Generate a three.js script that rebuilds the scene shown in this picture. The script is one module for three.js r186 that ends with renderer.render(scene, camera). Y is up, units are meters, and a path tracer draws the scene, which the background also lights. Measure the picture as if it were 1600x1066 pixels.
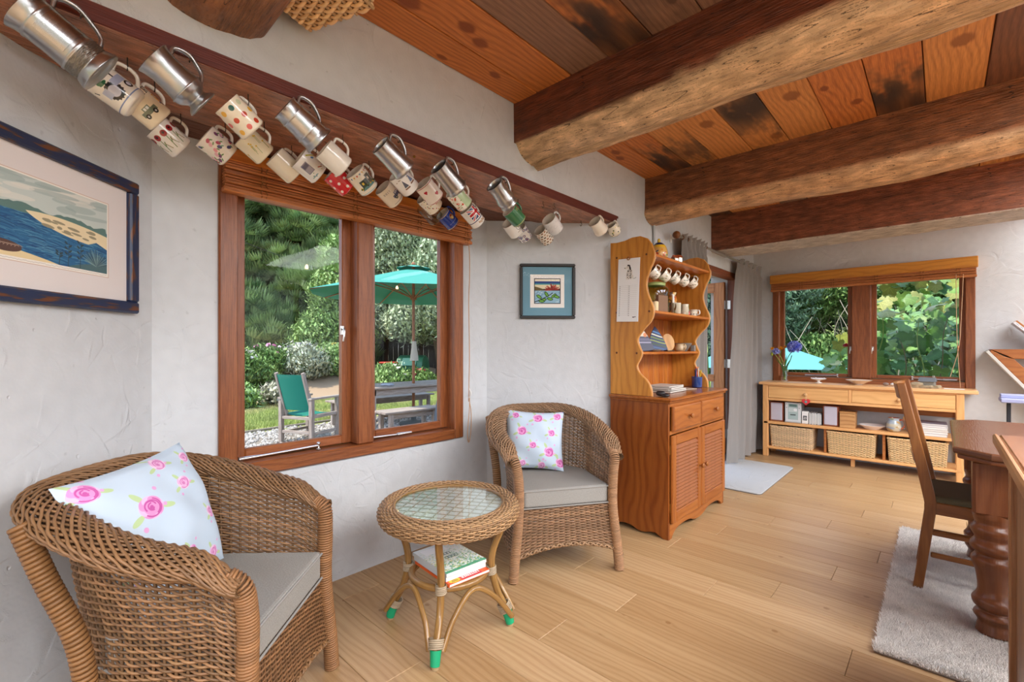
import * as THREE from 'three';
import { RoundedBoxGeometry } from 'three/addons/geometries/RoundedBoxGeometry.js';
import { mergeGeometries } from 'three/addons/utils/BufferGeometryUtils.js';
import { RectAreaLightUniformsLib } from 'three/addons/lights/RectAreaLightUniformsLib.js';

// ---------------------------------------------------------------- camera, sky, sun, lamps, exposure
const scene = new THREE.Scene();
const camera = new THREE.PerspectiveCamera(2 * Math.atan(533 / 720) * 180 / Math.PI, 1600 / 1066, 0.03, 400);
camera.position.set(1.70, 1.22, 6.2);
camera.rotation.set(0, 43 * Math.PI / 180, 0);
camera.setViewOffset(1600, 1066, 0, -12, 1600, 1066);          // a shifted lens keeps the uprights upright
camera.updateProjectionMatrix();
const renderer = new THREE.WebGLRenderer({ antialias: true });
renderer.toneMapping = THREE.LinearToneMapping;
renderer.toneMappingExposure = 2.1;
renderer.shadowMap.enabled = true;
RectAreaLightUniformsLib.init();

// ---------------------------------------------------------------- numbers and noise
function rng(seed) { let a = seed >>> 0; return () => { a = (a + 0x6D2B79F5) >>> 0; let t = a; t = Math.imul(t ^ (t >>> 15), t | 1); t ^= t + Math.imul(t ^ (t >>> 7), t | 61); return ((t ^ (t >>> 14)) >>> 0) / 4294967296; }; }
const R0 = rng(11);
const rr = (a, b, r = R0) => a + (b - a) * r();
const PERM = (() => { const r = rng(99), p = [...Array(256).keys()]; for (let i = 255; i > 0; i--) { const j = Math.floor(r() * (i + 1)); [p[i], p[j]] = [p[j], p[i]]; } return Uint8Array.from([...p, ...p]); })();
const GX = [], GY = []; for (let i = 0; i < 256; i++) { GX.push(Math.cos(i * 2.399963)); GY.push(Math.sin(i * 2.399963)); }
const fade = (t) => t * t * t * (t * (t * 6 - 15) + 10);
function pn(x, y, wx = 256, wy = 256) {                          // gradient noise that repeats after wx, wy
  const xi = Math.floor(x), yi = Math.floor(y), xf = x - xi, yf = y - yi;
  const X0 = ((xi % wx) + wx) % wx & 255, X1 = (((xi + 1) % wx) + wx) % wx & 255, Y0 = ((yi % wy) + wy) % wy & 255, Y1 = (((yi + 1) % wy) + wy) % wy & 255;
  const g = (X, Y, dx, dy) => { const h = PERM[PERM[X] + Y]; return GX[h] * dx + GY[h] * dy; };
  const u = fade(xf), v = fade(yf);
  const a = g(X0, Y0, xf, yf), b = g(X1, Y0, xf - 1, yf), c = g(X0, Y1, xf, yf - 1), d = g(X1, Y1, xf - 1, yf - 1);
  return 1.4 * ((a + (b - a) * u) * (1 - v) + (c + (d - c) * u) * v);
}
const clamp = (x, a = 0, b = 1) => Math.min(b, Math.max(a, x));
const mix = (a, b, t) => a + (b - a) * t;
const sstep = (a, b, x) => { const t = clamp((x - a) / (b - a)); return t * t * (3 - 2 * t); };
const V = (x, y, z) => new THREE.Vector3(x, y, z);

// ---------------------------------------------------------------- textures
function dataTex(w, h, fn, { srgb = true, size = [1, 1] } = {}) {
  const d = new Uint8Array(w * h * 4);
  for (let y = 0; y < h; y++) for (let x = 0; x < w; x++) {
    const c = fn(x / w, y / h), k = (y * w + x) * 4;
    if (typeof c === 'number') d[k] = d[k + 1] = d[k + 2] = clamp(c) * 255; else { d[k] = clamp(c[0]) * 255; d[k + 1] = clamp(c[1]) * 255; d[k + 2] = clamp(c[2]) * 255; }
    d[k + 3] = 255;
  }
  const t = new THREE.DataTexture(d, w, h, THREE.RGBAFormat);
  t.magFilter = THREE.LinearFilter; t.minFilter = THREE.LinearFilter; t.wrapS = t.wrapT = THREE.RepeatWrapping;
  t.colorSpace = srgb ? THREE.SRGBColorSpace : THREE.NoColorSpace; t.repeat.set(1 / size[0], 1 / size[1]); t.needsUpdate = true;
  return t;
}
function canvasTex(w, h, draw) {
  const c = document.createElement('canvas'); c.width = w; c.height = h;
  const g = c.getContext('2d'); draw(g, w, h);
  const t = new THREE.CanvasTexture(c); t.colorSpace = THREE.SRGBColorSpace; t.wrapS = t.wrapT = THREE.RepeatWrapping; t.needsUpdate = true;
  return t;
}
// wood grain: u runs along the grain. Multiplied with the material's colour.
function grainTex(seed, { cath = 0.5, fine = 0.5, dark = [0.70, 0.56, 0.46], size = [0.9, 0.32], knots = 0 } = {}) {
  const r = rng(seed), o = seed * 7.31, ks = [];
  for (let i = 0; i < knots; i++) ks.push([r(), r(), 0.012 + r() * 0.014]);
  return dataTex(512, 256, (u, v) => {
    const warp = pn(u * 3 + o, v * 2 + o, 3, 2) * 0.55 + pn(u * 6, v * 4 + o, 6, 4) * 0.16;
    let k = 0, bend = 0;
    for (const [kx, ky, kr] of ks) { let dx = Math.abs(u - kx), dy = Math.abs(v - ky); dx = Math.min(dx, 1 - dx) * size[0] / size[1]; dy = Math.min(dy, 1 - dy); const q = Math.hypot(dx * 0.75, dy) / (kr * 2.2); k = Math.max(k, 1 - sstep(0.65, 1.15, q)); bend += 0.55 * Math.exp(-q * q / 6); }
    const ring = 0.5 + 0.5 * Math.sin((v * 7 + warp * 2.1 + bend) * 6.28318);
    const ring2 = Math.pow(ring, 2.2);
    const f = pn(u * 5 + 3, v * 64 + o, 5, 64) * 0.5 + pn(u * 9, v * 128 + o, 9, 128) * 0.35;
    const pores = pn(u * 24, v * 200 + o, 24, 200) > 0.42 ? 0.5 : 0;
    const blot = pn(u * 2 + o, v * 3 + 5, 2, 3) * 0.35;
    const t = clamp(0.16 + cath * ring2 * 0.75 + fine * (f * 0.55 + pores * 0.35) + blot * 0.5 + k * 1.2);
    return [mix(1, dark[0], t), mix(1, dark[1], t), mix(1, dark[2], t)];
  }, { size });
}
const TEX = {};
TEX.grainA = grainTex(3, { cath: 0.34, fine: 0.55, knots: 0 });
TEX.grainB = grainTex(8, { cath: 0.5, fine: 0.5, knots: 1, size: [1.1, 0.36] });
TEX.grainC = grainTex(21, { cath: 0.2, fine: 0.95, dark: [0.52, 0.42, 0.38], size: [0.8, 0.28] });
TEX.grainLight = grainTex(5, { cath: 0.3, fine: 0.35, dark: [0.84, 0.73, 0.62], size: [1.2, 0.3] });
TEX.grainFloor = grainTex(33, { cath: 0.42, fine: 0.62, dark: [0.80, 0.73, 0.65], size: [1.3, 0.21], knots: 1 });
TEX.woodBump = dataTex(256, 256, (u, v) => 0.5 + 0.3 * pn(u * 4, v * 60, 4, 60) + 0.2 * pn(u * 8, v * 120, 8, 120), { srgb: false, size: [0.6, 0.25] });
TEX.hewnBump = dataTex(512, 256, (u, v) => 0.5 + 0.28 * pn(u * 9, v * 12, 9, 12) + 0.3 * Math.abs(pn(u * 5, v * 26, 5, 26)) + 0.16 * pn(u * 30, v * 90, 30, 90), { srgb: false, size: [0.9, 0.35] });
TEX.hewn = dataTex(1024, 512, (u, v) => {                          // adze-chipped timber: flakes with crisp edges, long drying cracks
  const a = pn(u * 16, v * 18, 16, 18) + 0.55 * pn(u * 34, v * 52, 34, 52) + 0.2 * pn(u * 6, v * 5, 6, 5), q = Math.floor(a * 4.2) / 4.2, e = a * 4.2 - Math.floor(a * 4.2);
  const f = 0.5 * pn(u * 20, v * 140, 20, 140) + 0.35 * pn(u * 44, v * 220, 44, 220), crack = Math.abs(pn(u * 5 + 7, v * 34, 5, 34)) < 0.018 ? 0.4 : 0;
  const k = clamp(0.84 + 0.16 * q - (e < 0.10 ? 0.14 : 0) + 0.11 * f - crack);
  return [k, k * (0.95 + 0.05 * k), k * (0.88 + 0.12 * k)];
}, { size: [1.5, 0.55] });
TEX.plasterBump = (() => {
  const r = rng(5), st = [], W = 1024;
  for (let i = 0; i < 420; i++) st.push([r(), r(), r() * 6.283, 0.03 + r() * 0.12, 0.002 + r() * 0.006, (r() - 0.45) * 0.9]);
  const acc = new Float32Array(W * W);
  for (const [cx, cy, a, L, w, s] of st) {                       // single trowel ridges and drags
    const n = Math.ceil(L * W), curve = (r() - 0.5) * 1.6;
    for (let i = 0; i < n; i++) {
      const t = i / n, ang = a + curve * (t - 0.5), x = cx + Math.cos(ang) * L * (t - 0.5), y = cy + Math.sin(ang) * L * (t - 0.5), rad = Math.ceil(w * W * 2);
      const e = s * Math.sin(Math.PI * t);
      for (let k = -rad; k <= rad; k++) { const X = ((Math.round((x - Math.sin(ang) * k / W) * W) % W) + W) % W, Y = ((Math.round((y + Math.cos(ang) * k / W) * W) % W) + W) % W; const g = k < 0 ? Math.exp(-k * k / (w * W * w * W * 0.25)) : Math.exp(-k * k / (w * W * w * W * 2.2)); const z = acc[Y * W + X]; if (Math.abs(e * g) > Math.abs(z)) acc[Y * W + X] = e * g; }
    }
  }
  return dataTex(W, W, (u, v) => {
    const base = 0.5 + 0.10 * pn(u * 4, v * 4, 4, 4) + 0.045 * pn(u * 13, v * 9, 13, 9) + 0.018 * pn(u * 40, v * 40, 40, 40) + 0.02 * pn(u * 160, v * 160, 160, 160);
    const pit = pn(u * 70 + 9, v * 70, 70, 70) > 0.78 ? -0.12 : 0;
    return base + 0.34 * acc[Math.min(W - 1, Math.floor(v * W)) * W + Math.min(W - 1, Math.floor(u * W))] + pit;
  }, { srgb: false, size: [1.7, 1.7] });
})();
TEX.plaster = dataTex(512, 512, (u, v) => { const n = 0.955 + 0.02 * pn(u * 4, v * 4, 4, 4) + 0.014 * pn(u * 12, v * 12, 12, 12) + 0.016 * pn(u * 50, v * 50, 50, 50) - (pn(u * 90, v * 90, 90, 90) > 0.75 ? 0.06 : 0); return [n, n * 0.995, n * 0.985]; }, { size: [2.3, 2.3] });
TEX.weave = dataTex(128, 128, (u, v) => { const a = Math.sin(u * 6.28318 * 16), b = Math.sin(v * 6.28318 * 16); return 0.5 + 0.25 * (a * b) + 0.18 * pn(u * 32, v * 32, 32, 32); }, { srgb: false, size: [0.05, 0.05] });
TEX.cloth = dataTex(256, 256, (u, v) => { const a = Math.sin(u * 6.28318 * 32) * Math.sin(v * 6.28318 * 32); const n = 0.86 + 0.09 * a + 0.09 * pn(u * 64, v * 20, 64, 20) + 0.07 * pn(u * 20, v * 64, 20, 64); return [n, n, n * 0.99]; }, { size: [0.12, 0.12] });

// ---------------------------------------------------------------- materials
const MATS = {};
function std(key, o) { if (!MATS[key]) { MATS[key] = new THREE.MeshStandardMaterial({ roughness: 0.7, metalness: 0, ...o }); MATS[key].name = key; } return MATS[key]; }
function phys(key, o) { if (!MATS[key]) { MATS[key] = new THREE.MeshPhysicalMaterial({ roughness: 0.5, metalness: 0, ...o }); MATS[key].name = key; } return MATS[key]; }
const wood = (key, color, grain = 'grainA', rough = 0.5, bump = 0.0006) => std(key, { color, map: TEX[grain], roughness: rough, bumpMap: TEX.woodBump, bumpScale: bump });
const glazed = (key, color, rough = 0.22) => phys(key, { color, roughness: rough, clearcoat: 0.5, clearcoatRoughness: 0.1 });

// ---------------------------------------------------------------- geometry helpers
// uv in metres: each triangle is laid flat along the axis it faces; "g" is the axis that the grain follows
function uvm(geo, g = 'x', ou = 0, ov = 0) {
  const q = geo.index ? geo.toNonIndexed() : geo, p = q.attributes.position, uv = new Float32Array(p.count * 2);
  const a = V(), b = V(), c = V(), n = V(), gi = 'xyz'.indexOf(g);
  for (let i = 0; i < p.count; i += 3) {
    a.fromBufferAttribute(p, i); b.fromBufferAttribute(p, i + 1); c.fromBufferAttribute(p, i + 2);
    n.copy(b).sub(a).cross(c.clone().sub(a));
    const m = [Math.abs(n.x), Math.abs(n.y), Math.abs(n.z)], k = m.indexOf(Math.max(...m));
    const rest = [0, 1, 2].filter((j) => j !== k), iu = rest.includes(gi) ? gi : rest[0], iv = rest.find((j) => j !== iu);
    [a, b, c].forEach((v, j) => { uv[(i + j) * 2] = v.getComponent(iu) + ou; uv[(i + j) * 2 + 1] = v.getComponent(iv) + ov + (rest.includes(gi) ? 0 : 0.11); });
  }
  q.setAttribute('uv', new THREE.BufferAttribute(uv, 2));
  return q;
}
const clean = (g) => { const q = g.index ? g.toNonIndexed() : g; for (const k of Object.keys(q.attributes)) if (!['position', 'normal', 'uv', 'color'].includes(k)) q.deleteAttribute(k); if (!q.attributes.uv) q.setAttribute('uv', new THREE.BufferAttribute(new Float32Array(q.attributes.position.count * 2), 2)); return q; };
const merge = (list) => mergeGeometries(list.map(clean));
// chamfered box: 44 triangles
function cbox(w, h, d, c = 0.004, g = 'x', ou = 0, ov = 0) {
  c = Math.min(c, w * 0.45, h * 0.45, d * 0.45);
  const X = w / 2, Y = h / 2, Z = d / 2, P = [];
  const quad = (a, b, e, f) => P.push(...a, ...b, ...e, ...a, ...e, ...f), tri = (a, b, e) => P.push(...a, ...b, ...e);
  const S = [-1, 1];
  for (const s of S) {
    const A = [s * X, -Y + c, -Z + c], B = [s * X, Y - c, -Z + c], Cc = [s * X, Y - c, Z - c], D = [s * X, -Y + c, Z - c]; s > 0 ? quad(A, B, Cc, D) : quad(D, Cc, B, A);
    const A2 = [-X + c, s * Y, -Z + c], B2 = [-X + c, s * Y, Z - c], C2 = [X - c, s * Y, Z - c], D2 = [X - c, s * Y, -Z + c]; s > 0 ? quad(A2, B2, C2, D2) : quad(D2, C2, B2, A2);
    const A3 = [-X + c, -Y + c, s * Z], B3 = [X - c, -Y + c, s * Z], C3 = [X - c, Y - c, s * Z], D3 = [-X + c, Y - c, s * Z]; s > 0 ? quad(A3, B3, C3, D3) : quad(D3, C3, B3, A3);
  }
  for (const s of S) for (const t of S) {
    const f = s * t > 0;
    { const a = [s * X, t * (Y - c), -Z + c], b = [s * (X - c), t * Y, -Z + c], e = [s * (X - c), t * Y, Z - c], k = [s * X, t * (Y - c), Z - c]; f ? quad(a, b, e, k) : quad(k, e, b, a); }
    { const a = [-X + c, s * Y, t * (Z - c)], b = [-X + c, s * (Y - c), t * Z], e = [X - c, s * (Y - c), t * Z], k = [X - c, s * Y, t * (Z - c)]; f ? quad(a, b, e, k) : quad(k, e, b, a); }
    { const a = [s * (X - c), -Y + c, t * Z], b = [s * X, -Y + c, t * (Z - c)], e = [s * X, Y - c, t * (Z - c)], k = [s * (X - c), Y - c, t * Z]; f ? quad(a, b, e, k) : quad(k, e, b, a); }
  }
  for (const s of S) for (const t of S) for (const r of S) { const a = [s * X, t * (Y - c), r * (Z - c)], b = [s * (X - c), t * Y, r * (Z - c)], e = [s * (X - c), t * (Y - c), r * Z]; s * t * r > 0 ? tri(a, b, e) : tri(e, b, a); }
  const q = new THREE.BufferGeometry(); q.setAttribute('position', new THREE.BufferAttribute(new Float32Array(P), 3)); q.computeVertexNormals();
  return uvm(q, g, ou, ov);
}
const at = (geo, x, y, z) => geo.translate(x, y, z);
// box given by its two corners
function bx(x0, x1, y0, y1, z0, z1, c = 0.004, g) {
  const w = x1 - x0, h = y1 - y0, d = z1 - z0; if (!g) g = w >= h && w >= d ? 'x' : h >= d ? 'y' : 'z';
  return cbox(w, h, d, c, g, (x0 * 3.7 + z0 * 1.3) % 5, (y0 * 2.9 + x0 * 1.1) % 5).translate((x0 + x1) / 2, (y0 + y1) / 2, (z0 + z1) / 2);
}
function tube(pts, r, { seg = 24, sides = 8, closed = false, r1 } = {}) {
  const cv = new THREE.CatmullRomCurve3(pts.map((p) => p.isVector3 ? p : V(...p)), closed, 'catmullrom', 0.5);
  const g = new THREE.TubeGeometry(cv, seg, r, sides, closed);
  if (r1 !== undefined) { const p = g.attributes.position, n = g.attributes.normal; for (let i = 0; i <= seg; i++) for (let j = 0; j <= sides; j++) { const k = i * (sides + 1) + j, e = (r1 - r) * i / seg; p.setXYZ(k, p.getX(k) + n.getX(k) * e, p.getY(k) + n.getY(k) * e, p.getZ(k) + n.getZ(k) * e); } }
  const uv = g.attributes.uv, L = cv.getLength(); for (let i = 0; i < uv.count; i++) uv.setXY(i, uv.getX(i) * L, uv.getY(i) * 6.28 * r);
  return g;
}
const lathe = (pts, seg = 24, start = 0, len = Math.PI * 2) => new THREE.LatheGeometry(pts.map(([x, y]) => new THREE.Vector2(x, y)), seg, start, len);
// lathe along y with smooth profile through the points
function latheS(pts, seg = 28, n = 40) { const c = new THREE.SplineCurve(pts.map(([x, y]) => new THREE.Vector2(x, y))); return new THREE.LatheGeometry(c.getPoints(n).map((p) => new THREE.Vector2(Math.max(0, p.x), p.y)), seg); }
function poly(pts) { const s = new THREE.Shape(); pts.forEach(([x, y], i) => i ? s.lineTo(x, y) : s.moveTo(x, y)); s.closePath(); return s; }
function splineShape(pts, n = 60, closed = true) { const c = new THREE.SplineCurve(pts.map(([x, y]) => new THREE.Vector2(x, y))); return poly(c.getPoints(n).map((p) => [p.x, p.y])); }
function extr(shape, depth, bevel = 0, seg = 1, curve = 12) { return new THREE.ExtrudeGeometry(shape, { depth: depth - 2 * bevel, bevelEnabled: bevel > 0, bevelSize: bevel, bevelThickness: bevel, bevelOffset: -bevel, bevelSegments: seg, curveSegments: curve }).translate(0, 0, bevel); }
function ball(r, w = 14, h = 10, sx = 1, sy = 1, sz = 1) { return new THREE.SphereGeometry(r, w, h).scale(sx, sy, sz); }

// ---------------------------------------------------------------- naming
const taken = {};
const numbered = (n) => { const k = taken[n] = (taken[n] ?? -1) + 1; return k ? `${n}_${String(k).padStart(3, '0')}` : n; };
function tag(o, label, category, group, kind) { if (label) o.userData.label = label; if (category) o.userData.category = category; if (group) o.userData.group = group; if (kind) o.userData.kind = kind; return o; }
function thing(name, label, category, pos = [0, 0, 0], turn = 0, group) { const o = new THREE.Group(); o.name = numbered(name); o.position.set(...pos); o.rotation.y = turn; scene.add(o); return tag(o, label, category, group); }
function part(parent, name, geo, mat, label) { const m = new THREE.Mesh(geo, mat); m.name = name; m.castShadow = m.receiveShadow = true; parent.add(m); if (label) m.userData.label = label; return m; }
function solo(name, geo, mat, label, category, group) { const m = new THREE.Mesh(geo, mat); m.name = numbered(name); m.castShadow = m.receiveShadow = true; scene.add(m); return tag(m, label, category, group); }
function struct(name, geo, mat) { const m = new THREE.Mesh(geo, mat); m.name = name; m.castShadow = m.receiveShadow = true; m.userData.kind = 'structure'; scene.add(m); return m; }
function structGroup(name) { const o = new THREE.Group(); o.name = name; o.userData.kind = 'structure'; scene.add(o); return o; }
function copyOf(o, pos, turn, label, group) { const c = o.clone(); c.name = numbered(o.name.replace(/_\d\d\d$/, '')); c.userData = { ...o.userData }; if (label) c.userData.label = label; if (group) c.userData.group = group; c.position.set(...pos); if (turn !== undefined) c.rotation.y = turn; scene.add(c); return c; }
const grp = (parent, name) => { const o = new THREE.Group(); o.name = name; parent.add(o); return o; };
const rad = (d) => d * Math.PI / 180;

// ---------------------------------------------------------------- sky, sun, unseen ceiling lamps
const SKY = 1.15, SUN = 2.6;
{
  const w = 512, h = 256, d = new Float32Array(w * h * 4);
  for (let y = 0; y < h; y++) for (let x = 0; x < w; x++) {
    const el = (y / h - 0.5) * Math.PI, s = Math.max(0, Math.sin(el)), k = (y * w + x) * 4, hz = Math.pow(1 - s, 3);
    const cl = sstep(0.0, 0.55, pn(x / w * 8, y / h * 7, 8, 64) + 0.5 * pn(x / w * 16, y / h * 16 + 3, 16, 64) + 0.25 * pn(x / w * 32, y / h * 30, 32, 64)) * 0.75;
    const c = [mix(0.42, 1.0, hz), mix(0.66, 1.05, hz), mix(1.15, 1.15, hz)];
    const white = [1.35, 1.35, 1.35];
    for (let j = 0; j < 3; j++) d[k + j] = el < 0 ? [0.30, 0.32, 0.24][j] : mix(c[j], white[j], cl);
    d[k + 3] = 1;
  }
  const t = new THREE.DataTexture(d, w, h, THREE.RGBAFormat, THREE.FloatType);
  t.mapping = THREE.EquirectangularReflectionMapping; t.magFilter = t.minFilter = THREE.LinearFilter; t.wrapS = THREE.RepeatWrapping; t.colorSpace = THREE.LinearSRGBColorSpace; t.needsUpdate = true;
  scene.background = t; scene.backgroundIntensity = SKY;
  const sun = new THREE.DirectionalLight(0xfff2dd, SUN);
  sun.position.set(-8, 26, 14); sun.target.position.set(-5, 0, 1); sun.castShadow = true; sun.shadow.radius = 1.5;
  Object.assign(sun.shadow.camera, { left: -26, right: 26, top: 26, bottom: -26, near: 1, far: 70 }); sun.shadow.mapSize.set(4096, 4096); sun.name = 'sun';
  scene.add(sun, sun.target);
}
// ================================================================ the setting
const M = {};
M.plaster = std('plaster', { color: 0xd4d8dc, map: TEX.plaster, roughness: 0.92, bumpMap: TEX.plasterBump, bumpScale: 0.011 });
M.render = std('outside_render', { color: 0xcac4b8, roughness: 0.95 });
M.frameWood = wood('window_frame_wood', 0x96582f, 'grainC', 0.36, 0.0008);
M.sashWood = wood('window_sash_wood', 0x9e5c30, 'grainC', 0.38, 0.0008);
M.pane = phys('window_glass', { color: 0xffffff, roughness: 0, transmission: 1, thickness: 0, ior: 1.45, specularIntensity: 0.14 });
M.chrome = std('satin_chrome', { color: 0xd8d6d2, metalness: 1, roughness: 0.3 });
M.whiteEnamel = std('white_enamel', { color: 0xe6e4de, roughness: 0.35 });

const ROOM = { x1: 4.6, z1: 9.0, h: 2.57 };
// a wall drawn as a flat shape with holes and a thickness behind its inner face
function wallGeo(outline, holes, t) { const s = poly(outline); for (const h of holes) { const p = new THREE.Path(); h.forEach(([x, y], i) => i ? p.lineTo(x, y) : p.moveTo(x, y)); p.closePath(); s.holes.push(p); } return new THREE.ExtrudeGeometry(s, { depth: t, bevelEnabled: false }); }
const rect = (x0, x1, y0, y1) => [[x0, y0], [x1, y0], [x1, y1], [x0, y1]];
// the long wall with the door and the bay (inner face x = 0)
{
  const o = [[-0.25, -0.02], [0.6, -0.02], [0.6, 2.06], [2.15, 2.06], [2.15, -0.02], [3.30, -0.02], [3.30, 2.16], [6.49, 2.16], [6.49, -0.02], [ROOM.z1 + 0.25, -0.02], [ROOM.z1 + 0.25, 2.75], [-0.25, 2.75]];
  const m = struct('wall_left', wallGeo(o, [], 0.3), M.plaster); m.rotation.y = -Math.PI / 2;
}
// far wall with the wide window (inner face z = 0)
{ const m = struct('wall_far', wallGeo(rect(-0.3, ROOM.x1 + 0.25, -0.02, 2.75), [rect(0.216, 1.934, 0.838, 2.03)], 0.25), M.plaster); m.position.z = -0.25; }
// right wall with two broad windows, back wall with a garden door: unseen, placed to light the room
{ const m = struct('wall_right', wallGeo(rect(0, ROOM.z1, -0.02, 2.75), [rect(0.5, 3.9, 0.25, 2.25), rect(5.0, 8.2, 0.05, 2.25)], 0.25), M.plaster); m.rotation.y = -Math.PI / 2; m.position.x = ROOM.x1 + 0.25; }
{ const m = struct('wall_back', wallGeo(rect(-0.3, ROOM.x1 + 0.25, -0.02, 2.75), [rect(0.6, 4.0, 0.05, 2.25)], 0.25), M.plaster); m.position.z = ROOM.z1; }
// the three walls of the bay
function bayWall(name, A, B, holes, ext0, ext1, h = 2.14) {
  const L = Math.hypot(B[0] - A[0], B[1] - A[1]);
  const g = wallGeo(rect(-ext0, L + ext1, -0.02, h), holes, 0.24);
  const m = struct(name, g, M.plaster); m.position.set(A[0], 0, A[1]); m.rotation.y = -Math.atan2(B[1] - A[1], B[0] - A[0]); return m;
}
// walking so that the extrusion goes outwards
bayWall('wall_bay_left', [-0.63, 5.832], [0, 6.462], [], 0.02, 0.1);
bayWall('wall_bay_right', [0, 3.33], [-0.63, 3.96], [], 0.1, 0.02);
bayWall('wall_bay_window', [-0.63, 3.96], [-0.63, 5.832], [rect(4.19 - 3.96, 5.60 - 3.96, 0.635, 2.075)], 0.16, 0.16);

// floor: oak-look boards that run across the room
{
  const f = structGroup('floor');
  part(f, 'subfloor', new THREE.BoxGeometry(ROOM.x1 + 1.4, 0.1, ROOM.z1 + 0.5).translate(ROOM.x1 / 2 - 0.45, -0.064, ROOM.z1 / 2), std('subfloor', { color: 0x4a3520, roughness: 0.9 }));
  const cols = [0xbe9e76, 0xb9986f, 0xc4a47c, 0xbb9b72, 0xb5936a];
  const ms = cols.map((c, i) => { const m = new THREE.MeshPhysicalMaterial({ color: c, map: TEX.grainFloor, roughness: 0.34, bumpMap: TEX.woodBump, bumpScale: 0.0005, specularIntensity: 0.75 }); m.name = 'floor_board_' + i; return m; });
  const geos = [0, 1, 2, 3].map((i) => cbox(1.22 - 0.0016, 0.014, 0.205 - 0.0016, 0.0016, 'x', i * 0.37, i * 0.29 + 0.1));
  const r = rng(41); let row = 0;
  for (let z = -0.02; z < ROOM.z1 + 0.1; z += 0.205, row++) {
    const zc = z + 0.1025 + 0.018, x0 = (zc > 3.2 && zc < 6.6) ? -0.72 : -0.32;
    const first = 0.48 - 1.22 * 3 + [0, 0.625, 0.33, 0.93, 0.14, 0.78][(row + 2) % 6] + (r() - 0.5) * 0.06;
    for (let x = first; x < ROOM.x1 + 0.1; x += 1.22) { if (x + 1.22 < x0 - 0.6) continue; const m = part(f, 'floor_board', geos[Math.floor(r() * 4)], ms[Math.floor(r() * ms.length)]); m.position.set(x + 0.61, -0.007, zc); }
  }
}

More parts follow.
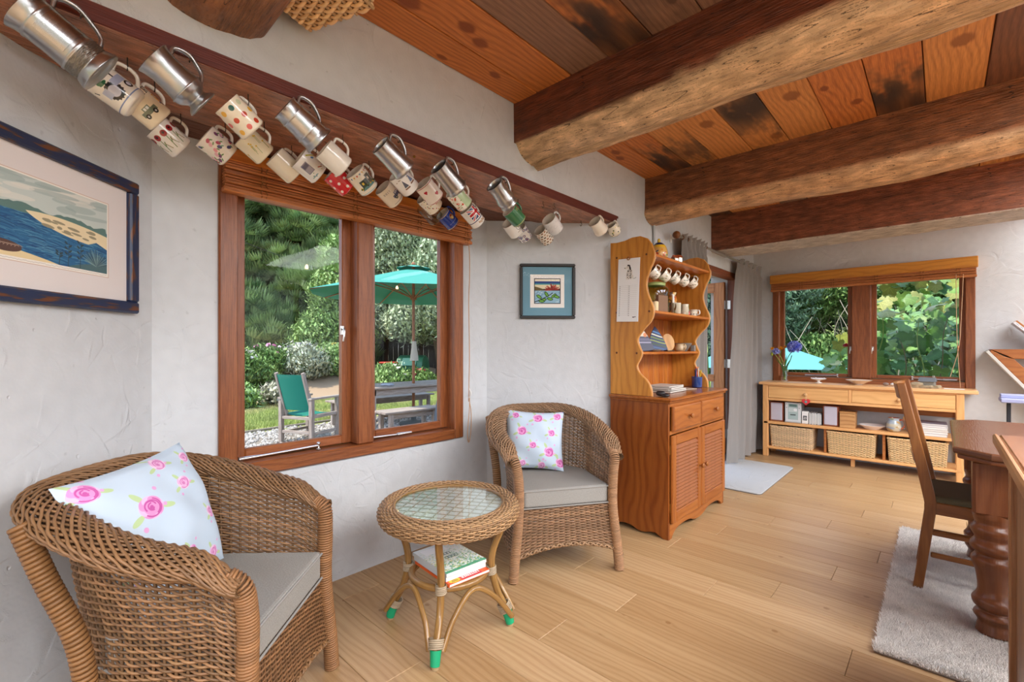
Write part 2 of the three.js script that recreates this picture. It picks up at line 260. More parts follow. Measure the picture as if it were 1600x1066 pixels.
// ceiling: a deck of old boards between the beams
{
  const c = structGroup('ceiling');
  const plank = (seed, a, b, stain, knots) => { const g = grainTexFull(seed, a, b, stain, knots); const m = new THREE.MeshStandardMaterial({ map: g, roughness: 0.55, bumpMap: TEX.woodBump, bumpScale: 0.0008 }); m.name = 'ceiling_board_' + seed; return m; };
  // board texture in full colour: u along the board (0..1 over its length), v across
  function grainTexFull(seed, A, B, stain, knots) {
    const r = rng(seed * 13 + 1), o = seed * 5.7, ks = []; for (let i = 0; i < knots; i++) ks.push([0.1 + 0.8 * r(), 0.2 + 0.6 * r(), 0.02 + r() * 0.02]);
    return dataTex(512, 96, (u, v) => {
      let k = 0, bend = 0; for (const [kx, ky, kr] of ks) { const q = Math.hypot((u - kx) * 6.2 * 0.7, v - ky) / (kr * 5); k = Math.max(k, 1 - sstep(0.5, 1.1, q)); bend += 0.9 * Math.exp(-q * q / 5); }
      const warp = pn(u * 2 + o, v * 1.2 + o) * 0.8 + pn(u * 7 + o, v * 3) * 0.10;
      const ring = Math.pow(0.5 + 0.5 * Math.sin((v * 8 + warp * 1.6 + bend) * 6.283), 2);
      const f = pn(u * 14 + o, v * 60) * 0.5 + pn(u * 30, v * 110 + o) * 0.3;
      const t = clamp(0.2 + ring * 0.30 + f * 0.55 + k * 0.9);
      const e = stain[0] < 0 ? 0 : sstep(0.15, -0.12, Math.abs(u - stain[0]) - stain[1] + 0.16 * pn(u * 7 + o, v * 4 + o) + 0.08 * pn(u * 30, v * 9 + o)) * stain[2] * clamp(0.75 + 0.6 * pn(u * 5 + o, v * 2.2 + o * 2));
      return [0, 1, 2].map((j) => mix(mix(A[j], B[j], t), [0.20, 0.15, 0.125][j], e));
    });
  }
  const S = (r, g, b) => [r / 255, g / 255, b / 255];
  const OR = [S(214, 134, 66), S(136, 70, 30)], GO = [S(220, 152, 84), S(150, 92, 44)], GR = [S(154, 116, 90), S(94, 66, 50)], RD = [S(184, 106, 60), S(110, 54, 30)], DK = [S(130, 82, 54), S(74, 44, 30)];
  const P = { or1: plank(1, ...OR, [-1], 3), or2: plank(2, ...OR, [-1], 2), gr1: plank(3, ...GR, [-1], 1), gr2: plank(4, ...GR, [0.3, 0.15, 0.4], 1), st1: plank(5, ...OR, [0.12, 0.2, 0.95], 1), st2: plank(6, ...GO, [0.45, 0.2, 0.95], 1), go1: plank(7, ...GO, [-1], 1), go2: plank(8, ...GO, [0.2, 0.1, 0.7], 2), rd: plank(9, ...RD, [0.6, 0.2, 0.4], 1), dk: plank(10, ...DK, [-1], 1) };
  // runs of boards: [z0, z1 (towards the far wall), edges in x, boards]
  const runs = [
    [5.95, 7.45, [0, 0.2, 0.42, 0.63, 0.84, 1.06, 1.27, 1.5, 1.72, 1.95, 2.18, 2.4], ['or1', 'rd', 'or2', 'gr1', 'go1', 'st1', 'or2', 'gr2', 'rd', 'or1', 'go2']],
    [4.30, 5.68, [0, 0.163, 0.38, 0.59, 0.80, 1.01, 1.23, 1.44, 1.66, 1.88, 2.1, 2.32, 2.55], ['or2', 'or1', 'gr1', 'st1', 'gr2', 'gr1', 'rd', 'or2', 'go1', 'gr1', 'or1', 'rd']],
    [2.80, 4.20, [0, 0.19, 0.366, 0.557, 0.775, 0.99, 1.215, 1.43, 1.637, 1.86, 2.08, 2.3, 2.55], ['or1', 'st1', 'go2', 'go1', 'st2', 'go1', 'or2', 'st1', 'go1', 'dk', 'or1', 'go1']],
    [1.36, 2.70, [0, 0.2, 0.41, 0.62, 0.83, 1.05, 1.26, 1.48, 1.69, 1.9, 2.12, 2.34, 2.55], ['st1', 'go1', 'or1', 'gr2', 'go2', 'or2', 'dk', 'go1', 'go2', 'st2', 'go1', 'or1']],
    [-0.02, 1.18, [0, 0.21, 0.42, 0.63, 0.85, 1.06, 1.27, 1.48, 1.7, 1.9, 2.12, 2.34, 2.55], ['go1', 'or1', 'go2', 'rd', 'or2', 'go1', 'or1', 'go2', 'or2', 'go1', 'rd', 'or1']],
  ];
  for (const [z0, z1, xs, bs] of runs) bs.forEach((b, i) => {
    const w = xs[i + 1] - xs[i] - 0.004, L = z1 - z0, g = cbox(w, 0.022, L, 0.003, 'z'), uv = g.attributes.uv, p = g.attributes.position;
    for (let k = 0; k < uv.count; k++) uv.setXY(k, 0.005 + 0.99 * (p.getZ(k) / L + 0.5), 0.02 + 0.96 * (p.getX(k) / w + 0.5));
    const m = part(c, 'ceiling_board', g, P[b]); m.position.set((xs[i] + xs[i + 1]) / 2, 2.561 + 0.002 * ((i * 7) % 3 - 1), (z0 + z1) / 2);
  });
  part(c, 'ceiling_deck', uvm(new THREE.BoxGeometry(ROOM.x1 + 0.5, 0.12, ROOM.z1 + 0.5).translate(ROOM.x1 / 2 + 0.02, 2.636, ROOM.z1 / 2), 'z'), wood('ceiling_deck_wood', 0xa06030, 'grainB', 0.6));
  // unseen roof over all of it, eaves placed to shade the windows
  part(c, 'unseen_roof_slab', new THREE.BoxGeometry(ROOM.x1 + 1.9, 0.12, ROOM.z1 + 1.7).translate(ROOM.x1 / 2, 2.80, ROOM.z1 / 2), std('roof_iron', { color: 0x6d7068, roughness: 0.6 }));
}
// heavy ceiling beams, hewn by hand; heartwood dark, sapwood along the waney lower edges pale
const beamMat = new THREE.MeshStandardMaterial({ map: TEX.hewn, vertexColors: true, roughness: 0.5, bumpMap: TEX.hewnBump, bumpScale: 0.009 }); beamMat.name = 'hewn_beam_wood';
function beam(label, zn, zf, yb, { wane = 0.3, seed = 1, sap = 0.5, up = 0.35, heart = [0.22, 0.07, 0.03], pale = [0.74, 0.46, 0.24], x0 = -0.06 } = {}) {
  const NX = 210, prof = [], top = 2.585, w = zn - zf, h = top - yb;
  // profile from the near top edge down, across the underside and up again; third entry: how near to the waney edge
  const cN = wane * 0.42 * h, cU = wane * 0.85 * w;
  for (let i = 0; i <= 8; i++) prof.push([zn, mix(top, yb + cN, i / 8), 0, mix(0, h - cN, i / 8)]);
  for (let i = 1; i <= 6; i++) { const t = i / 6, a = t * Math.PI / 2; prof.push([zn - cU * (1 - Math.cos(a)), yb + cN * (1 - Math.sin(a)), 1, h - cN + t * cN * 1.2]); }
  for (let i = 1; i <= 8; i++) prof.push([mix(zn - cU, zf + cU * 0.4, i / 8), yb, 2, h + i / 8 * w]);
  for (let i = 1; i <= 4; i++) { const a = i / 4 * Math.PI / 2; prof.push([zf + cU * 0.4 * (1 - Math.sin(a)), yb + cN * 0.5 * (1 - Math.cos(a)), 3, h + w + i * 0.02]); }
  for (let i = 1; i <= 5; i++) prof.push([zf, mix(yb + cN * 0.5, top, i / 5), 4, h + w + 0.1 + i * 0.05]);
  const P = [], C = [], U = [], I = [], n = prof.length, x1 = ROOM.x1 + 0.05;
  for (let i = 0; i <= NX; i++) {
    const x = mix(x0, x1, Math.pow(i / NX, 1.25));
    for (let j = 0; j < n; j++) {
      const [z, y, k, s] = prof[j], b1 = pn(x * 1.1 + seed * 9, s * 2 + seed) * 0.022, b2 = pn(x * 4 + seed, s * 9) * 0.006, b3 = pn(x * 14 + seed, s * 30) * 0.0025;
      const rough = k === 0 || k === 4 ? 0.35 : 1.15 * Math.min(1, 0.35 + wane), d = (b1 + b2 + b3) * rough + (k === 1 || k === 2 ? 0.03 * wane * pn(x * 0.7 + seed * 3, 2.5) : 0);
      P.push(x, Math.min(y - (k >= 1 && k <= 3 ? d : 0), top), z + (k === 0 ? d : k === 4 ? -d : k === 1 ? d * 0.7 : 0));
      const lowness = clamp((s / h - 0.5) / 0.42), edge = 0.62 + 0.3 * pn(x * 0.9 + seed * 2, seed * 1.7) + 0.12 * pn(x * 5 + seed, 3) + 0.05 * pn(x * 16, s * 20);
      let t = k === 0 ? sstep(edge - 0.06, edge + 0.06, lowness * up) : k === 1 ? sstep(-0.1, 0.35, sap - 0.2 + 0.5 * pn(x * 3 + seed, s * 9) + 0.3 * pn(x * 12, s * 40)) : k === 2 ? sstep(-0.15, 0.4, sap - 0.15 + 0.45 * pn(x * 2 + seed, s * 7) + 0.3 * pn(x * 9, s * 34)) : k === 3 ? 0.7 * sap : 0;
      const hv = 1 + 0.30 * pn(x * 0.7 + seed, s * 16 + seed) + 0.30 * pn(x * 2.5, s * 60 + seed);
      for (let q = 0; q < 3; q++) C.push(mix(heart[q] * hv, pale[q] * (0.96 + 0.16 * pn(x * 6 + seed, s * 26) + 0.10 * pn(x * 17 + seed, s * 70)), t));
      U.push(x, s);
    }
  }
  for (let i = 0; i < NX; i++) for (let j = 0; j < n - 1; j++) { const a = i * n + j, b = a + 1, c = a + n, d = c + 1; I.push(a, b, c, b, d, c); }
  const g = new THREE.BufferGeometry(); g.setAttribute('position', new THREE.Float32BufferAttribute(P, 3)); g.setAttribute('color', new THREE.Float32BufferAttribute(C, 3)); g.setAttribute('uv', new THREE.Float32BufferAttribute(U, 2)); g.setIndex(I); g.computeVertexNormals();
  return solo('ceiling_beam', g, beamMat, label, 'beam', 'hewn ceiling beams');
}
beam('dark hewn ceiling beam stub above the pewter tankards at the top left', 5.90, 5.62, 2.262, { wane: 0.5, seed: 2, sap: -0.45, up: 0, heart: [0.40, 0.17, 0.07], pale: [0.6, 0.32, 0.15] });
beam('thickest ceiling beam with pale chipped waney underside, nearest in full view', 4.365, 4.125, 2.245, { wane: 0.66, seed: 4, sap: 0.95, up: 1.15, heart: [0.22, 0.058, 0.022], pale: [1.0, 0.68, 0.38] });
beam('middle ceiling beam with smooth brown side above the pine dresser', 2.85, 2.61, 2.225, { wane: 0.6, seed: 6, sap: 0.95, up: 0.7, heart: [0.34, 0.125, 0.045], pale: [0.95, 0.58, 0.30] });
beam('reddish ceiling beam with a long crack, farthest, close to the end wall', 1.43, 1.02, 2.195, { wane: 0.06, seed: 9, sap: 0.9, up: 0, heart: [0.34, 0.11, 0.05], pale: [0.72, 0.62, 0.52] });
beam('ceiling beam over the kitchen counter side of the room', 7.45, 7.15, 2.24, { wane: 0.3, seed: 12 });

// the lintel of the bay: a broad hewn slab in front, a darker waney one behind, cup hooks in both
const LINTEL = thing('lintel_beam', 'long reddish hewn timber lintel over the bay, hung with tankards and mugs', 'beam');
{
  const mk = (pts, y0, y1, seed) => {                            // slab with a slightly uneven underside
    const s = poly(pts), g = new THREE.ExtrudeGeometry(s, { depth: y1 - y0, bevelEnabled: false }).rotateX(Math.PI / 2).translate(0, y1, 0);
    return uvm(g, 'z', seed, seed * 0.7);
  };
  // points as [x, z]
  const wav = (z) => -0.40 + 0.045 * pn(z * 1.3 + 4, 0.5) + 0.012 * pn(z * 6, 1.5);
  const front = [[0.016, 3.29], [0.016, 6.62], [-0.2, 6.62]]; front.push([-0.2, 6.3]);
  for (let z = 6.0; z > 3.8; z -= 0.08) front.push([wav(z), z]);
  front.push([-0.36, 3.6], [-0.1, 3.34]);
  const fm = new THREE.MeshStandardMaterial({ color: 0xcf8c6a, map: TEX.hewn, roughness: 0.36, bumpMap: TEX.hewnBump, bumpScale: 0.005 }); fm.name = 'lintel_wood';
  const bm = new THREE.MeshStandardMaterial({ color: 0x7c4c36, map: TEX.grainC, roughness: 0.55, bumpMap: TEX.hewnBump, bumpScale: 0.008 }); bm.name = 'rear_lintel_wood';
  part(LINTEL, 'front_slab', mk(front, 2.105, 2.162, 1), fm);
  const face = new THREE.MeshStandardMaterial({ color: 0x6a2a1a, map: TEX.grainC, roughness: 0.5, bumpMap: TEX.woodBump, bumpScale: 0.001 }); face.name = 'lintel_face_wood';
  part(LINTEL, 'front_face', bx(0.008, 0.020, 2.107, 2.160, 3.29, 6.62, 0.002, 'z'), face, 'dark red planed front face');
  part(LINTEL, 'rear_slab', mk([[-0.30, 3.62], [-0.30, 6.2], [-0.66, 5.86], [-0.66, 3.93]], 2.116, 2.163, 3), bm);
  part(LINTEL, 'unseen_bay_roof', new THREE.BoxGeometry(1.25, 0.12, 3.7).translate(-0.645, 2.226, 4.9), M.render);  // unseen bay roof, keeps skylight out above the soffit
}
// ---------------------------------------------------------------- windows, blinds, door
// a casement window in its own plane: X to the right, Y up, Z towards the room
function casement(name, W, H, { jamb, head, sill, mull, depth, glassZ, sash, stayY, lights }) {
  const o = structGroup(name);
  const fr = M.frameWood, sa = M.sashWood;
  part(o, 'jamb', bx(0, jamb, 0, H, -depth, 0.02, 0.006), fr); part(o, 'jamb', bx(W - jamb, W, 0, H, -depth, 0.02, 0.006), fr);
  part(o, 'head', bx(jamb, W - jamb, H - head, H, -depth, 0.02, 0.006), fr); part(o, 'sill', bx(jamb, W - jamb, 0, sill, -depth, 0.024, 0.006), fr);
  part(o, 'mullion', bx(mull[0], mull[1], sill, H - head, -depth, 0.016, 0.008), fr);
  for (const [a, b, latchSide] of lights) {
    const s = grp(o, 'sash'), y0 = sill + 0.004, y1 = H - head - 0.004, z0 = glassZ - 0.02, z1 = glassZ + 0.022;
    part(s, 'stile', bx(a, a + sash, y0, y1, z0, z1, 0.005), sa); part(s, 'stile', bx(b - sash, b, y0, y1, z0, z1, 0.005), sa);
    part(s, 'rail', bx(a + sash, b - sash, y0, y0 + sash * 0.8, z0, z1, 0.005), sa); part(s, 'rail', bx(a + sash, b - sash, y1 - sash, y1, z0, z1, 0.005), sa);
    part(s, 'pane', new THREE.BoxGeometry(b - a - 2 * sash, y1 - y0 - 1.8 * sash, 0.004).translate((a + b) / 2, (y0 + y1) / 2 - sash * 0.1, glassZ), M.pane);
  }
  return o;
}
// a metal stay that lies on the sill and a catch on a stile
function stay(x, y, z, L, turn, label) {
  const t = thing('window_stay', label, 'window stay', [x, y, z], turn, 'window stays');
  part(t, 'arm', tube([[0, 0.012, 0], [L * 0.5, 0.016, 0.004], [L, 0.02, 0]], 0.005, { seg: 10, sides: 6 }), M.chrome);
  part(t, 'grip', tube([[-0.01, 0.012, 0], [0.05, 0.013, 0], [0.09, 0.013, 0]], 0.010, { seg: 8, sides: 8, r1: 0.006 }), M.chrome);
  part(t, 'peg', merge([lathe([[0, 0], [0.012, 0], [0.012, 0.004], [0.005, 0.008], [0.005, 0.022], [0.009, 0.028], [0.009, 0.036], [0, 0.038]], 12).translate(L, 0, 0)]), M.chrome);
}
function latch(x, y, z, turn, label, s = 1) {
  const t = thing('window_latch', label, 'latch', [x, y, z], turn, 'window latches');
  part(t, 'plate', cbox(0.022 * s, 0.05 * s, 0.006, 0.002), M.chrome);
  part(t, 'lever', merge([tube([[0, 0.008 * s, 0.006], [0, 0.006 * s, 0.026], [-0.004, -0.03 * s, 0.032], [-0.006, -0.06 * s, 0.028]], 0.007 * s, { seg: 12, sides: 8, r1: 0.005 * s })]), M.chrome);
}
// bay window: opening z 4.19..5.60, y 0.635..2.075 at x = -0.63; X runs from the far jamb (z = 4.19) to the near one after the turn
{
  const w = casement('window_1', 1.41, 1.44, { jamb: 0.075, head: 0.08, sill: 0.062, mull: [0.655, 0.757], depth: 0.14, glassZ: -0.085, sash: 0.058, lights: [[0.070, 0.665], [0.750, 1.340]] });
  w.position.set(-0.63, 0.635, 5.60); w.rotation.y = Math.PI / 2;    // X -> -z
}
{
  const w = casement('window_2', 1.718, 1.192, { jamb: 0.07, head: 0.07, sill: 0.06, mull: [0.765, 0.935], depth: 0.13, glassZ: -0.075, sash: 0.048, lights: [[0.062, 0.772], [0.928, 1.656]] });
  w.position.set(0.216, 0.838, 0);
}
stay(-0.655, 0.700, 5.50, 0.36, Math.PI / 2, 'silver window stay on the sill of the left bay sash');
stay(-0.655, 0.700, 4.66, -0.26, Math.PI / 2, 'silver window stay on the sill of the right bay sash');
latch(-0.690, 1.32, 4.995, Math.PI / 2, 'silver casement latch on the sash stile beside the bay window mullion');
latch(0.97, 1.22, -0.03, 0, 'small silver latch on the left sash of the end wall window', 0.9);
latch(1.16, 1.22, -0.03, 0, 'small silver latch on the right sash of the end wall window', 0.9);
stay(0.55, 0.900, -0.03, 0.30, 0, 'silver window stay behind the footed dish on the sideboard');
stay(1.72, 0.900, -0.03, -0.24, 0, 'silver window stay behind the stone cottage ornament');

// woven wood blind drawn up under its pelmet board
function blind(label, W, { drop, stack, pelH, depth = 0.05, pelColor, slatColor, tapes, n = 9 }) {
  const t = thing('wood_blind', label, 'blind');
  part(t, 'pelmet', bx(0, W, -pelH, 0, 0, depth, 0.004), wood('pelmet_' + pelColor, pelColor, 'grainA', 0.4));
  const sm = wood('blind_slat_' + slatColor, slatColor, 'grainC', 0.45, 0.0012), hs = stack / n;
  for (let i = 0; i < n; i++) {                                   // folds of the raised blind
    const y1 = -pelH - i * hs, out = 0.016 * Math.abs(Math.sin(i * 1.9 + 0.6)) + 0.006;
    part(t, 'slat', bx(0.012, W - 0.012, y1 - hs * 0.82, y1, 0.004, depth - 0.022 + out, 0.002), sm);
  }
  part(t, 'bottom_rail', bx(0.008, W - 0.008, -pelH - stack - 0.022, -pelH - stack, 0.004, depth - 0.004, 0.004), sm);
  const cm = std('blind_cord', { color: 0x8a5a30, roughness: 0.9 });
  for (const x of tapes) for (const s of [-0.011, 0.011]) {
    const pts = []; for (let i = 0; i <= 14; i++) pts.push([x + s + 0.004 * Math.sin(i * 2.1 + s * 90), -pelH - (stack + 0.02) * i / 14, depth - 0.004 + 0.004 * Math.cos(i * 2.7)]);
    part(t, 'ladder_cord', tube(pts, 0.0022, { seg: 36, sides: 5 }), cm);
  }
  return t;
}
{
  const b = blind('raised brown slatted wooden blind over the bay window', 1.46, { stack: 0.115, pelH: 0.055, depth: 0.062, pelColor: 0xe0882e, slatColor: 0xd2844a, tapes: [0.17, 0.62, 1.03, 1.40], n: 9 });
  b.position.set(-0.628, 2.100, 5.60); b.rotation.y = Math.PI / 2;
  const c = blind('raised brown slatted wooden blind with honey coloured pelmet over the end wall window', 1.755, { stack: 0.070, pelH: 0.102, depth: 0.07, pelColor: 0xcf8f36, slatColor: 0xc88048, tapes: [0.32, 0.62, 1.0, 1.36, 1.62], n: 6 });
  c.position.set(0.196, 2.092, 0.002);
  const cord = std('pull_cord', { color: 0xc9a27e, roughness: 0.85 });
  const tassel = std('cord_tassel', { color: 0xb5794c, roughness: 0.6 });
  const d1 = thing('blind_cord', 'thin pull cords hanging at the right of the end wall window blind', 'cord', [1.80, 0, 0.075]);
  part(d1, 'cord', tube([[0, 1.93, 0], [0.004, 1.5, 0], [0.012, 1.2, 0.004], [0.03, 0.845, 0.01]], 0.0028, { seg: 30, sides: 5 }), cord);
  part(d1, 'cord', tube([[0.05, 1.93, 0], [0.035, 1.5, 0], [0.018, 1.22, 0.006], [-0.04, 0.95, 0.012]], 0.0028, { seg: 30, sides: 5 }), cord);
  part(d1, 'tassel', latheS([[0.002, 0.03], [0.006, 0.02], [0.007, 0], [0.002, -0.004]], 10, 12).translate(0.014, 1.22, 0.006), tassel);
  const d2 = thing('blind_cord', 'knotted pale pull cords on a cleat at the right jamb of the bay window', 'cord', [-0.585, 0, 4.165]);
  const pts = []; for (let i = 0; i < 9; i++) pts.push([0.004 * Math.sin(i * 2), 1.95 - i * 0.135, 0.006 * Math.cos(i * 1.7)]);
  part(d2, 'cord', tube(pts, 0.003, { seg: 40, sides: 5 }), cord);
  part(d2, 'cord', tube([[0.005, 0.90, 0], [0.014, 0.80, 0.012], [0.004, 0.66, 0.018], [-0.002, 0.60, 0.0], [0.004, 0.68, -0.012], [0.010, 0.80, -0.008], [0.004, 0.87, 0]], 0.003, { seg: 40, sides: 5 }), cord);
  part(d2, 'cleat', merge([tube([[0.0, 0.955, 0], [0.016, 0.925, 0], [0.0, 0.895, 0]], 0.006, { seg: 12, sides: 6 })]), M.whiteEnamel);
}

// French door in the long wall: frame, one leaf folded out into the garden
{
  const d = structGroup('door_1'), fm = wood('door_frame_wood', 0x8c4a26, 'grainC', 0.45);
  part(d, 'jamb', bx(-0.095, 0.012, 0, 2.06, 0.60, 0.66, 0.005), fm); part(d, 'jamb', bx(-0.095, 0.012, 0, 2.06, 2.09, 2.15, 0.005), fm);
  part(d, 'head', bx(-0.095, 0.012, 2.0, 2.06, 0.66, 2.09, 0.005), fm); part(d, 'threshold', bx(-0.30, 0.0, -0.02, 0.018, 0.60, 2.15, 0.004), std('threshold_alloy', { color: 0x9a9a98, metalness: 0.9, roughness: 0.4 }));
  const lm = wood('door_leaf_wood', 0xc98a52, 'grainA', 0.5);
  const leaf = new THREE.Group(); leaf.name = 'door_leaf'; d.add(leaf); leaf.position.set(-0.112, 0, 0.690); leaf.rotation.y = rad(177);
  const W = 0.70;
  part(leaf, 'stile', bx(0, 0.12, 0.02, 1.98, -0.022, 0.022, 0.004), lm); part(leaf, 'stile', bx(W - 0.10, W, 0.02, 1.98, -0.022, 0.022, 0.004), lm);
  part(leaf, 'rail', bx(0.10, W - 0.10, 1.87, 1.98, -0.022, 0.022, 0.004), lm); part(leaf, 'rail', bx(0.10, W - 0.10, 0.02, 0.24, -0.022, 0.022, 0.004), lm); part(leaf, 'rail', bx(0.10, W - 0.10, 0.84, 0.92, -0.022, 0.022, 0.004), lm);
  part(leaf, 'pane', new THREE.BoxGeometry(W - 0.2, 0.95, 0.004).translate(W / 2, 1.395, 0), M.pane); part(leaf, 'pane', new THREE.BoxGeometry(W - 0.2, 0.60, 0.004).translate(W / 2, 0.54, 0), M.pane);
  for (const y of [1.72, 1.05, 0.25]) part(d, 'hinge', merge([cbox(0.04, 0.10, 0.006, 0.002).translate(-0.078, y, 0.664), new THREE.CylinderGeometry(0.008, 0.008, 0.10, 10).translate(-0.103, y, 0.672), cbox(0.006, 0.10, 0.04, 0.002).translate(-0.109, y, 0.690)]), M.chrome);
}
// glazing of the unseen windows and garden door, placed to light the room
for (const [n, z0, z1, y0, y1] of [['unseen_window_3', 0.5, 3.9, 0.25, 2.25], ['unseen_window_4', 5.0, 8.2, 0.05, 2.25]]) {
  const o = structGroup(n), k = Math.round((z1 - z0) / 0.95);
  for (let i = 0; i <= k; i++) { const z = z0 + (z1 - z0) * i / k; part(o, 'mullion', bx(ROOM.x1 + 0.06, ROOM.x1 + 0.14, y0, y1, Math.max(z0, z - 0.03), Math.min(z1, z + 0.03), 0.004), M.frameWood); }
  part(o, 'rail', bx(ROOM.x1 + 0.06, ROOM.x1 + 0.14, y0, y0 + 0.06, z0, z1, 0.004), M.frameWood); part(o, 'rail', bx(ROOM.x1 + 0.06, ROOM.x1 + 0.14, y1 - 0.06, y1, z0, z1, 0.004), M.frameWood);
  part(o, 'pane', new THREE.BoxGeometry(0.004, y1 - y0, z1 - z0).translate(ROOM.x1 + 0.1, (y0 + y1) / 2, (z0 + z1) / 2), M.pane);
}
{
  const o = structGroup('door_2'), z = ROOM.z1 + 0.1;
  for (let i = 0; i <= 4; i++) { const x = 0.6 + 3.4 * i / 4; part(o, 'mullion', bx(Math.max(0.6, x - 0.035), Math.min(4.0, x + 0.035), 0.05, 2.25, z - 0.04, z + 0.04, 0.004), M.frameWood); }
  part(o, 'rail', bx(0.6, 4.0, 0.05, 0.13, z - 0.04, z + 0.04, 0.004), M.frameWood); part(o, 'rail', bx(0.6, 4.0, 2.18, 2.25, z - 0.04, z + 0.04, 0.004), M.frameWood);
  part(o, 'pane', new THREE.BoxGeometry(3.4, 2.2, 0.004).translate(2.3, 1.15, z), M.pane);
}
// unseen flat panels between the beams, out of view, placed to brighten the room
const UNSEEN_LAMP_POWER = 8.2;
function unseenCeilingLamp(x, z, label, power = UNSEEN_LAMP_POWER) {
  const t = thing('unseen_ceiling_lamp', label, 'lamp', [x, 2.535, z], 0, 'unseen flat ceiling lamps');
  part(t, 'unseen_lamp_frame', bx(-1.0, 1.0, -0.03, 0.015, -0.50, 0.50, 0.006), M.whiteEnamel);
  const e = new THREE.MeshStandardMaterial({ color: 0xffffff, emissive: 0xf8fbff, emissiveIntensity: 1.5, roughness: 0.6 }); e.name = 'unseen_lamp_diffuser';
  part(t, 'unseen_lamp_diffuser', bx(-0.97, 0.97, -0.036, -0.029, -0.47, 0.47, 0.002), e);
  const l = new THREE.RectAreaLight(0xf8fbff, power, 1.94, 0.94); l.position.set(0, -0.045, 0); l.rotation.x = -Math.PI / 2; l.name = 'unseen_lamp_light'; t.add(l);
}
unseenCeilingLamp(3.42, 6.52, 'unseen broad flat ceiling light panel placed to light the room from over the kitchen counter');
unseenCeilingLamp(3.42, 4.98, 'unseen broad flat ceiling light panel placed to light the room from between dining table and kitchen');
unseenCeilingLamp(3.42, 3.45, 'unseen broad flat ceiling light panel placed to light the rug and dining corner');
unseenCeilingLamp(3.42, 1.99, 'unseen broad flat ceiling light panel placed to light the room from beyond the dining table');
unseenCeilingLamp(3.42, 0.56, 'unseen dimmer flat ceiling light panel placed to light the end wall', 3);
unseenCeilingLamp(2.9, 8.2, 'unseen broad flat ceiling light panel placed to light the room from behind the kitchen');
// ================================================================ wicker
// strands: each { p:[Vector3], n:[Vector3] outward, r (along the surface), r2 (through it), c:[r,g,b] }
function strands(list, sides = 5) {
  let nv = 0, ni = 0; for (const s of list) { nv += s.p.length * sides; ni += (s.p.length - 1 + (s.closed ? 1 : 0)) * sides * 6; }
  const P = new Float32Array(nv * 3), Nn = new Float32Array(nv * 3), C = new Float32Array(nv * 3), I = new Uint32Array(ni); let v = 0, ii = 0;
  const t = V(), n = V(), b = V();
  for (const s of list) {
    const L = s.p.length, v0 = v;
    for (let i = 0; i < L; i++) {
      const a = s.p[s.closed ? (i + L - 1) % L : Math.max(0, i - 1)], e = s.p[s.closed ? (i + 1) % L : Math.min(L - 1, i + 1)];
      t.copy(e).sub(a).normalize(); n.copy(s.n[i]).addScaledVector(t, -s.n[i].dot(t)).normalize(); b.crossVectors(t, n);
      for (let j = 0; j < sides; j++) {
        const an = j / sides * 6.28318 + 0.3, cs = Math.cos(an), sn = Math.sin(an);
        P[v * 3] = s.p[i].x + b.x * cs * s.r + n.x * sn * s.r2; P[v * 3 + 1] = s.p[i].y + b.y * cs * s.r + n.y * sn * s.r2; P[v * 3 + 2] = s.p[i].z + b.z * cs * s.r + n.z * sn * s.r2;
        Nn[v * 3] = b.x * cs + n.x * sn; Nn[v * 3 + 1] = b.y * cs + n.y * sn; Nn[v * 3 + 2] = b.z * cs + n.z * sn;
        const k = s.f ? s.f(i) : 1; C[v * 3] = s.c[0] * k; C[v * 3 + 1] = s.c[1] * k; C[v * 3 + 2] = s.c[2] * k; v++;
      }
    }
    for (let i = 0; i < (s.closed ? L : L - 1); i++) for (let j = 0; j < sides; j++) { const a = v0 + i * sides + j, b2 = v0 + i * sides + (j + 1) % sides, i2 = (i + 1) % L, c = v0 + i2 * sides + j, d = v0 + i2 * sides + (j + 1) % sides; I[ii++] = a; I[ii++] = c; I[ii++] = b2; I[ii++] = b2; I[ii++] = c; I[ii++] = d; }
  }
  const g = new THREE.BufferGeometry(); g.setAttribute('position', new THREE.BufferAttribute(P, 3)); g.setAttribute('normal', new THREE.BufferAttribute(Nn, 3)); g.setAttribute('color', new THREE.BufferAttribute(C, 3)); g.setIndex(new THREE.BufferAttribute(I, 1));
  return g;
}
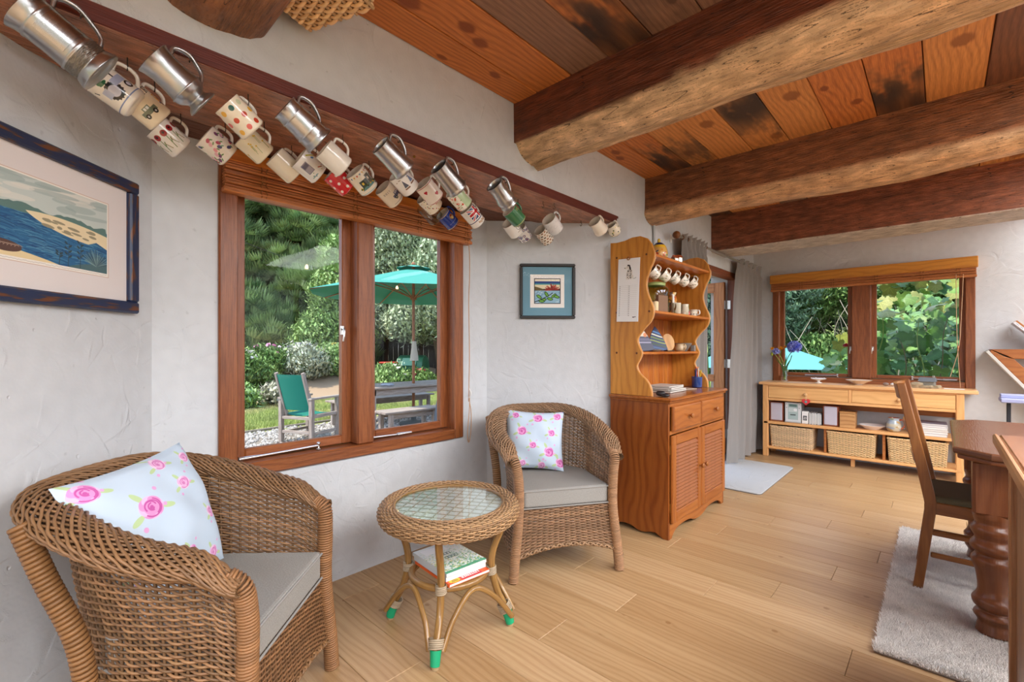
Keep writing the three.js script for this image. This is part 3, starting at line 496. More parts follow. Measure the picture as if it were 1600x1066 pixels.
// weave on a surface f(u, v) -> Vector3. Weavers run along u, stakes along v.
function weave(f, { rows, stakes, amp, r, r2, tone, closed = false, per = 4, stakeR = 0.003, seed = 1, vary = 0.3 }) {
  const rd = rng(seed), list = [], e = 1e-3, nrm = (u, v) => { const a = f(Math.min(1, u + e), v).sub(f(Math.max(0, u - e), v)), b = f(u, Math.min(1, v + e)).sub(f(u, Math.max(0, v - e))); return a.cross(b).normalize(); };
  const K = stakes * per;
  for (let i = 0; i < rows; i++) {
    const v = (i + 0.5) / rows, p = [], n = [], tn = 1 + (rd() - 0.5) * vary * 2, wob = rd() * 9, c = [tone[0] * tn, tone[1] * tn * (0.97 + rd() * 0.06), tone[2] * tn];
    for (let k = 0; k < K + (closed ? 0 : 1); k++) { const u = k / K, q = f(u, v + 0.12 / rows * pn(u * 30 + wob, i * 0.7)), nn = nrm(u, v); const sv = Math.sin(Math.PI * (k / per + i) + Math.PI / 2); q.addScaledVector(nn, amp * Math.sign(sv) * Math.pow(Math.abs(sv), 0.6)); p.push(q); n.push(nn); }
    const pw = rd() * 50; list.push({ p, n, r, r2, c, closed, f: (k) => 1 + vary * 0.55 * pn(k / per * 0.7 + pw, i * 0.31) });
  }
  for (let s = 0; s < stakes + (closed ? 0 : 1); s++) { const u = s / stakes, p = [], n = []; for (let k = 0; k <= 10; k++) { p.push(f(u, k / 10)); n.push(nrm(u, k / 10)); } list.push({ p, n, r: stakeR, r2: stakeR, c: tone.map((x) => x * 0.6) }); }
  return strands(list);
}
const wickerMat = (key, color, rough = 0.5) => std(key, { color, vertexColors: true, roughness: rough });
// cane wound round a path
function wound(path, R, pitch, r, tone, seed = 1, flat = 0.6) {
  const cv = new THREE.CatmullRomCurve3(path.map((p) => V(...p))), L = cv.getLength(), turns = L / pitch, K = Math.ceil(turns * 12), p = [], n = [], rd = rng(seed);
  let nn = V(0.3, 0.2, 1).normalize();
  for (let i = 0; i <= K; i++) { const t = i / K, q = cv.getPointAt(t), tg = cv.getTangentAt(t); nn.addScaledVector(tg, -nn.dot(tg)).normalize(); const b = V().crossVectors(tg, nn), a = t * turns * 6.28318, d = nn.clone().multiplyScalar(Math.cos(a)).addScaledVector(b, Math.sin(a)); p.push(q.addScaledVector(d, R)); n.push(d); }
  return strands([{ p, n, r: pitch * 0.52, r2: r * flat, c: tone, f: (i) => 1 + 0.25 * pn(i / 12 * 0.9 + seed, 0.5) + 0.12 * pn(i / 12 * 3.1, seed) }], 5);
}
// rolled border: strands that turn slowly round an oval core along a path; oval half-axes a (outward) and b (up)
function rolled(path, out, a, b, { turns, count, r, tone, closed = false, K = 200, seed = 3, taper = 0 }) {
  const list = [], rd = rng(seed);
  for (let s = 0; s < count; s++) {
    const p = [], n = [], dir = s % 2 ? 1 : -0.55, ph = s / count * 6.28318 + (s % 2) * 0.2, lay = s % 2 ? 1 : 0.9, tn = 0.82 + rd() * 0.42, sw = rd() * 40;
    for (let k = 0; k < K + (closed ? 0 : 1); k++) {
      const t = k / K, q = path(t), o = out(t), up = V(0, 1, 0), an = ph + dir * turns * t * 6.28318, tp = taper ? clamp(Math.min(t, 1 - t) / taper, 0, 1) * 0.45 + 0.55 : 1;
      const d = o.clone().multiplyScalar(Math.cos(an) * a).addScaledVector(up, Math.sin(an) * b).multiplyScalar(tp * (lay + 0.05 * Math.sin(k * 0.9 + s * 2)));
      p.push(q.clone().add(d)); n.push(o.clone().multiplyScalar(Math.cos(an) / a).addScaledVector(up, Math.sin(an) / b).normalize());
    }
    list.push({ p, n, r, r2: r * 0.8, closed, c: tone.map((x) => x * tn), f: (i) => 1 + 0.3 * pn(i / 9 + sw, s * 0.37) });
  }
  return strands(list);
}
// ---------------------------------------------------------------- armchairs
const CH = {};
{
  const lerpT = (tab, y) => { for (let i = 1; i < tab.length; i++) if (y <= tab[i][0] || i === tab.length - 1) { const [y0, a] = tab[i - 1], [y1, b] = tab[i], t = clamp((y - y0) / (y1 - y0)); return mix(a, b, t * t * (3 - 2 * t) * 0.5 + t * 0.5); } };
  const A = (y) => lerpT([[0, 0.31], [0.3, 0.275], [0.45, 0.272], [0.62, 0.292], [0.82, 0.312]], y), B = (y) => lerpT([[0, 0.52], [0.35, 0.53], [0.82, 0.582]], y), ZF = 0.28;
  const ref = [], N = 600, ex = 2 / 3.1; let acc = 0, last = null; const pt = (th, a, b) => [-a * Math.sign(Math.cos(th)) * Math.pow(Math.abs(Math.cos(th)), ex), -b * Math.pow(Math.abs(Math.sin(th)), ex)];
  for (let i = 0; i <= N; i++) { const th = Math.PI * i / N, q = pt(th, 0.29, 0.55); if (last) acc += Math.hypot(q[0] - last[0], q[1] - last[1]); ref.push([acc, th]); last = q; }
  const TH = (u) => { const s = clamp(u) * acc; let lo = 0, hi = N; while (hi - lo > 1) { const m = (lo + hi) >> 1; if (ref[m][0] < s) lo = m; else hi = m; } const [s0, t0] = ref[lo], [s1, t1] = ref[hi]; return mix(t0, t1, clamp((s - s0) / Math.max(1e-9, s1 - s0))); };
  const YR = (u) => { const d = Math.min(u, 1 - u) * 2; return 0.615 + 0.055 * sstep(0, 0.16, d) + 0.145 * sstep(0.05, 0.85, d); };
  const plan = (u, y) => { const q = pt(TH(u), A(y), B(y)); return V(q[0], y, ZF + q[1]); };
  const shell = (u, v) => { const yb = 0.125 + 0.03 * Math.sin(Math.PI * clamp(u)), y = mix(yb, YR(clamp(u)), v); return plan(u, y); };
  const tone = [0.50, 0.375, 0.265];
  CH.shell = weave((u, v) => shell(1 - u, v), { rows: 66, stakes: 46, amp: 0.0040, r: 0.0041, r2: 0.0032, tone, seed: 3, per: 4, vary: 0.42, stakeR: 0.0045 });
  const outDir = (t) => { const y = YR(t), a = plan(Math.max(0, t - 0.004), y), b = plan(Math.min(1, t + 0.004), y), d = b.sub(a); return V(d.z, 0, -d.x).normalize().negate(); };
  const chk = outDir(0.5); const sg = chk.z < 0 ? 1 : -1;
  const outw = (t) => outDir(t).multiplyScalar(sg);
  const rimW = (t) => 0.010 + 0.026 * sstep(0.04, 0.42, Math.min(t, 1 - t) * 2);
  const rimPath = (t) => { const p = plan(t, YR(t)); p.addScaledVector(outw(t), rimW(t)); p.y += 0.004; return p; };
  CH.rim = rolled(rimPath, (t) => outw(t), 0.056, 0.034, { turns: 3.5, count: 38, r: 0.0040, tone: [0.50, 0.37, 0.255], K: 230, seed: 8, taper: 0.1 });
  { const pts = []; for (let i = 0; i <= 40; i++) pts.push(rimPath(i / 40)); CH.rimCore = tube(pts.slice(1, -1), 0.020, { seg: 90, sides: 8 }); }
  const arch = (x) => 0.12 + 0.055 * (1 - Math.pow(Math.abs(x) / 0.29, 2));
  CH.front = weave((u, v) => { const y0 = 0.115, a = mix(0.298, 0.258, v); const x = mix(-a, a, u), yb = arch(x); return V(x, mix(yb, 0.366, v), ZF + 0.004 - 0.02 * v); }, { rows: 29, stakes: 18, amp: 0.0040, r: 0.0041, r2: 0.0032, tone: [0.48, 0.335, 0.225], seed: 12, per: 4, vary: 0.34 });
  { const pts = []; for (let i = 0; i <= 20; i++) { const x = mix(-0.302, 0.302, i / 20); pts.push(V(x, arch(x) - 0.006, ZF + 0.006)); } const cv = new THREE.CatmullRomCurve3(pts); const fr = rolled((t) => cv.getPoint(t), () => V(0, 0, 1), 0.008, 0.008, { turns: 12, count: 4, r: 0.0055, tone: [0.5, 0.36, 0.23], K: 120, seed: 4 });
    const sk = rolled((t) => { const p = plan(t, 0.125 + 0.03 * Math.sin(Math.PI * t)); p.y -= 0.006; return p; }, (t) => outw(t), 0.008, 0.008, { turns: 30, count: 4, r: 0.0055, tone: [0.5, 0.36, 0.23], K: 240, seed: 5 }); CH.hem = mergeGeometries([fr, sk]); }
  { // a band of three weavers a third of the way up
    CH.band = rolled((t) => { const p = plan(t, 0.345); p.addScaledVector(outw(t), 0.008); return p; }, (t) => outw(t), 0.005, 0.008, { turns: 18, count: 3, r: 0.0045, tone: [0.52, 0.37, 0.24], K: 220, seed: 6 }); }
  const postPath = (s) => [[s * 0.302, 0.0, ZF + 0.012], [s * 0.292, 0.12, ZF + 0.008], [s * 0.268, 0.36, ZF - 0.004], [s * 0.272, 0.54, ZF - 0.002], [s * 0.285, 0.615, ZF - 0.012], [s * 0.292, 0.64, ZF - 0.045]];
  CH.post = (s) => wound(postPath(s), 0.024, 0.0085, 0.006, [0.56, 0.38, 0.24], 20 + s, 0.6);
  CH.postCore = (s) => tube(postPath(s), 0.022, { seg: 24, sides: 10 });
  CH.legCap = (s) => lathe([[0, 0], [0.016, 0], [0.018, 0.05], [0.021, 0.09]], 12).translate(s * 0.303, 0, ZF + 0.012);
  CH.rear = (s) => lathe([[0, 0], [0.016, 0], [0.020, 0.2]], 12).translate(s * 0.20, 0, -0.17);
  const strut = (s) => [[s * 0.325, 0.79, -0.235], [s * 0.318, 0.66, -0.185], [s * 0.305, 0.48, -0.115], [s * 0.300, 0.28, -0.10], [s * 0.305, 0.12, -0.13], [s * 0.31, 0.0, -0.15]];
  CH.strut = (s) => wound(strut(s), 0.023, 0.012, 0.006, [0.50, 0.34, 0.19], 30 + s, 0.35); CH.strutCore = (s) => tube(strut(s), 0.022, { seg: 20, sides: 10 });
  CH.deck = new THREE.BoxGeometry(0.44, 0.02, 0.32).translate(0, 0.355, 0.06);
  // seat pad with piped edges
  const padPts = (() => { const o = []; const hw = 0.246, f = ZF - 0.004, b = -0.20; const cr = (cx, cz, r, a0, a1) => { for (let i = 0; i <= 6; i++) { const a = mix(a0, a1, i / 6); o.push([cx + r * Math.cos(a), cz + r * Math.sin(a)]); } }; cr(hw - 0.025, f - 0.025, 0.025, 0, Math.PI / 2); cr(-hw + 0.025, f - 0.025, 0.025, Math.PI / 2, Math.PI); cr(-hw + 0.145, b + 0.145, 0.145, Math.PI, Math.PI * 1.5); cr(hw - 0.145, b + 0.145, 0.145, Math.PI * 1.5, Math.PI * 2); return o; })();
  CH.pad = (() => { const g = new THREE.ExtrudeGeometry(poly(padPts), { depth: 0.075, bevelEnabled: true, bevelSize: 0.012, bevelThickness: 0.012, bevelOffset: -0.012, bevelSegments: 3 }).rotateX(Math.PI / 2).translate(0, 0.462, 0); const p = g.attributes.position; for (let i = 0; i < p.count; i++) if (p.getY(i) > 0.45) p.setY(i, p.getY(i) + 0.006 * pn(p.getX(i) * 9, p.getZ(i) * 9) - 0.006); g.computeVertexNormals(); return uvm(g, 'x'); })();
  const pipe = (y) => tube(padPts.map(([x, z]) => V(x, y, z)), 0.0042, { seg: 120, sides: 6, closed: true });
  CH.piping = merge([pipe(0.462), pipe(0.373)]);
}
const padMat = std('grey_weave', { color: 0xb3b0aa, map: TEX.cloth, roughness: 0.95, bumpMap: TEX.weave, bumpScale: 0.0012 });
const padPipe = std('grey_piping', { color: 0x94918b, roughness: 0.95 });
function armchair(label, shade, pos, turn) {
  const t = thing('wicker_armchair', label, 'armchair', pos, turn, 'wicker armchairs');
  const w = wickerMat('wicker_' + shade[0], shade[1]), core = std('wicker_core', { color: 0x5a3f28, roughness: 0.9 });
  for (const [n, g] of [['woven_shell', CH.shell], ['woven_front', CH.front], ['rolled_rim', CH.rim]]) part(t, n, g, w).userData.kind = 'stuff';
  part(t, 'rim_core', CH.rimCore, core); part(t, 'hem_braid', CH.hem, w); part(t, 'waist_band', CH.band, w);
  for (const s of [-1, 1]) { const p = part(t, 'front_post', CH.post(s), w); part(p, 'post_core', CH.postCore(s), core); part(t, 'leg', CH.legCap(s), std('cane_' + shade[0], { color: shade[2], roughness: 0.6 })); const q = part(t, 'rear_strut', CH.strut(s), w); part(q, 'strut_core', CH.strutCore(s), core); }
  part(t, 'seat_deck', CH.deck, core);
  const pad = part(t, 'seat_pad', CH.pad, padMat, 'grey woven seat pad'); part(pad, 'piping', CH.piping, padPipe);
  return t;
}
// front centre minus 0.28 along the facing direction gives the centre of the seat
armchair('large brown wicker armchair in the left foreground beside the framed seascape', ['dark', 0xb89c7c, 0x7a5636], [0.000, 0, 5.800], rad(135));
armchair('greyer wicker armchair standing between the round table and the pine dresser', ['pale', 0xcfbba6, 0x94745a], [-0.010, 0, 4.030], rad(57));

// ---------------------------------------------------------------- scatter pillows
function pillowGeo(hw, hh, T, seed, slump = 0) {
  const n = 30, P = [], U = [], I = [];
  for (const side of [1, -1]) {
    const base = P.length / 3;
    for (let j = 0; j <= n; j++) for (let i = 0; i <= n; i++) {
      const s = i / n * 2 - 1, t = j / n * 2 - 1, x = s * hw * (1 - 0.075 * (1 - t * t) * Math.abs(s)) * (1 - slump * sstep(0.3, -1, t)), y = t * hh * (1 - 0.075 * (1 - s * s) * Math.abs(t)) ;
      const k = Math.pow(Math.max(0, (1 - s * s) * (1 - t * t)), 0.42), cr = 0.012 * pn(s * 1.7 + seed, t * 1.7) * k + 0.006 * Math.sin((s * 0.8 + t) * 7 + seed) * k * (0.4 + Math.abs(s));
      P.push(x, y, side * (T * k + (side > 0 ? cr : 0))); U.push(i / n, j / n);
    }
    for (let j = 0; j < n; j++) for (let i = 0; i < n; i++) { const a = base + j * (n + 1) + i, b = a + 1, c = a + n + 1, d = c + 1; side > 0 ? I.push(a, b, c, b, d, c) : I.push(a, c, b, b, c, d); }
  }
  const g = new THREE.BufferGeometry(); g.setAttribute('position', new THREE.Float32BufferAttribute(P, 3)); g.setAttribute('uv', new THREE.Float32BufferAttribute(U, 2)); g.setIndex(I); g.computeVertexNormals(); return g;
}
function rose(g, x, y, s, col) {                                   // printed rose with petals and leaves
  const leaf = (a, d) => { g.save(); g.translate(x, y); g.rotate(a); g.fillStyle = '#b9cf9a'; g.beginPath(); g.ellipse(d, 0, s * 0.55, s * 0.22, 0, 0, 7); g.fill(); g.restore(); };
  leaf(0.3, s * 1.3); leaf(2.7, s * 1.35); leaf(4.2, s * 1.2);
  for (const [a, d, r] of [[0.2, 0.75, 0.16], [2.2, 1.2, 0.2], [5.4, 1.15, 0.17]]) { g.fillStyle = '#dfa6d2'; g.beginPath(); g.arc(x + Math.cos(a) * d * s * 1.4, y + Math.sin(a) * d * s * 1.4, r * s, 0, 7); g.fill(); }
  const cs = col ? ['#ecbcdc', '#e096c8', '#d374b4', '#c2599f'] : ['#f0d0e4', '#e6b2d6', '#da94c4', '#cf7cb4'];
  for (let k = 0; k < 8; k++) { const a = k / 8 * 6.283; g.fillStyle = cs[k % 2]; g.beginPath(); g.ellipse(x + Math.cos(a) * s * 0.55, y + Math.sin(a) * s * 0.5, s * 0.5, s * 0.38, a + 1.57, 0, 7); g.fill(); }
  g.fillStyle = cs[1]; g.beginPath(); g.arc(x, y, s * 0.6, 0, 7); g.fill();
  g.strokeStyle = cs[3]; g.lineWidth = s * 0.11; for (let k = 0; k < 5; k++) { g.beginPath(); g.arc(x + s * 0.06 * Math.sin(k * 2.3), y + s * 0.06 * Math.cos(k * 1.9), s * (0.14 + 0.14 * k), k * 1.3, k * 1.3 + 3.6); g.stroke(); }
  g.fillStyle = cs[3]; g.beginPath(); g.arc(x, y, s * 0.14, 0, 7); g.fill();
}
function pillowMat(key, roses) {
  const t = canvasTex(512, 512, (g, w, h) => { g.fillStyle = '#c3d3e1'; g.fillRect(0, 0, w, h); for (const [x, y, s, c] of roses) rose(g, x * w, y * h, s * w * 1.3, c); });
  return std(key, { map: t, roughness: 0.95, bumpMap: TEX.weave, bumpScale: 0.0004 });
}
const pg1 = pillowGeo(0.225, 0.215, 0.075, 1, 0.22), pg2 = pillowGeo(0.185, 0.185, 0.07, 5);
{
  const pl = thing('scatter_pillow', 'pale blue rose-print pillow in the large left armchair', 'pillow', [0, 0, 0], 0, 'rose-print pillows');
  part(pl, 'pillow_cover', pg1, pillowMat('rose_print_large', [[0.09, 0.10, 0.06, 1], [0.36, 0.36, 0.072, 1], [0.70, 0.30, 0.046, 0], [0.52, 0.80, 0.05, 1], [0.86, 0.60, 0.042, 0], [0.62, 0.08, 0.05, 0], [0.12, 0.68, 0.05, 0], [0.90, 0.12, 0.04, 0], [0.80, 0.90, 0.045, 0]]));
  // leans on the chair back; local frame of the chair: faces (0.707, -0.707)
  pl.rotation.order = 'YXZ'; pl.position.set(-0.058, 0.680, 5.912); pl.rotation.set(rad(-24), rad(130), rad(4));
  const p2 = thing('scatter_pillow', 'pale blue rose-print pillow in the wicker armchair by the dresser', 'pillow', [0, 0, 0], 0, 'rose-print pillows');
  part(p2, 'pillow_cover', pg2, pillowMat('rose_print_small', [[0.16, 0.10, 0.05, 1], [0.54, 0.14, 0.07, 1], [0.88, 0.10, 0.06, 1], [0.27, 0.38, 0.07, 1], [0.78, 0.40, 0.055, 1], [0.46, 0.62, 0.05, 1], [0.74, 0.72, 0.075, 1], [0.30, 0.92, 0.05, 0], [0.94, 0.88, 0.065, 1], [0.62, 0.95, 0.05, 0]]));
  p2.rotation.order = 'YXZ'; p2.position.set(-0.165, 0.650, 3.995); p2.rotation.set(rad(-20), rad(45), rad(-3));
}

// ---------------------------------------------------------------- round cane table
{
  const t = thing('cane_side_table', 'round wicker and cane side table with glass top and green-wrapped feet', 'side table', [0.093, 0, 4.886]);
  const cane = new THREE.MeshPhysicalMaterial({ color: 0xa17a42, map: TEX.grainC, roughness: 0.38, clearcoat: 0.3 }); cane.name = 'bent_cane';
  const Rr = 0.274, aR = 0.034, hR = 0.040, yR = 0.508;
  const torus = (u, v) => { const a = u * 6.28318, b = -2.2 + v * 5.0; const r = Rr + aR * Math.cos(b), y = yR + hR * Math.sin(b); return V(r * Math.cos(-a), y, r * Math.sin(-a)); };
  const w = wickerMat('wicker_table', 0xe2ccb0, 0.45);
  part(t, 'woven_rim', weave(torus, { rows: 26, stakes: 76, amp: 0.0034, r: 0.0042, r2: 0.0030, tone: [0.52, 0.38, 0.245], closed: true, per: 4, seed: 51, vary: 0.26 }), w).userData.kind = 'stuff';
  part(t, 'rim_core', new THREE.TorusGeometry(Rr, 0.028, 10, 60).rotateX(Math.PI / 2).translate(0, yR, 0), std('wicker_core', {}));
  part(t, 'inner_ring', new THREE.TorusGeometry(0.242, 0.008, 8, 60).rotateX(Math.PI / 2).translate(0, 0.535, 0), cane);
  part(t, 'glass_top', new THREE.CylinderGeometry(0.240, 0.240, 0.006, 60).translate(0, 0.537, 0), phys('table_glass', { color: 0xf8fbfa, roughness: 0.02, transmission: 1, thickness: 0, ior: 1.55 }));
  { // crossed cane strips under the glass
    const l = []; for (let i = -5; i <= 5; i++) { const c = i * 0.045, h = Math.sqrt(Math.max(0, 0.236 ** 2 - c * c)); l.push(bx(c - 0.003, c + 0.003, 0.5310, 0.5330, -h, h, 0.0008), bx(-h, h, 0.5288, 0.5308, c - 0.003, c + 0.003, 0.0008)); }
    part(t, 'cane_lattice', merge(l).rotateY(0.5), std('lattice_cane', { color: 0xb4ae98, roughness: 0.7 })).userData.kind = 'stuff';
    part(t, 'under_panel', new THREE.CylinderGeometry(0.243, 0.243, 0.004, 48).translate(0, 0.526, 0), std('under_panel', { color: 0xe2e6e2, roughness: 0.8 })); }  // panel kept near white to stand in for the pale reflection in the glass
  const feet = [[0.195, 0.229], [0.212, -0.165], [-0.212, 0.164], [-0.193, -0.230]];
  const order = [0, 1, 3, 2], lash = std('cane_lashing', { color: 0xa48a64, roughness: 0.8 }), green = std('green_tape', { color: 0x0f9a68, roughness: 0.55 });
  const ang = feet.map(([x, z]) => Math.atan2(z, x));
  feet.forEach(([fx, fz], i) => {
    const a = ang[i], R = Math.hypot(fx, fz), P = (r, y) => V(Math.cos(a) * r, y, Math.sin(a) * r);
    const leg = part(t, 'leg', tube([P(0.245, 0.505), P(0.232, 0.43), P(0.196, 0.33), P(0.190, 0.25), P(0.215, 0.15), P(R - 0.012, 0.07), P(R, 0.012)], 0.0165, { seg: 40, sides: 10, r1: 0.0145 }), cane);
    part(leg, 'foot_wrap', tube([P(R - 0.012, 0.066), P(R - 0.004, 0.04), P(R + 0.004, 0.012)], 0.023, { seg: 8, sides: 12, r1: 0.0185 }), green, 'green tape wrap');
    part(leg, 'foot_pad', tube([P(R + 0.002, 0.014), P(R + 0.003, 0)], 0.015, { seg: 2, sides: 12 }), lash);
    part(leg, 'lashing', wound([P(R - 0.030, 0.098).toArray(), P(R - 0.013, 0.066).toArray()], 0.027, 0.007, 0.006, [0.42, 0.33, 0.22], i), wickerMat('lashing_cane', 0xffffff));
    part(leg, 'lashing', wound([P(0.186, 0.262).toArray(), P(0.188, 0.225).toArray()], 0.021, 0.007, 0.006, [0.42, 0.33, 0.22], i + 5), wickerMat('lashing_cane', 0xffffff));
  });
  // hooped braces between neighbouring feet
  for (let k = 0; k < 4; k++) {
    const i = order[k], j = order[(k + 1) % 4], a = ang[i]; let b = ang[j]; while (b - a > Math.PI) b -= 2 * Math.PI; while (b - a < -Math.PI) b += 2 * Math.PI;
    const pts = []; for (let s = 0; s <= 12; s++) { const q = s / 12, an = mix(a, b, 0.06 + 0.88 * q), hgt = Math.pow(Math.sin(Math.PI * q), 0.62), r = mix(0.285, 0.185, hgt); pts.push(V(Math.cos(an) * r, 0.055 + 0.165 * hgt, Math.sin(an) * r)); }
    part(t, 'brace', tube(pts, 0.0115, { seg: 44, sides: 8 }), cane);
  }
  part(t, 'shelf_ring', new THREE.TorusGeometry(0.165, 0.015, 10, 48).rotateX(Math.PI / 2).translate(0, 0.235, 0), cane);
  for (const z of [-0.075, 0, 0.075]) { const h = Math.sqrt(0.165 ** 2 - z * z); part(t, 'shelf_rod', tube([V(-h, 0.243, z), V(0, 0.244, z), V(h, 0.243, z)], 0.008, { seg: 8, sides: 8 }), cane); }
}
// ---------------------------------------------------------------- magazines on the table shelf
function magazine(label, w, h, th, pos, turn, cover, spine, pages = 0xe8e4dc) {
  const t = thing('magazine', label, 'magazine', pos, turn, 'magazines on the cane table');
  part(t, 'pages', bx(-w / 2 + 0.001, w / 2 - 0.001, 0.001, th - 0.001, -h / 2 + 0.001, h / 2 - 0.001, 0.0005), std('paper_' + pages, { color: pages, roughness: 0.8 }));
  const g = new THREE.PlaneGeometry(w, h).rotateX(-Math.PI / 2); const gb = g.clone(); gb.translate(0, th - 0.0006, 0);
  part(t, 'cover', merge([new THREE.BoxGeometry(w, 0.001, h).translate(0, th - 0.0005, 0)]), cover);
  part(t, 'back_cover', new THREE.BoxGeometry(w, 0.001, h).translate(0, 0.0005, 0), spine);
  part(t, 'spine', new THREE.BoxGeometry(w, th, 0.0016).translate(0, th / 2, h / 2), spine);
  return t;
}
{
  const r = rng(77);
  const garden = canvasTex(512, 384, (g, cw, ch) => {
    g.translate(0, ch); g.rotate(-Math.PI / 2); const w = ch, h = cw; g.fillStyle = '#f2f6f4'; g.fillRect(0, 0, w, h);
    for (let i = 0; i < 900; i++) { const x = r() * w, y = h * Math.pow(r(), 0.7), k = y / h; g.fillStyle = r() < 0.3 ? `rgba(220,210,90,${0.25 + 0.4 * k})` : r() < 0.5 ? `rgba(90,160,90,${0.2 + 0.5 * k})` : `rgba(60,150,130,${0.15 + 0.35 * k})`; g.beginPath(); g.ellipse(x, y, 3 + r() * 13 * k, 2 + r() * 8 * k, r() * 3, 0, 7); g.fill(); }
    g.strokeStyle = '#5b6a54'; for (let i = 0; i < 26; i++) { const x = r() * w, y = h * (0.55 + 0.4 * r()); g.lineWidth = 1.5 + r() * 2; g.beginPath(); g.moveTo(x, y + 30); g.lineTo(x + r() * 14 - 7, y - 30); g.stroke(); }
    g.fillStyle = '#ffffff'; g.fillRect(w * 0.12, h * 0.07, w * 0.55, h * 0.2); g.fillStyle = 'rgba(70,160,120,0.8)'; g.fillRect(0, h * 0.93, w, h * 0.07);
    g.strokeStyle = '#4a6e6a'; g.lineWidth = 6; for (const [y, n] of [[0.36, 3], [0.50, 4]]) for (let i = 0; i < n; i++) { const x = w * (0.38 + i * 0.08); g.strokeRect(x, h * y, 22, 34); }
  });
  const orange = std('magazine_orange', { color: 0xe0622a, roughness: 0.45 });
  const listener = canvasTex(512, 384, (g, w, h) => { g.fillStyle = '#e2571f'; g.fillRect(0, 0, w, h); g.save(); g.translate(w, h / 2); g.rotate(Math.PI / 2); g.fillStyle = '#c9202e'; g.fillRect(-120, 0, 190, 66); g.fillStyle = '#fff'; g.font = 'bold 38px sans-serif'; g.textAlign = 'center'; g.fillText('LISTENER', -26, 50); g.fillStyle = '#f2c21a'; g.beginPath(); g.ellipse(125, 34, 48, 30, 0, 0, 7); g.fill(); g.fillStyle = '#222'; g.fillRect(94, 22, 60, 7); g.fillRect(98, 38, 50, 7); g.restore(); });
  const lis = std('magazine_listener', { map: listener, roughness: 0.4 });
  const a = magazine('orange magazine at the bottom of the pile on the cane table', 0.28, 0.205, 0.012, [0.118, 0.253, 4.894], rad(-6), lis, orange);
  const b = magazine('thick white-paged magazine in the middle of the pile on the cane table', 0.265, 0.205, 0.020, [0.098, 0.2655, 4.890], rad(-6), std('magazine_plain', { color: 0xe9ece8, roughness: 0.4 }), std('magazine_plain_back', { color: 0xcfd6d8, roughness: 0.4 }));
  const c = magazine('green garden magazine on top of the pile on the cane table', 0.272, 0.208, 0.014, [0.098, 0.286, 4.892], rad(-5), std('magazine_garden', { map: garden, roughness: 0.3 }), std('magazine_plain_back', {}));
  void a; void b; void c;
}
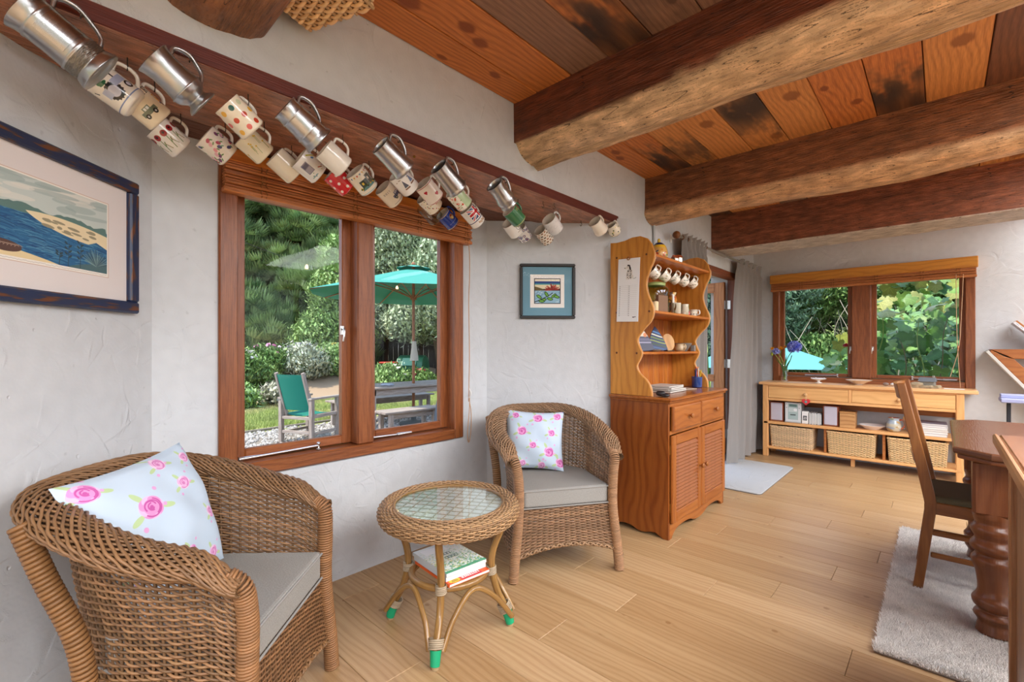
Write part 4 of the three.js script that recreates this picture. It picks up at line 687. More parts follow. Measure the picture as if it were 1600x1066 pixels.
// ================================================================ pine dresser against the long wall
// own axes: X along the wall from its near side (z = 3.385) towards the far end, Y up, Z out from the wall
const pine = wood('dresser_top_pine', 0xd8973e, 'grainA', 0.34), pineDark = wood('dresser_base_wood', 0x955420, 'grainB', 0.34), pineMid = wood('dresser_front_wood', 0xa8642a, 'grainA', 0.32), pineEdge = wood('dresser_pale_edge', 0xe0ad74, 'grainA', 0.4), knobW = wood('turned_knob_wood', 0xa86a2e, 'grainA', 0.3);
const DR = thing('pine_dresser', 'orange pine dresser with scalloped shelves above a louvre-door cupboard', 'dresser', [0.012, 0, 3.385], Math.PI / 2);
const W = 1.005, D = 0.42;
{
  // cupboard
  const side = () => { const s = new THREE.Shape(); s.moveTo(0.0, 0); s.lineTo(0.045, 0); s.quadraticCurveTo(0.05, 0.035, 0.11, 0.038); s.quadraticCurveTo(0.16, 0.038, 0.19, 0.022); s.quadraticCurveTo(0.23, 0.003, 0.28, 0.02); s.quadraticCurveTo(0.33, 0.038, D - 0.07, 0.018); s.quadraticCurveTo(D - 0.04, 0.004, D - 0.035, 0); s.lineTo(D, 0); s.lineTo(D, 0.872); s.lineTo(0, 0.872); s.closePath(); return s; };
  const sg = extr(side(), 0.02, 0.0015).rotateY(-Math.PI / 2).translate(0.02, 0, 0);
  const sgu = uvm(sg, 'y', 0.3, 0.2);
  part(DR, 'side_panel', sgu, pineDark); part(DR, 'side_panel', sgu.clone().translate(W - 0.02, 0, 0), pineDark);
  part(DR, 'back_panel', bx(0.02, W - 0.02, 0.05, 0.87, 0, 0.01, 0.002), pineDark);
  part(DR, 'cupboard_floor', bx(0.02, W - 0.02, 0.075, 0.095, 0.01, D - 0.03, 0.002), pineDark);
  { const s = new THREE.Shape(), y1 = 0.10; s.moveTo(0.02, 0); s.lineTo(0.05, 0); s.quadraticCurveTo(0.07, 0.04, 0.16, 0.052); s.quadraticCurveTo(0.28, 0.062, 0.36, 0.045); s.quadraticCurveTo(0.42, 0.02, W / 2, 0.018); s.quadraticCurveTo(W - 0.42, 0.02, W - 0.36, 0.045); s.quadraticCurveTo(W - 0.28, 0.062, W - 0.16, 0.052); s.quadraticCurveTo(W - 0.07, 0.04, W - 0.05, 0); s.lineTo(W - 0.02, 0); s.lineTo(W - 0.02, y1); s.lineTo(0.02, y1); s.closePath();
    part(DR, 'plinth_apron', uvm(extr(s, 0.02, 0.0015), 'x').translate(0, 0, D - 0.02), pineMid); }
  part(DR, 'face_rail', bx(0.02, W - 0.02, 0.665, 0.690, D - 0.02, D, 0.002), pineMid); part(DR, 'face_rail', bx(0.02, W - 0.02, 0.845, 0.872, D - 0.02, D, 0.002), pineMid);
  part(DR, 'centre_stile', bx(W / 2 - 0.018, W / 2 + 0.018, 0.10, 0.845, D - 0.02, D - 0.001, 0.002), pineMid);
  // worktop with moulded edge
  const top = part(DR, 'worktop', bx(-0.022, W + 0.022, 0.884, 0.906, -0.005, D + 0.028, 0.008, 'x'), wood('worktop_wood', 0xa8662e, 'grainA', 0.22));
  part(top, 'edge_moulding', bx(-0.012, W + 0.012, 0.871, 0.884, 0, D + 0.016, 0.005, 'x'), pineMid);
  const knob = latheS([[0, 0], [0.009, 0], [0.007, 0.008], [0.010, 0.014], [0.0165, 0.022], [0.015, 0.030], [0.006, 0.034], [0, 0.0345]], 18, 24).rotateX(Math.PI / 2);
  // drawers
  for (const [x0, x1] of [[0.045, W / 2 - 0.012], [W / 2 + 0.012, W - 0.045]]) {
    const d = grp(DR, 'drawer');
    { const g = new THREE.ExtrudeGeometry(poly(rect(x0 + 0.012, x1 - 0.012, 0.690 + 0.008, 0.848 - 0.012)), { depth: 0.006, bevelEnabled: true, bevelSize: 0.012, bevelThickness: 0.014, bevelSegments: 2 }).translate(0, 0, D + 0.002); part(d, 'drawer_front', uvm(g, 'x', x0, 0.2), pineMid); }
    part(d, 'knob', knob.clone().translate((x0 + x1) / 2 + 0.005, 0.772, D + 0.021), knobW, 'turned wooden knob');
  }
  // louvred doors
  const louv = cbox(1, 0.030, 0.007, 0.0025, 'x').rotateX(rad(-38));
  for (const [x0, x1, kx] of [[0.022, W / 2 - 0.006, W / 2 - 0.036], [W / 2 + 0.006, W - 0.022, W / 2 + 0.036]]) {
    const d = grp(DR, 'door'), st = 0.058, y0 = 0.102, y1 = 0.662, z0 = D, z1 = D + 0.02;
    part(d, 'stile', bx(x0, x0 + st, y0, y1, z0, z1, 0.005), pineMid); part(d, 'stile', bx(x1 - st, x1, y0, y1, z0, z1, 0.005), pineMid);
    part(d, 'rail', bx(x0 + st, x1 - st, y0, y0 + 0.07, z0, z1 - 0.001, 0.004), pineMid); part(d, 'rail', bx(x0 + st, x1 - st, y1 - 0.062, y1, z0, z1 - 0.001, 0.004), pineMid);
    const n = 18, a = y0 + 0.078, b = y1 - 0.070;
    for (let i = 0; i < n; i++) { const m = part(d, 'louvre', louv, wood('louvre_wood', 0x9c5e30, 'grainA', 0.35)); m.scale.x = x1 - x0 - 2 * st; m.position.set((x0 + x1) / 2, mix(a, b, (i + 0.5) / n), D + 0.010); }
    part(d, 'door_back', bx(x0 + st, x1 - st, y0 + 0.06, y1 - 0.06, D - 0.006, D - 0.002, 0.001), pineDark);
    part(d, 'knob', knob.clone().translate(kx, 0.40, z1), knobW, 'turned wooden knob');
    const hx = kx > W / 2 ? x1 : x0; for (const y of [0.20, 0.57]) part(d, 'hinge', bx(hx - 0.003, hx + 0.003, y - 0.03, y + 0.03, D - 0.004, D + 0.006, 0.001), std('brass', { color: 0x8c6b34, metalness: 0.9, roughness: 0.4 }));
  }
  // shelves: two scalloped sides
  const sc = [[0.318, 1.862], [0.326, 1.83], [0.318, 1.79], [0.290, 1.732], [0.268, 1.655], [0.280, 1.575], [0.312, 1.50], [0.318, 1.455], [0.298, 1.40], [0.245, 1.345], [0.206, 1.285], [0.222, 1.225], [0.236, 1.190], [0.222, 1.150], [0.200, 1.105], [0.222, 1.055], [0.272, 1.008], [0.300, 0.960], [0.306, 0.908]];
  const cv = new THREE.SplineCurve(sc.map(([x, y]) => new THREE.Vector2(x, y))), edge = cv.getPoints(90).map((p) => [p.x, p.y]);
  const top2 = [[0.0, 1.955], [0.05, 1.950], [0.11, 1.955], [0.165, 1.968], [0.225, 1.968], [0.275, 1.945], [0.305, 1.905]];
  const out = [[0, 0.907], ...edge.slice().reverse().map((p) => p), ...top2.slice().reverse()].filter((p, i) => i < 1 || true);
  // order: bottom back -> bottom front -> up the scallop -> over the top to the back
  const pts = [[0, 0.907], ...edge.slice().reverse(), ...top2.slice().reverse()];
  void out;
  const side2 = uvm(extr(poly(pts), 0.022, 0.003, 2).rotateY(-Math.PI / 2).translate(0.022, 0, 0), 'y', 0.1, 0.33);
  const strip = (x) => { const q = edge.map(([z, y]) => V(x, y, z + 0.0005)); return tube(q, 0.0052, { seg: 140, sides: 6 }); };
  for (const x of [0, W - 0.022]) { const s = part(DR, 'shelf_side', x ? side2.clone().translate(x, 0, 0) : side2, pine); part(s, 'pale_edge', strip(x + 0.011), pineEdge, 'pale front edge'); }  // pale strip follows the scalloped front edge
  // tongue and groove back
  const nb = 11, bw = (W - 0.044) / nb; for (let i = 0; i < nb; i++) part(DR, 'back_board', bx(0.022 + i * bw + 0.001, 0.022 + (i + 1) * bw - 0.001, 0.907, 1.86, 0.002, 0.012, 0.003), wood(i % 2 ? 'back_board_pine' : 'back_board_pine_red', i % 2 ? 0xc67a30 : 0xbb6c28, 'grainA', 0.4));
  for (const [y, d] of [[1.847, 0.318], [1.472, 0.318], [1.198, 0.232]]) part(DR, 'shelf', bx(0.022, W - 0.022, y - 0.018, y, 0.012, d, 0.006, 'x'), wood('shelf_pine', 0xd0803a, 'grainA', 0.3));
  const plug = std('screw_plug', { color: 0x5e3010, roughness: 0.6 });
  for (const [z, y] of [[0.05, 1.845], [0.27, 1.84], [0.05, 1.468], [0.29, 1.465], [0.05, 1.192], [0.2, 1.190]]) part(DR, 'screw_plug', new THREE.CylinderGeometry(0.007, 0.007, 0.003, 12).rotateZ(Math.PI / 2).translate(-0.0005, y, z), plug);
}
// a world point for something at distance a along the dresser and b from the wall
const onD = (a, y, b) => [0.012 + b, y, 3.385 - a];

// calendar hanging on the near side of the dresser
{
  const c = thing('wall_calendar', 'tall white calendar with a sketched spotted dog hanging on the dresser side', 'calendar', [0.158, 1.42, 3.3935]);
  const t = canvasTex(320, 900, (g, w, h) => {
    g.fillStyle = '#f3f3f1'; g.fillRect(0, 0, w, h);
    const ink = '#2d2622', r = rng(3);
    g.save(); g.translate(w * 0.5, h * 0.21);                       // a sitting spotted dog, head turned left
    g.fillStyle = '#e4ded4'; g.beginPath(); g.ellipse(12, 30, 44, 74, 0.12, 0, 7); g.fill(); g.beginPath(); g.ellipse(34, 74, 40, 34, 0, 0, 7); g.fill(); g.fillRect(-34, 30, 18, 80); g.fillRect(-8, 34, 18, 76); g.beginPath(); g.ellipse(-6, -66, 32, 30, 0, 0, 7); g.fill(); g.beginPath(); g.ellipse(-38, -52, 24, 15, 0.2, 0, 7); g.fill();
    g.fillStyle = ink; g.beginPath(); g.ellipse(20, -50, 13, 34, -0.25, 0, 7); g.fill(); g.beginPath(); g.ellipse(0, -88, 24, 12, 0.3, 0, 7); g.fill(); g.beginPath(); g.arc(-58, -54, 7, 0, 7); g.fill(); g.beginPath(); g.arc(-18, -70, 4, 0, 7); g.fill();
    for (let i = 0; i < 44; i++) { const a = r() * 6.28, d = Math.sqrt(r()); g.beginPath(); g.ellipse(14 + Math.cos(a) * 38 * d, 34 + Math.sin(a) * 70 * d, 2 + r() * 6, 2 + r() * 5, r() * 3, 0, 7); g.fill(); }
    g.strokeStyle = ink; g.lineWidth = 4; g.beginPath(); g.moveTo(70, 100); g.quadraticCurveTo(104, 104, 112, 84); g.stroke();
    g.restore();
    g.strokeStyle = '#c4c3c0'; g.lineWidth = 2; for (let i = 0; i < 17; i++) { const y = h * (0.43 + i * 0.029); g.beginPath(); g.moveTo(w * 0.08, y); g.lineTo(w * 0.92, y); g.stroke(); } g.beginPath(); g.moveTo(w * 0.5, h * 0.42); g.lineTo(w * 0.5, h * 0.9); g.stroke();
    g.fillStyle = '#77736e'; for (let i = 0; i < 17; i++) { g.fillRect(w * 0.09, h * (0.436 + i * 0.029), 14, 8); g.fillRect(w * 0.53, h * (0.436 + i * 0.029), 14, 8); }
    g.fillStyle = ink; g.beginPath(); g.ellipse(w * 0.78, h * 0.93, 16, 7, 0, 0, 7); g.fill(); g.beginPath(); g.ellipse(w * 0.86, h * 0.925, 8, 7, 0, 0, 7); g.fill();
  });
  const m = std('calendar_print', { map: t, roughness: 0.7 });
  const g = new THREE.BoxGeometry(0.160, 0.425, 0.004).rotateZ(-0.035); part(c, 'calendar_sheet', g.translate(-0.004, 0.195, 0), m);
  part(c, 'hook', merge([new THREE.TorusGeometry(0.010, 0.0035, 6, 16).translate(0, 0.408, 0.004)]), wood('turned_knob_wood', 0xa86a2e));
}
// ---------------------------------------------------------------- cups and jugs: shared builder
function cup(name, label, category, { R, H, Rb, bellyPts, map, color = 0xf0ebe0, inner = 0xe9e4d8, handleR = 0.005, hw = 0.026, metal = false, hy = [0.2, 0.86], rough = 0.2, group, sharp = false, liner = true, mat }) {
  const t = thing(name, label, category, [0, 0, 0], 0, group);
  const outer = bellyPts || [[0, 0], [(Rb ?? R) * 0.86, 0], [(Rb ?? R), 0.006], [mix(Rb ?? R, R, 0.5), H * 0.5], [R, H]];
  const prof = outer.map(([x, y]) => new THREE.Vector2(x, y));
  const bm = mat || (map ? (() => { const m = new THREE.MeshPhysicalMaterial({ map, roughness: rough, clearcoat: 0.4, clearcoatRoughness: 0.08 }); m.name = name + '_print'; return m; })() : glazed('glaze_' + color, color, rough));
  const bodyG = new THREE.LatheGeometry(prof, 30, Math.PI, Math.PI * 2);
  { const uv = bodyG.attributes.uv, p = bodyG.attributes.position; for (let i = 0; i < uv.count; i++) uv.setY(i, clamp(p.getY(i) / H)); }
  part(t, 'body', bodyG, bm);
  const th = 0.0035, rim = outer[outer.length - 1], inn = outer.slice(1).reverse().map(([x, y]) => [Math.max(0.001, x - th), Math.max(y, 0.006)]);
  if (liner) part(t, 'lining', lathe([[rim[0], rim[1]], [rim[0] - th * 0.5, rim[1] + 0.0012], ...inn, [0, 0.006]], 26), mat || (metal ? bm : glazed('glaze_in_' + inner, inner, 0.25)));
  const h0 = H * hy[0], h1 = H * hy[1], rAt = (y) => { for (let i = 1; i < outer.length; i++) if (outer[i][1] >= y) { const [x0, y0] = outer[i - 1], [x1, y1] = outer[i]; return mix(x0, x1, clamp((y - y0) / Math.max(1e-6, y1 - y0))); } return R; };
  const hp = sharp ? [[rAt(h1) - 0.002, h1, 0], [rAt(h1) + hw * 0.75, h1 + 0.008, 0], [R + hw + 0.004, h1 - 0.018, 0], [R + hw - 0.002, mix(h0, h1, 0.45), 0], [R + hw * 0.55, h0 + 0.012, 0], [rAt(h0) - 0.002, h0, 0]] : [[rAt(h1) - 0.002, h1, 0], [R + hw * 0.7, h1 + 0.002, 0], [R + hw, mix(h0, h1, 0.62), 0], [R + hw * 0.8, mix(h0, h1, 0.25), 0], [rAt(h0) - 0.002, h0, 0]];
  part(t, 'handle', tube(hp, handleR, { seg: 26, sides: 8 }).scale(1, 1, 1.25), mat || (metal ? bm : glazed('glaze_' + color, color, rough)));
  t.userData.grip = [R + hw - handleR * 0.3, mix(h0, h1, 0.66)];
  return t;
}
// hang a cup by its handle: g = world point under the hook, tilt = angle of the mouth above level, yaw about y
const HANG = [];
function hang(t, g, tilt = 33, yaw = 0, roll = 0) {
  const a = rad(tilt), Mv = V(0, Math.sin(a), Math.cos(a)), Hd = V(0, Math.cos(a), -Math.sin(a)), X = V(1, 0, 0);
  const m = new THREE.Matrix4().makeBasis(Hd, Mv, X); const q = new THREE.Quaternion().setFromRotationMatrix(m);
  q.premultiply(new THREE.Quaternion().setFromAxisAngle(V(0, 1, 0), rad(yaw))); if (roll) q.multiply(new THREE.Quaternion().setFromAxisAngle(V(0, 1, 0), rad(roll)));
  t.quaternion.copy(q); const [gx, gy] = t.userData.grip; delete t.userData.grip;
  const off = V(gx, gy, 0).multiplyScalar(t.scale.x).applyQuaternion(q); t.position.set(g[0] - off.x, g[1] - off.y, g[2] - off.z);
}
// five flowered cups under the top shelf
const sprig = (seed, cols) => canvasTex(256, 96, (g, w, h) => { g.fillStyle = '#efe7d6'; g.fillRect(0, 0, w, h); const r = rng(seed); for (let i = 0; i < 16; i++) { const x = (i + 0.5) / 16 * w, y = h * (0.3 + 0.4 * r()); g.strokeStyle = '#6f7d4e'; g.lineWidth = 2; g.beginPath(); g.moveTo(x, y + 12); g.lineTo(x + 4 * r(), y - 6); g.stroke(); g.fillStyle = cols[i % cols.length]; g.beginPath(); g.ellipse(x, y - 6, 4 + 3 * r(), 4, r(), 0, 7); g.fill(); g.beginPath(); g.ellipse(x + 7, y + 4, 5, 3, r() * 3, 0, 7); g.fill(); } });
const cupHookMat = std('brass_hook', { color: 0x9a7636, metalness: 1, roughness: 0.35 });
const hookGeo = tube([[0, 0.03, 0], [0, 0.012, 0], [0.0, 0.004, 0.006], [0, -0.006, 0.002], [0, -0.006, -0.008], [0, 0.002, -0.012]], 0.0018, { seg: 20, sides: 6 });
[[3.10, 'with dark bird motifs, first from the calendar', ['#4c4a44', '#73634a']], [2.93, 'with brown sprigs, second from the calendar', ['#7a5a34', '#a78a3c']], [2.765, 'with black and grey leaves, in the middle of the row', ['#3c4238', '#6c756a']], [2.595, 'with blue-grey sprigs, fourth from the calendar', ['#6d8074', '#8c9a8c']], [2.42, 'with speckled pattern, last in the row by the curtain', ['#5f4f40', '#8d7f66']]].forEach(([z, d, cols], i) => {
  const c = cup('hanging_cup', `cream cup ${d} under the shelf`, 'cup', { R: 0.045, Rb: 0.034, H: 0.068, map: sprig(60 + i, cols), hw: 0.022, inner: 0x9d9078, group: 'cups hanging in the dresser' });
  hang(c, [0.235, 1.805, z], 42, -38);
  const hk = part(DR, 'cup_hook', hookGeo, cupHookMat); hk.position.set(3.385 - z, 1.80, 0.223);
});
// things on top of the dresser
{
  const j = thing('ceramic_jar', 'painted round ceramic jar with yellow knob on top of the dresser', 'jar', onD(0.235, 1.848, 0.245));
  const t = canvasTex(256, 128, (g, w, h) => { const r = rng(9); g.fillStyle = '#d8a85a'; g.fillRect(0, 0, w, h); g.fillStyle = '#29335c'; g.fillRect(0, 0, w, h * 0.30); g.fillStyle = '#e6b62c'; g.fillRect(0, h * 0.30, w, h * 0.10); for (let i = 0; i < 70; i++) { g.fillStyle = ['#b5432c', '#e8dcc0', '#5a6b3a', '#d98a3a', '#2c3a66'][Math.floor(r() * 5)]; g.beginPath(); g.ellipse(r() * w, h * (0.45 + 0.5 * r()), 3 + r() * 8, 2 + r() * 5, r() * 3, 0, 7); g.fill(); } });
  const m = new THREE.MeshPhysicalMaterial({ map: t, roughness: 0.25, clearcoat: 0.4 }); m.name = 'painted_jar';
  part(j, 'jar_body', latheS([[0.001, 0], [0.050, 0.001], [0.060, 0.02], [0.058, 0.05], [0.045, 0.085], [0.022, 0.108], [0.001, 0.114]], 26, 30), m); part(j, 'lid_knob', ball(0.011, 12, 8, 1, 1.5, 1).translate(0, 0.124, 0), glazed('yellow_glaze', 0xd8b428));
  const f = thing('cottage_figurine', 'small painted pottery cottage on top of the dresser', 'figurine', onD(0.50, 1.848, 0.255));
  part(f, 'cottage_body', merge([bx(-0.030, 0.005, 0, 0.038, -0.022, 0.022, 0.003), bx(0.007, 0.040, 0, 0.046, -0.024, 0.02, 0.003)]), glazed('cream_pottery', 0xd8bd92)).userData.kind = 'stuff';
  part(f, 'roof', merge([extr(poly([[-0.026, 0], [0.026, 0], [0, 0.024]]), 0.04, 0.001).rotateY(Math.PI / 2).translate(-0.032, 0.038, 0), extr(poly([[-0.028, 0], [0.026, 0], [0, 0.02]]), 0.036, 0.001).rotateY(Math.PI / 2).translate(0.006, 0.046, 0)]), glazed('russet_glaze', 0xa8502c)).userData.kind = 'stuff';
  f.rotation.y = 1.1;
  const p = thing('pen', 'grey pen lying near the far end of the dresser top', 'pen', onD(0.93, 1.848, 0.27)); part(p, 'barrel', tube([[0, 0.006, -0.05], [0, 0.006, 0], [0, 0.006, 0.045]], 0.006, { seg: 6, sides: 8, r1: 0.003 }), std('pen_grey', { color: 0x5a5650, roughness: 0.4 })); p.rotation.y = 0.8;
}
// middle shelf
{
  const cl = thing('glass_jar', 'squat green-tinted glass storage jar on the dresser shelf', 'jar', onD(0.375, 1.473, 0.15));
  const gg = phys('green_glass', { color: 0xc9d8a6, roughness: 0.04, transmission: 1, thickness: 0, ior: 1.5 });
  part(cl, 'jar_body', latheS([[0.07, 0], [0.095, 0.004], [0.098, 0.04], [0.098, 0.15], [0.09, 0.185], [0.066, 0.205]], 30, 36), gg); part(cl, 'lid', lathe([[0.066, 0.205], [0.072, 0.206], [0.072, 0.224], [0.05, 0.232], [0, 0.234]], 28), std('jar_lid', { color: 0x9fae6a, roughness: 0.3 }));
  part(cl, 'contents', latheS([[0, 0.006], [0.088, 0.008], [0.09, 0.06], [0.07, 0.09], [0.001, 0.10]], 20, 20), std('sweets', { color: 0x4a3226, roughness: 0.7 }));
  const bo = thing('brown_box', 'plain brown cardboard box leaning by the glass jar', 'box', onD(0.225, 1.473, 0.272), -0.1); part(bo, 'carton', bx(-0.05, 0.05, 0, 0.115, -0.012, 0.012, 0.002), std('brown_card', { color: 0x84644c, roughness: 0.8 })); bo.rotation.y = Math.PI / 2 - 0.25;
  const cd = thing('candle', 'short cream candle at the near end of the dresser shelf', 'candle', onD(0.115, 1.473, 0.275)); part(cd, 'wax', lathe([[0, 0], [0.021, 0], [0.022, 0.062], [0.016, 0.066], [0, 0.062]], 18), std('cream_wax', { color: 0xe6d2a4, roughness: 0.5 })); part(cd, 'wick', new THREE.CylinderGeometry(0.001, 0.001, 0.012, 6).translate(0, 0.068, 0), std('wick', { color: 0x333333 }));
  const pt = canvasTex(256, 128, (g, w, h) => { const r = rng(19); g.fillStyle = '#5a3a22'; g.fillRect(0, 0, w, h); for (let i = 0; i < 150; i++) { g.fillStyle = ['#c98a2c', '#7a4a22', '#b0502a', '#dcc08a', '#4a5a6a', '#e2a84a'][Math.floor(r() * 6)]; g.beginPath(); g.ellipse(r() * w, r() * h, 4 + r() * 10, 3 + r() * 7, r() * 3, 0, 7); g.fill(); } });
  const jg = cup('ceramic_jug', 'tall brown patchwork-glazed pottery jug behind the tumblers on the dresser', 'jug', { R: 0.045, Rb: 0.06, H: 0.19, bellyPts: [[0, 0], [0.052, 0], [0.064, 0.03], [0.066, 0.08], [0.052, 0.14], [0.044, 0.165], [0.050, 0.19]], map: pt, hw: 0.04, handleR: 0.008, inner: 0x6a4a30 }); delete jg.userData.grip; jg.position.set(...onD(0.72, 1.473, 0.11)); jg.rotation.y = -0.9;
  const tt = (s) => canvasTex(256, 128, (g, w, h) => { const r = rng(s); g.fillStyle = '#cfc6ae'; g.fillRect(0, 0, w, h); for (let i = 0; i < 60; i++) { g.fillStyle = ['#5c5a34', '#7f8a5a', '#6a4a2a', '#e8e0c8'][Math.floor(r() * 4)]; g.beginPath(); g.ellipse(r() * w, h * (0.15 + 0.7 * r()), 3 + r() * 8, 3 + r() * 12, r() * 3, 0, 7); g.fill(); } g.fillStyle = '#efe9da'; g.fillRect(0, 0, w, 8); });
  [[0.52, 'nearer of two'], [0.665, 'farther of two']].forEach(([a, d], i) => { const gl = thing('patterned_tumbler', `${d} leaf-patterned tumblers on the dresser shelf`, 'tumbler', onD(a, 1.473, 0.245), 0, 'patterned tumblers'); const m = new THREE.MeshPhysicalMaterial({ map: tt(30 + i), roughness: 0.1, clearcoat: 0.5 }); m.name = 'tumbler_print'; part(gl, 'tumbler_wall', lathe([[0, 0.004], [0.033, 0], [0.037, 0.085], [0.0355, 0.0855], [0.032, 0.006], [0, 0.006]], 24), m); });
  const rb = thing('red_ornament', 'small red and blue ornament between tumbler and cup', 'ornament', onD(0.755, 1.473, 0.235)); part(rb, 'red_dome', latheS([[0.001, 0.008], [0.018, 0.010], [0.018, 0.028], [0.008, 0.046], [0.001, 0.050]], 16, 16), glazed('red_glaze', 0xc0382a)); part(rb, 'blue_base', lathe([[0, 0], [0.021, 0], [0.020, 0.009], [0, 0.010]], 16), glazed('blue_glaze', 0x49608c));
  const c2 = cup('tea_cup', 'white cup with black sheep band standing on the dresser shelf', 'cup', { R: 0.036, Rb: 0.030, H: 0.056, hw: 0.02, map: canvasTex(256, 96, (g, w, h) => { g.fillStyle = '#eee6d2'; g.fillRect(0, 0, w, h); g.fillStyle = '#3b3a33'; for (let i = 0; i < 9; i++) { g.beginPath(); g.ellipse((i + 0.5) * w / 9, h * 0.62, 8, 6, 0, 0, 7); g.fill(); } g.fillStyle = '#7b6a48'; for (let i = 0; i < 22; i++) g.fillRect(i * 12, 8, 7, 9); }) }); delete c2.userData.grip; c2.position.set(...onD(0.865, 1.473, 0.235)); c2.rotation.y = -0.15;
}
// lower shelf
{
  const leafDish = (name, label, a, b, hgt, wid, tex, yaw, lean) => {
    const t = thing(name, label, 'plate', onD(a, 1.199, b)); const s = new THREE.Shape(); s.moveTo(-wid / 2, 0.01); s.quadraticCurveTo(-wid * 0.5, hgt * 0.55, -wid * 0.02, hgt); s.quadraticCurveTo(wid * 0.42, hgt * 0.5, wid / 2, 0.012); s.quadraticCurveTo(0, -0.006, -wid / 2, 0.01);
    const g = extr(s, 0.008, 0.003, 2), uv = g.attributes.uv; for (let i = 0; i < uv.count; i++) uv.setXY(i, uv.getX(i) / wid + 0.5, uv.getY(i) / hgt);
    const m = new THREE.MeshPhysicalMaterial({ map: tex, roughness: 0.45 }); m.name = name + '_glaze'; part(t, 'glazed_face', g.rotateX(-lean), m); t.rotation.y = yaw; return t;
  };
  leafDish('triangular_plate', 'dark triangular plate with landscape glaze at the near end of the lower shelf', 0.166, 0.178, 0.165, 0.135, canvasTex(128, 128, (g, w, h) => { g.fillStyle = '#2b2c48'; g.fillRect(0, 0, w, h); g.fillStyle = '#d8c8b0'; g.fillRect(30, 10, 60, 34); g.fillStyle = '#c8763a'; g.beginPath(); g.arc(72, 36, 12, 0, 7); g.fill(); g.fillStyle = '#55506e'; g.fillRect(0, 54, w, 14); g.fillStyle = '#8a86a0'; g.fillRect(20, 74, 90, 8); }), 0.95, 0.25);
  leafDish('leaf_plate', 'leaf-shaped plate with blue and green wave glaze on the lower shelf', 0.47, 0.13, 0.20, 0.15, canvasTex(128, 192, (g, w, h) => { g.fillStyle = '#26345c'; g.fillRect(0, 0, w, h); g.lineWidth = 9; ['#4a86c0', '#e4e2cc', '#6e8a3a', '#8fa04a', '#33502c', '#2f5e92'].forEach((c, i) => { g.strokeStyle = c; g.beginPath(); g.moveTo(-10, 40 + i * 22); g.bezierCurveTo(40, 10 + i * 30, 70, 80 + i * 18, 140, 60 + i * 26); g.stroke(); }); }), 0.9, 0.3);
  const ov = thing('oval_plaque', 'oval pale wooden plaque leaning on the lower dresser shelf', 'plaque', onD(0.635, 1.199, 0.14)); { const s = new THREE.Shape(); s.absellipse(0, 0.072, 0.05, 0.070, 0, Math.PI * 2); part(ov, 'plaque_disc', uvm(extr(s, 0.01, 0.002, 2, 24), 'y').rotateX(-0.3), wood('pale_plaque', 0xd8a868, 'grainA')); part(ov, 'stand', bx(-0.03, 0.03, 0, 0.008, -0.03, 0.03, 0.002), std('plaque_stand', { color: 0x4a3424 })); ov.rotation.y = 0.9; }
  const jj = cup('milk_jug', 'small cream stoneware jug on the lower dresser shelf', 'jug', { R: 0.034, H: 0.058, bellyPts: [[0, 0], [0.030, 0], [0.038, 0.014], [0.040, 0.03], [0.032, 0.046], [0.036, 0.058]], color: 0xcdb48c, inner: 0xc0a67c, hw: 0.018, rough: 0.4 }); delete jj.userData.grip; jj.position.set(...onD(0.735, 1.199, 0.185)); jj.rotation.y = -0.3;
  const bw = thing('stoneware_bowl', 'grey stoneware bowl at the far end of the lower dresser shelf', 'bowl', onD(0.86, 1.199, 0.155)); part(bw, 'bowl_wall', latheS([[0.001, 0.003], [0.028, 0.0], [0.034, 0.006], [0.055, 0.04], [0.068, 0.062], [0.066, 0.063], [0.05, 0.04], [0.03, 0.012], [0.001, 0.010]], 28, 40), glazed('grey_glaze', 0x6d6a66, 0.35));
  const sq = thing('glass_block', 'small clear grey glass block by the stoneware bowl', 'ornament', onD(0.955, 1.199, 0.20)); part(sq, 'block', bx(-0.016, 0.016, 0, 0.05, -0.016, 0.016, 0.002), std('smoky_block', { color: 0x8b8680, roughness: 0.2 }));
  const di = thing('shallow_dish', 'shallow grey pottery dish in front of the triangular plate', 'dish', onD(0.301, 1.199, 0.175)); part(di, 'dish_wall', latheS([[0.001, 0.003], [0.03, 0], [0.055, 0.012], [0.053, 0.014], [0.028, 0.006], [0.001, 0.006]], 24, 30), glazed('stone_glaze', 0x9c9484, 0.4));
}
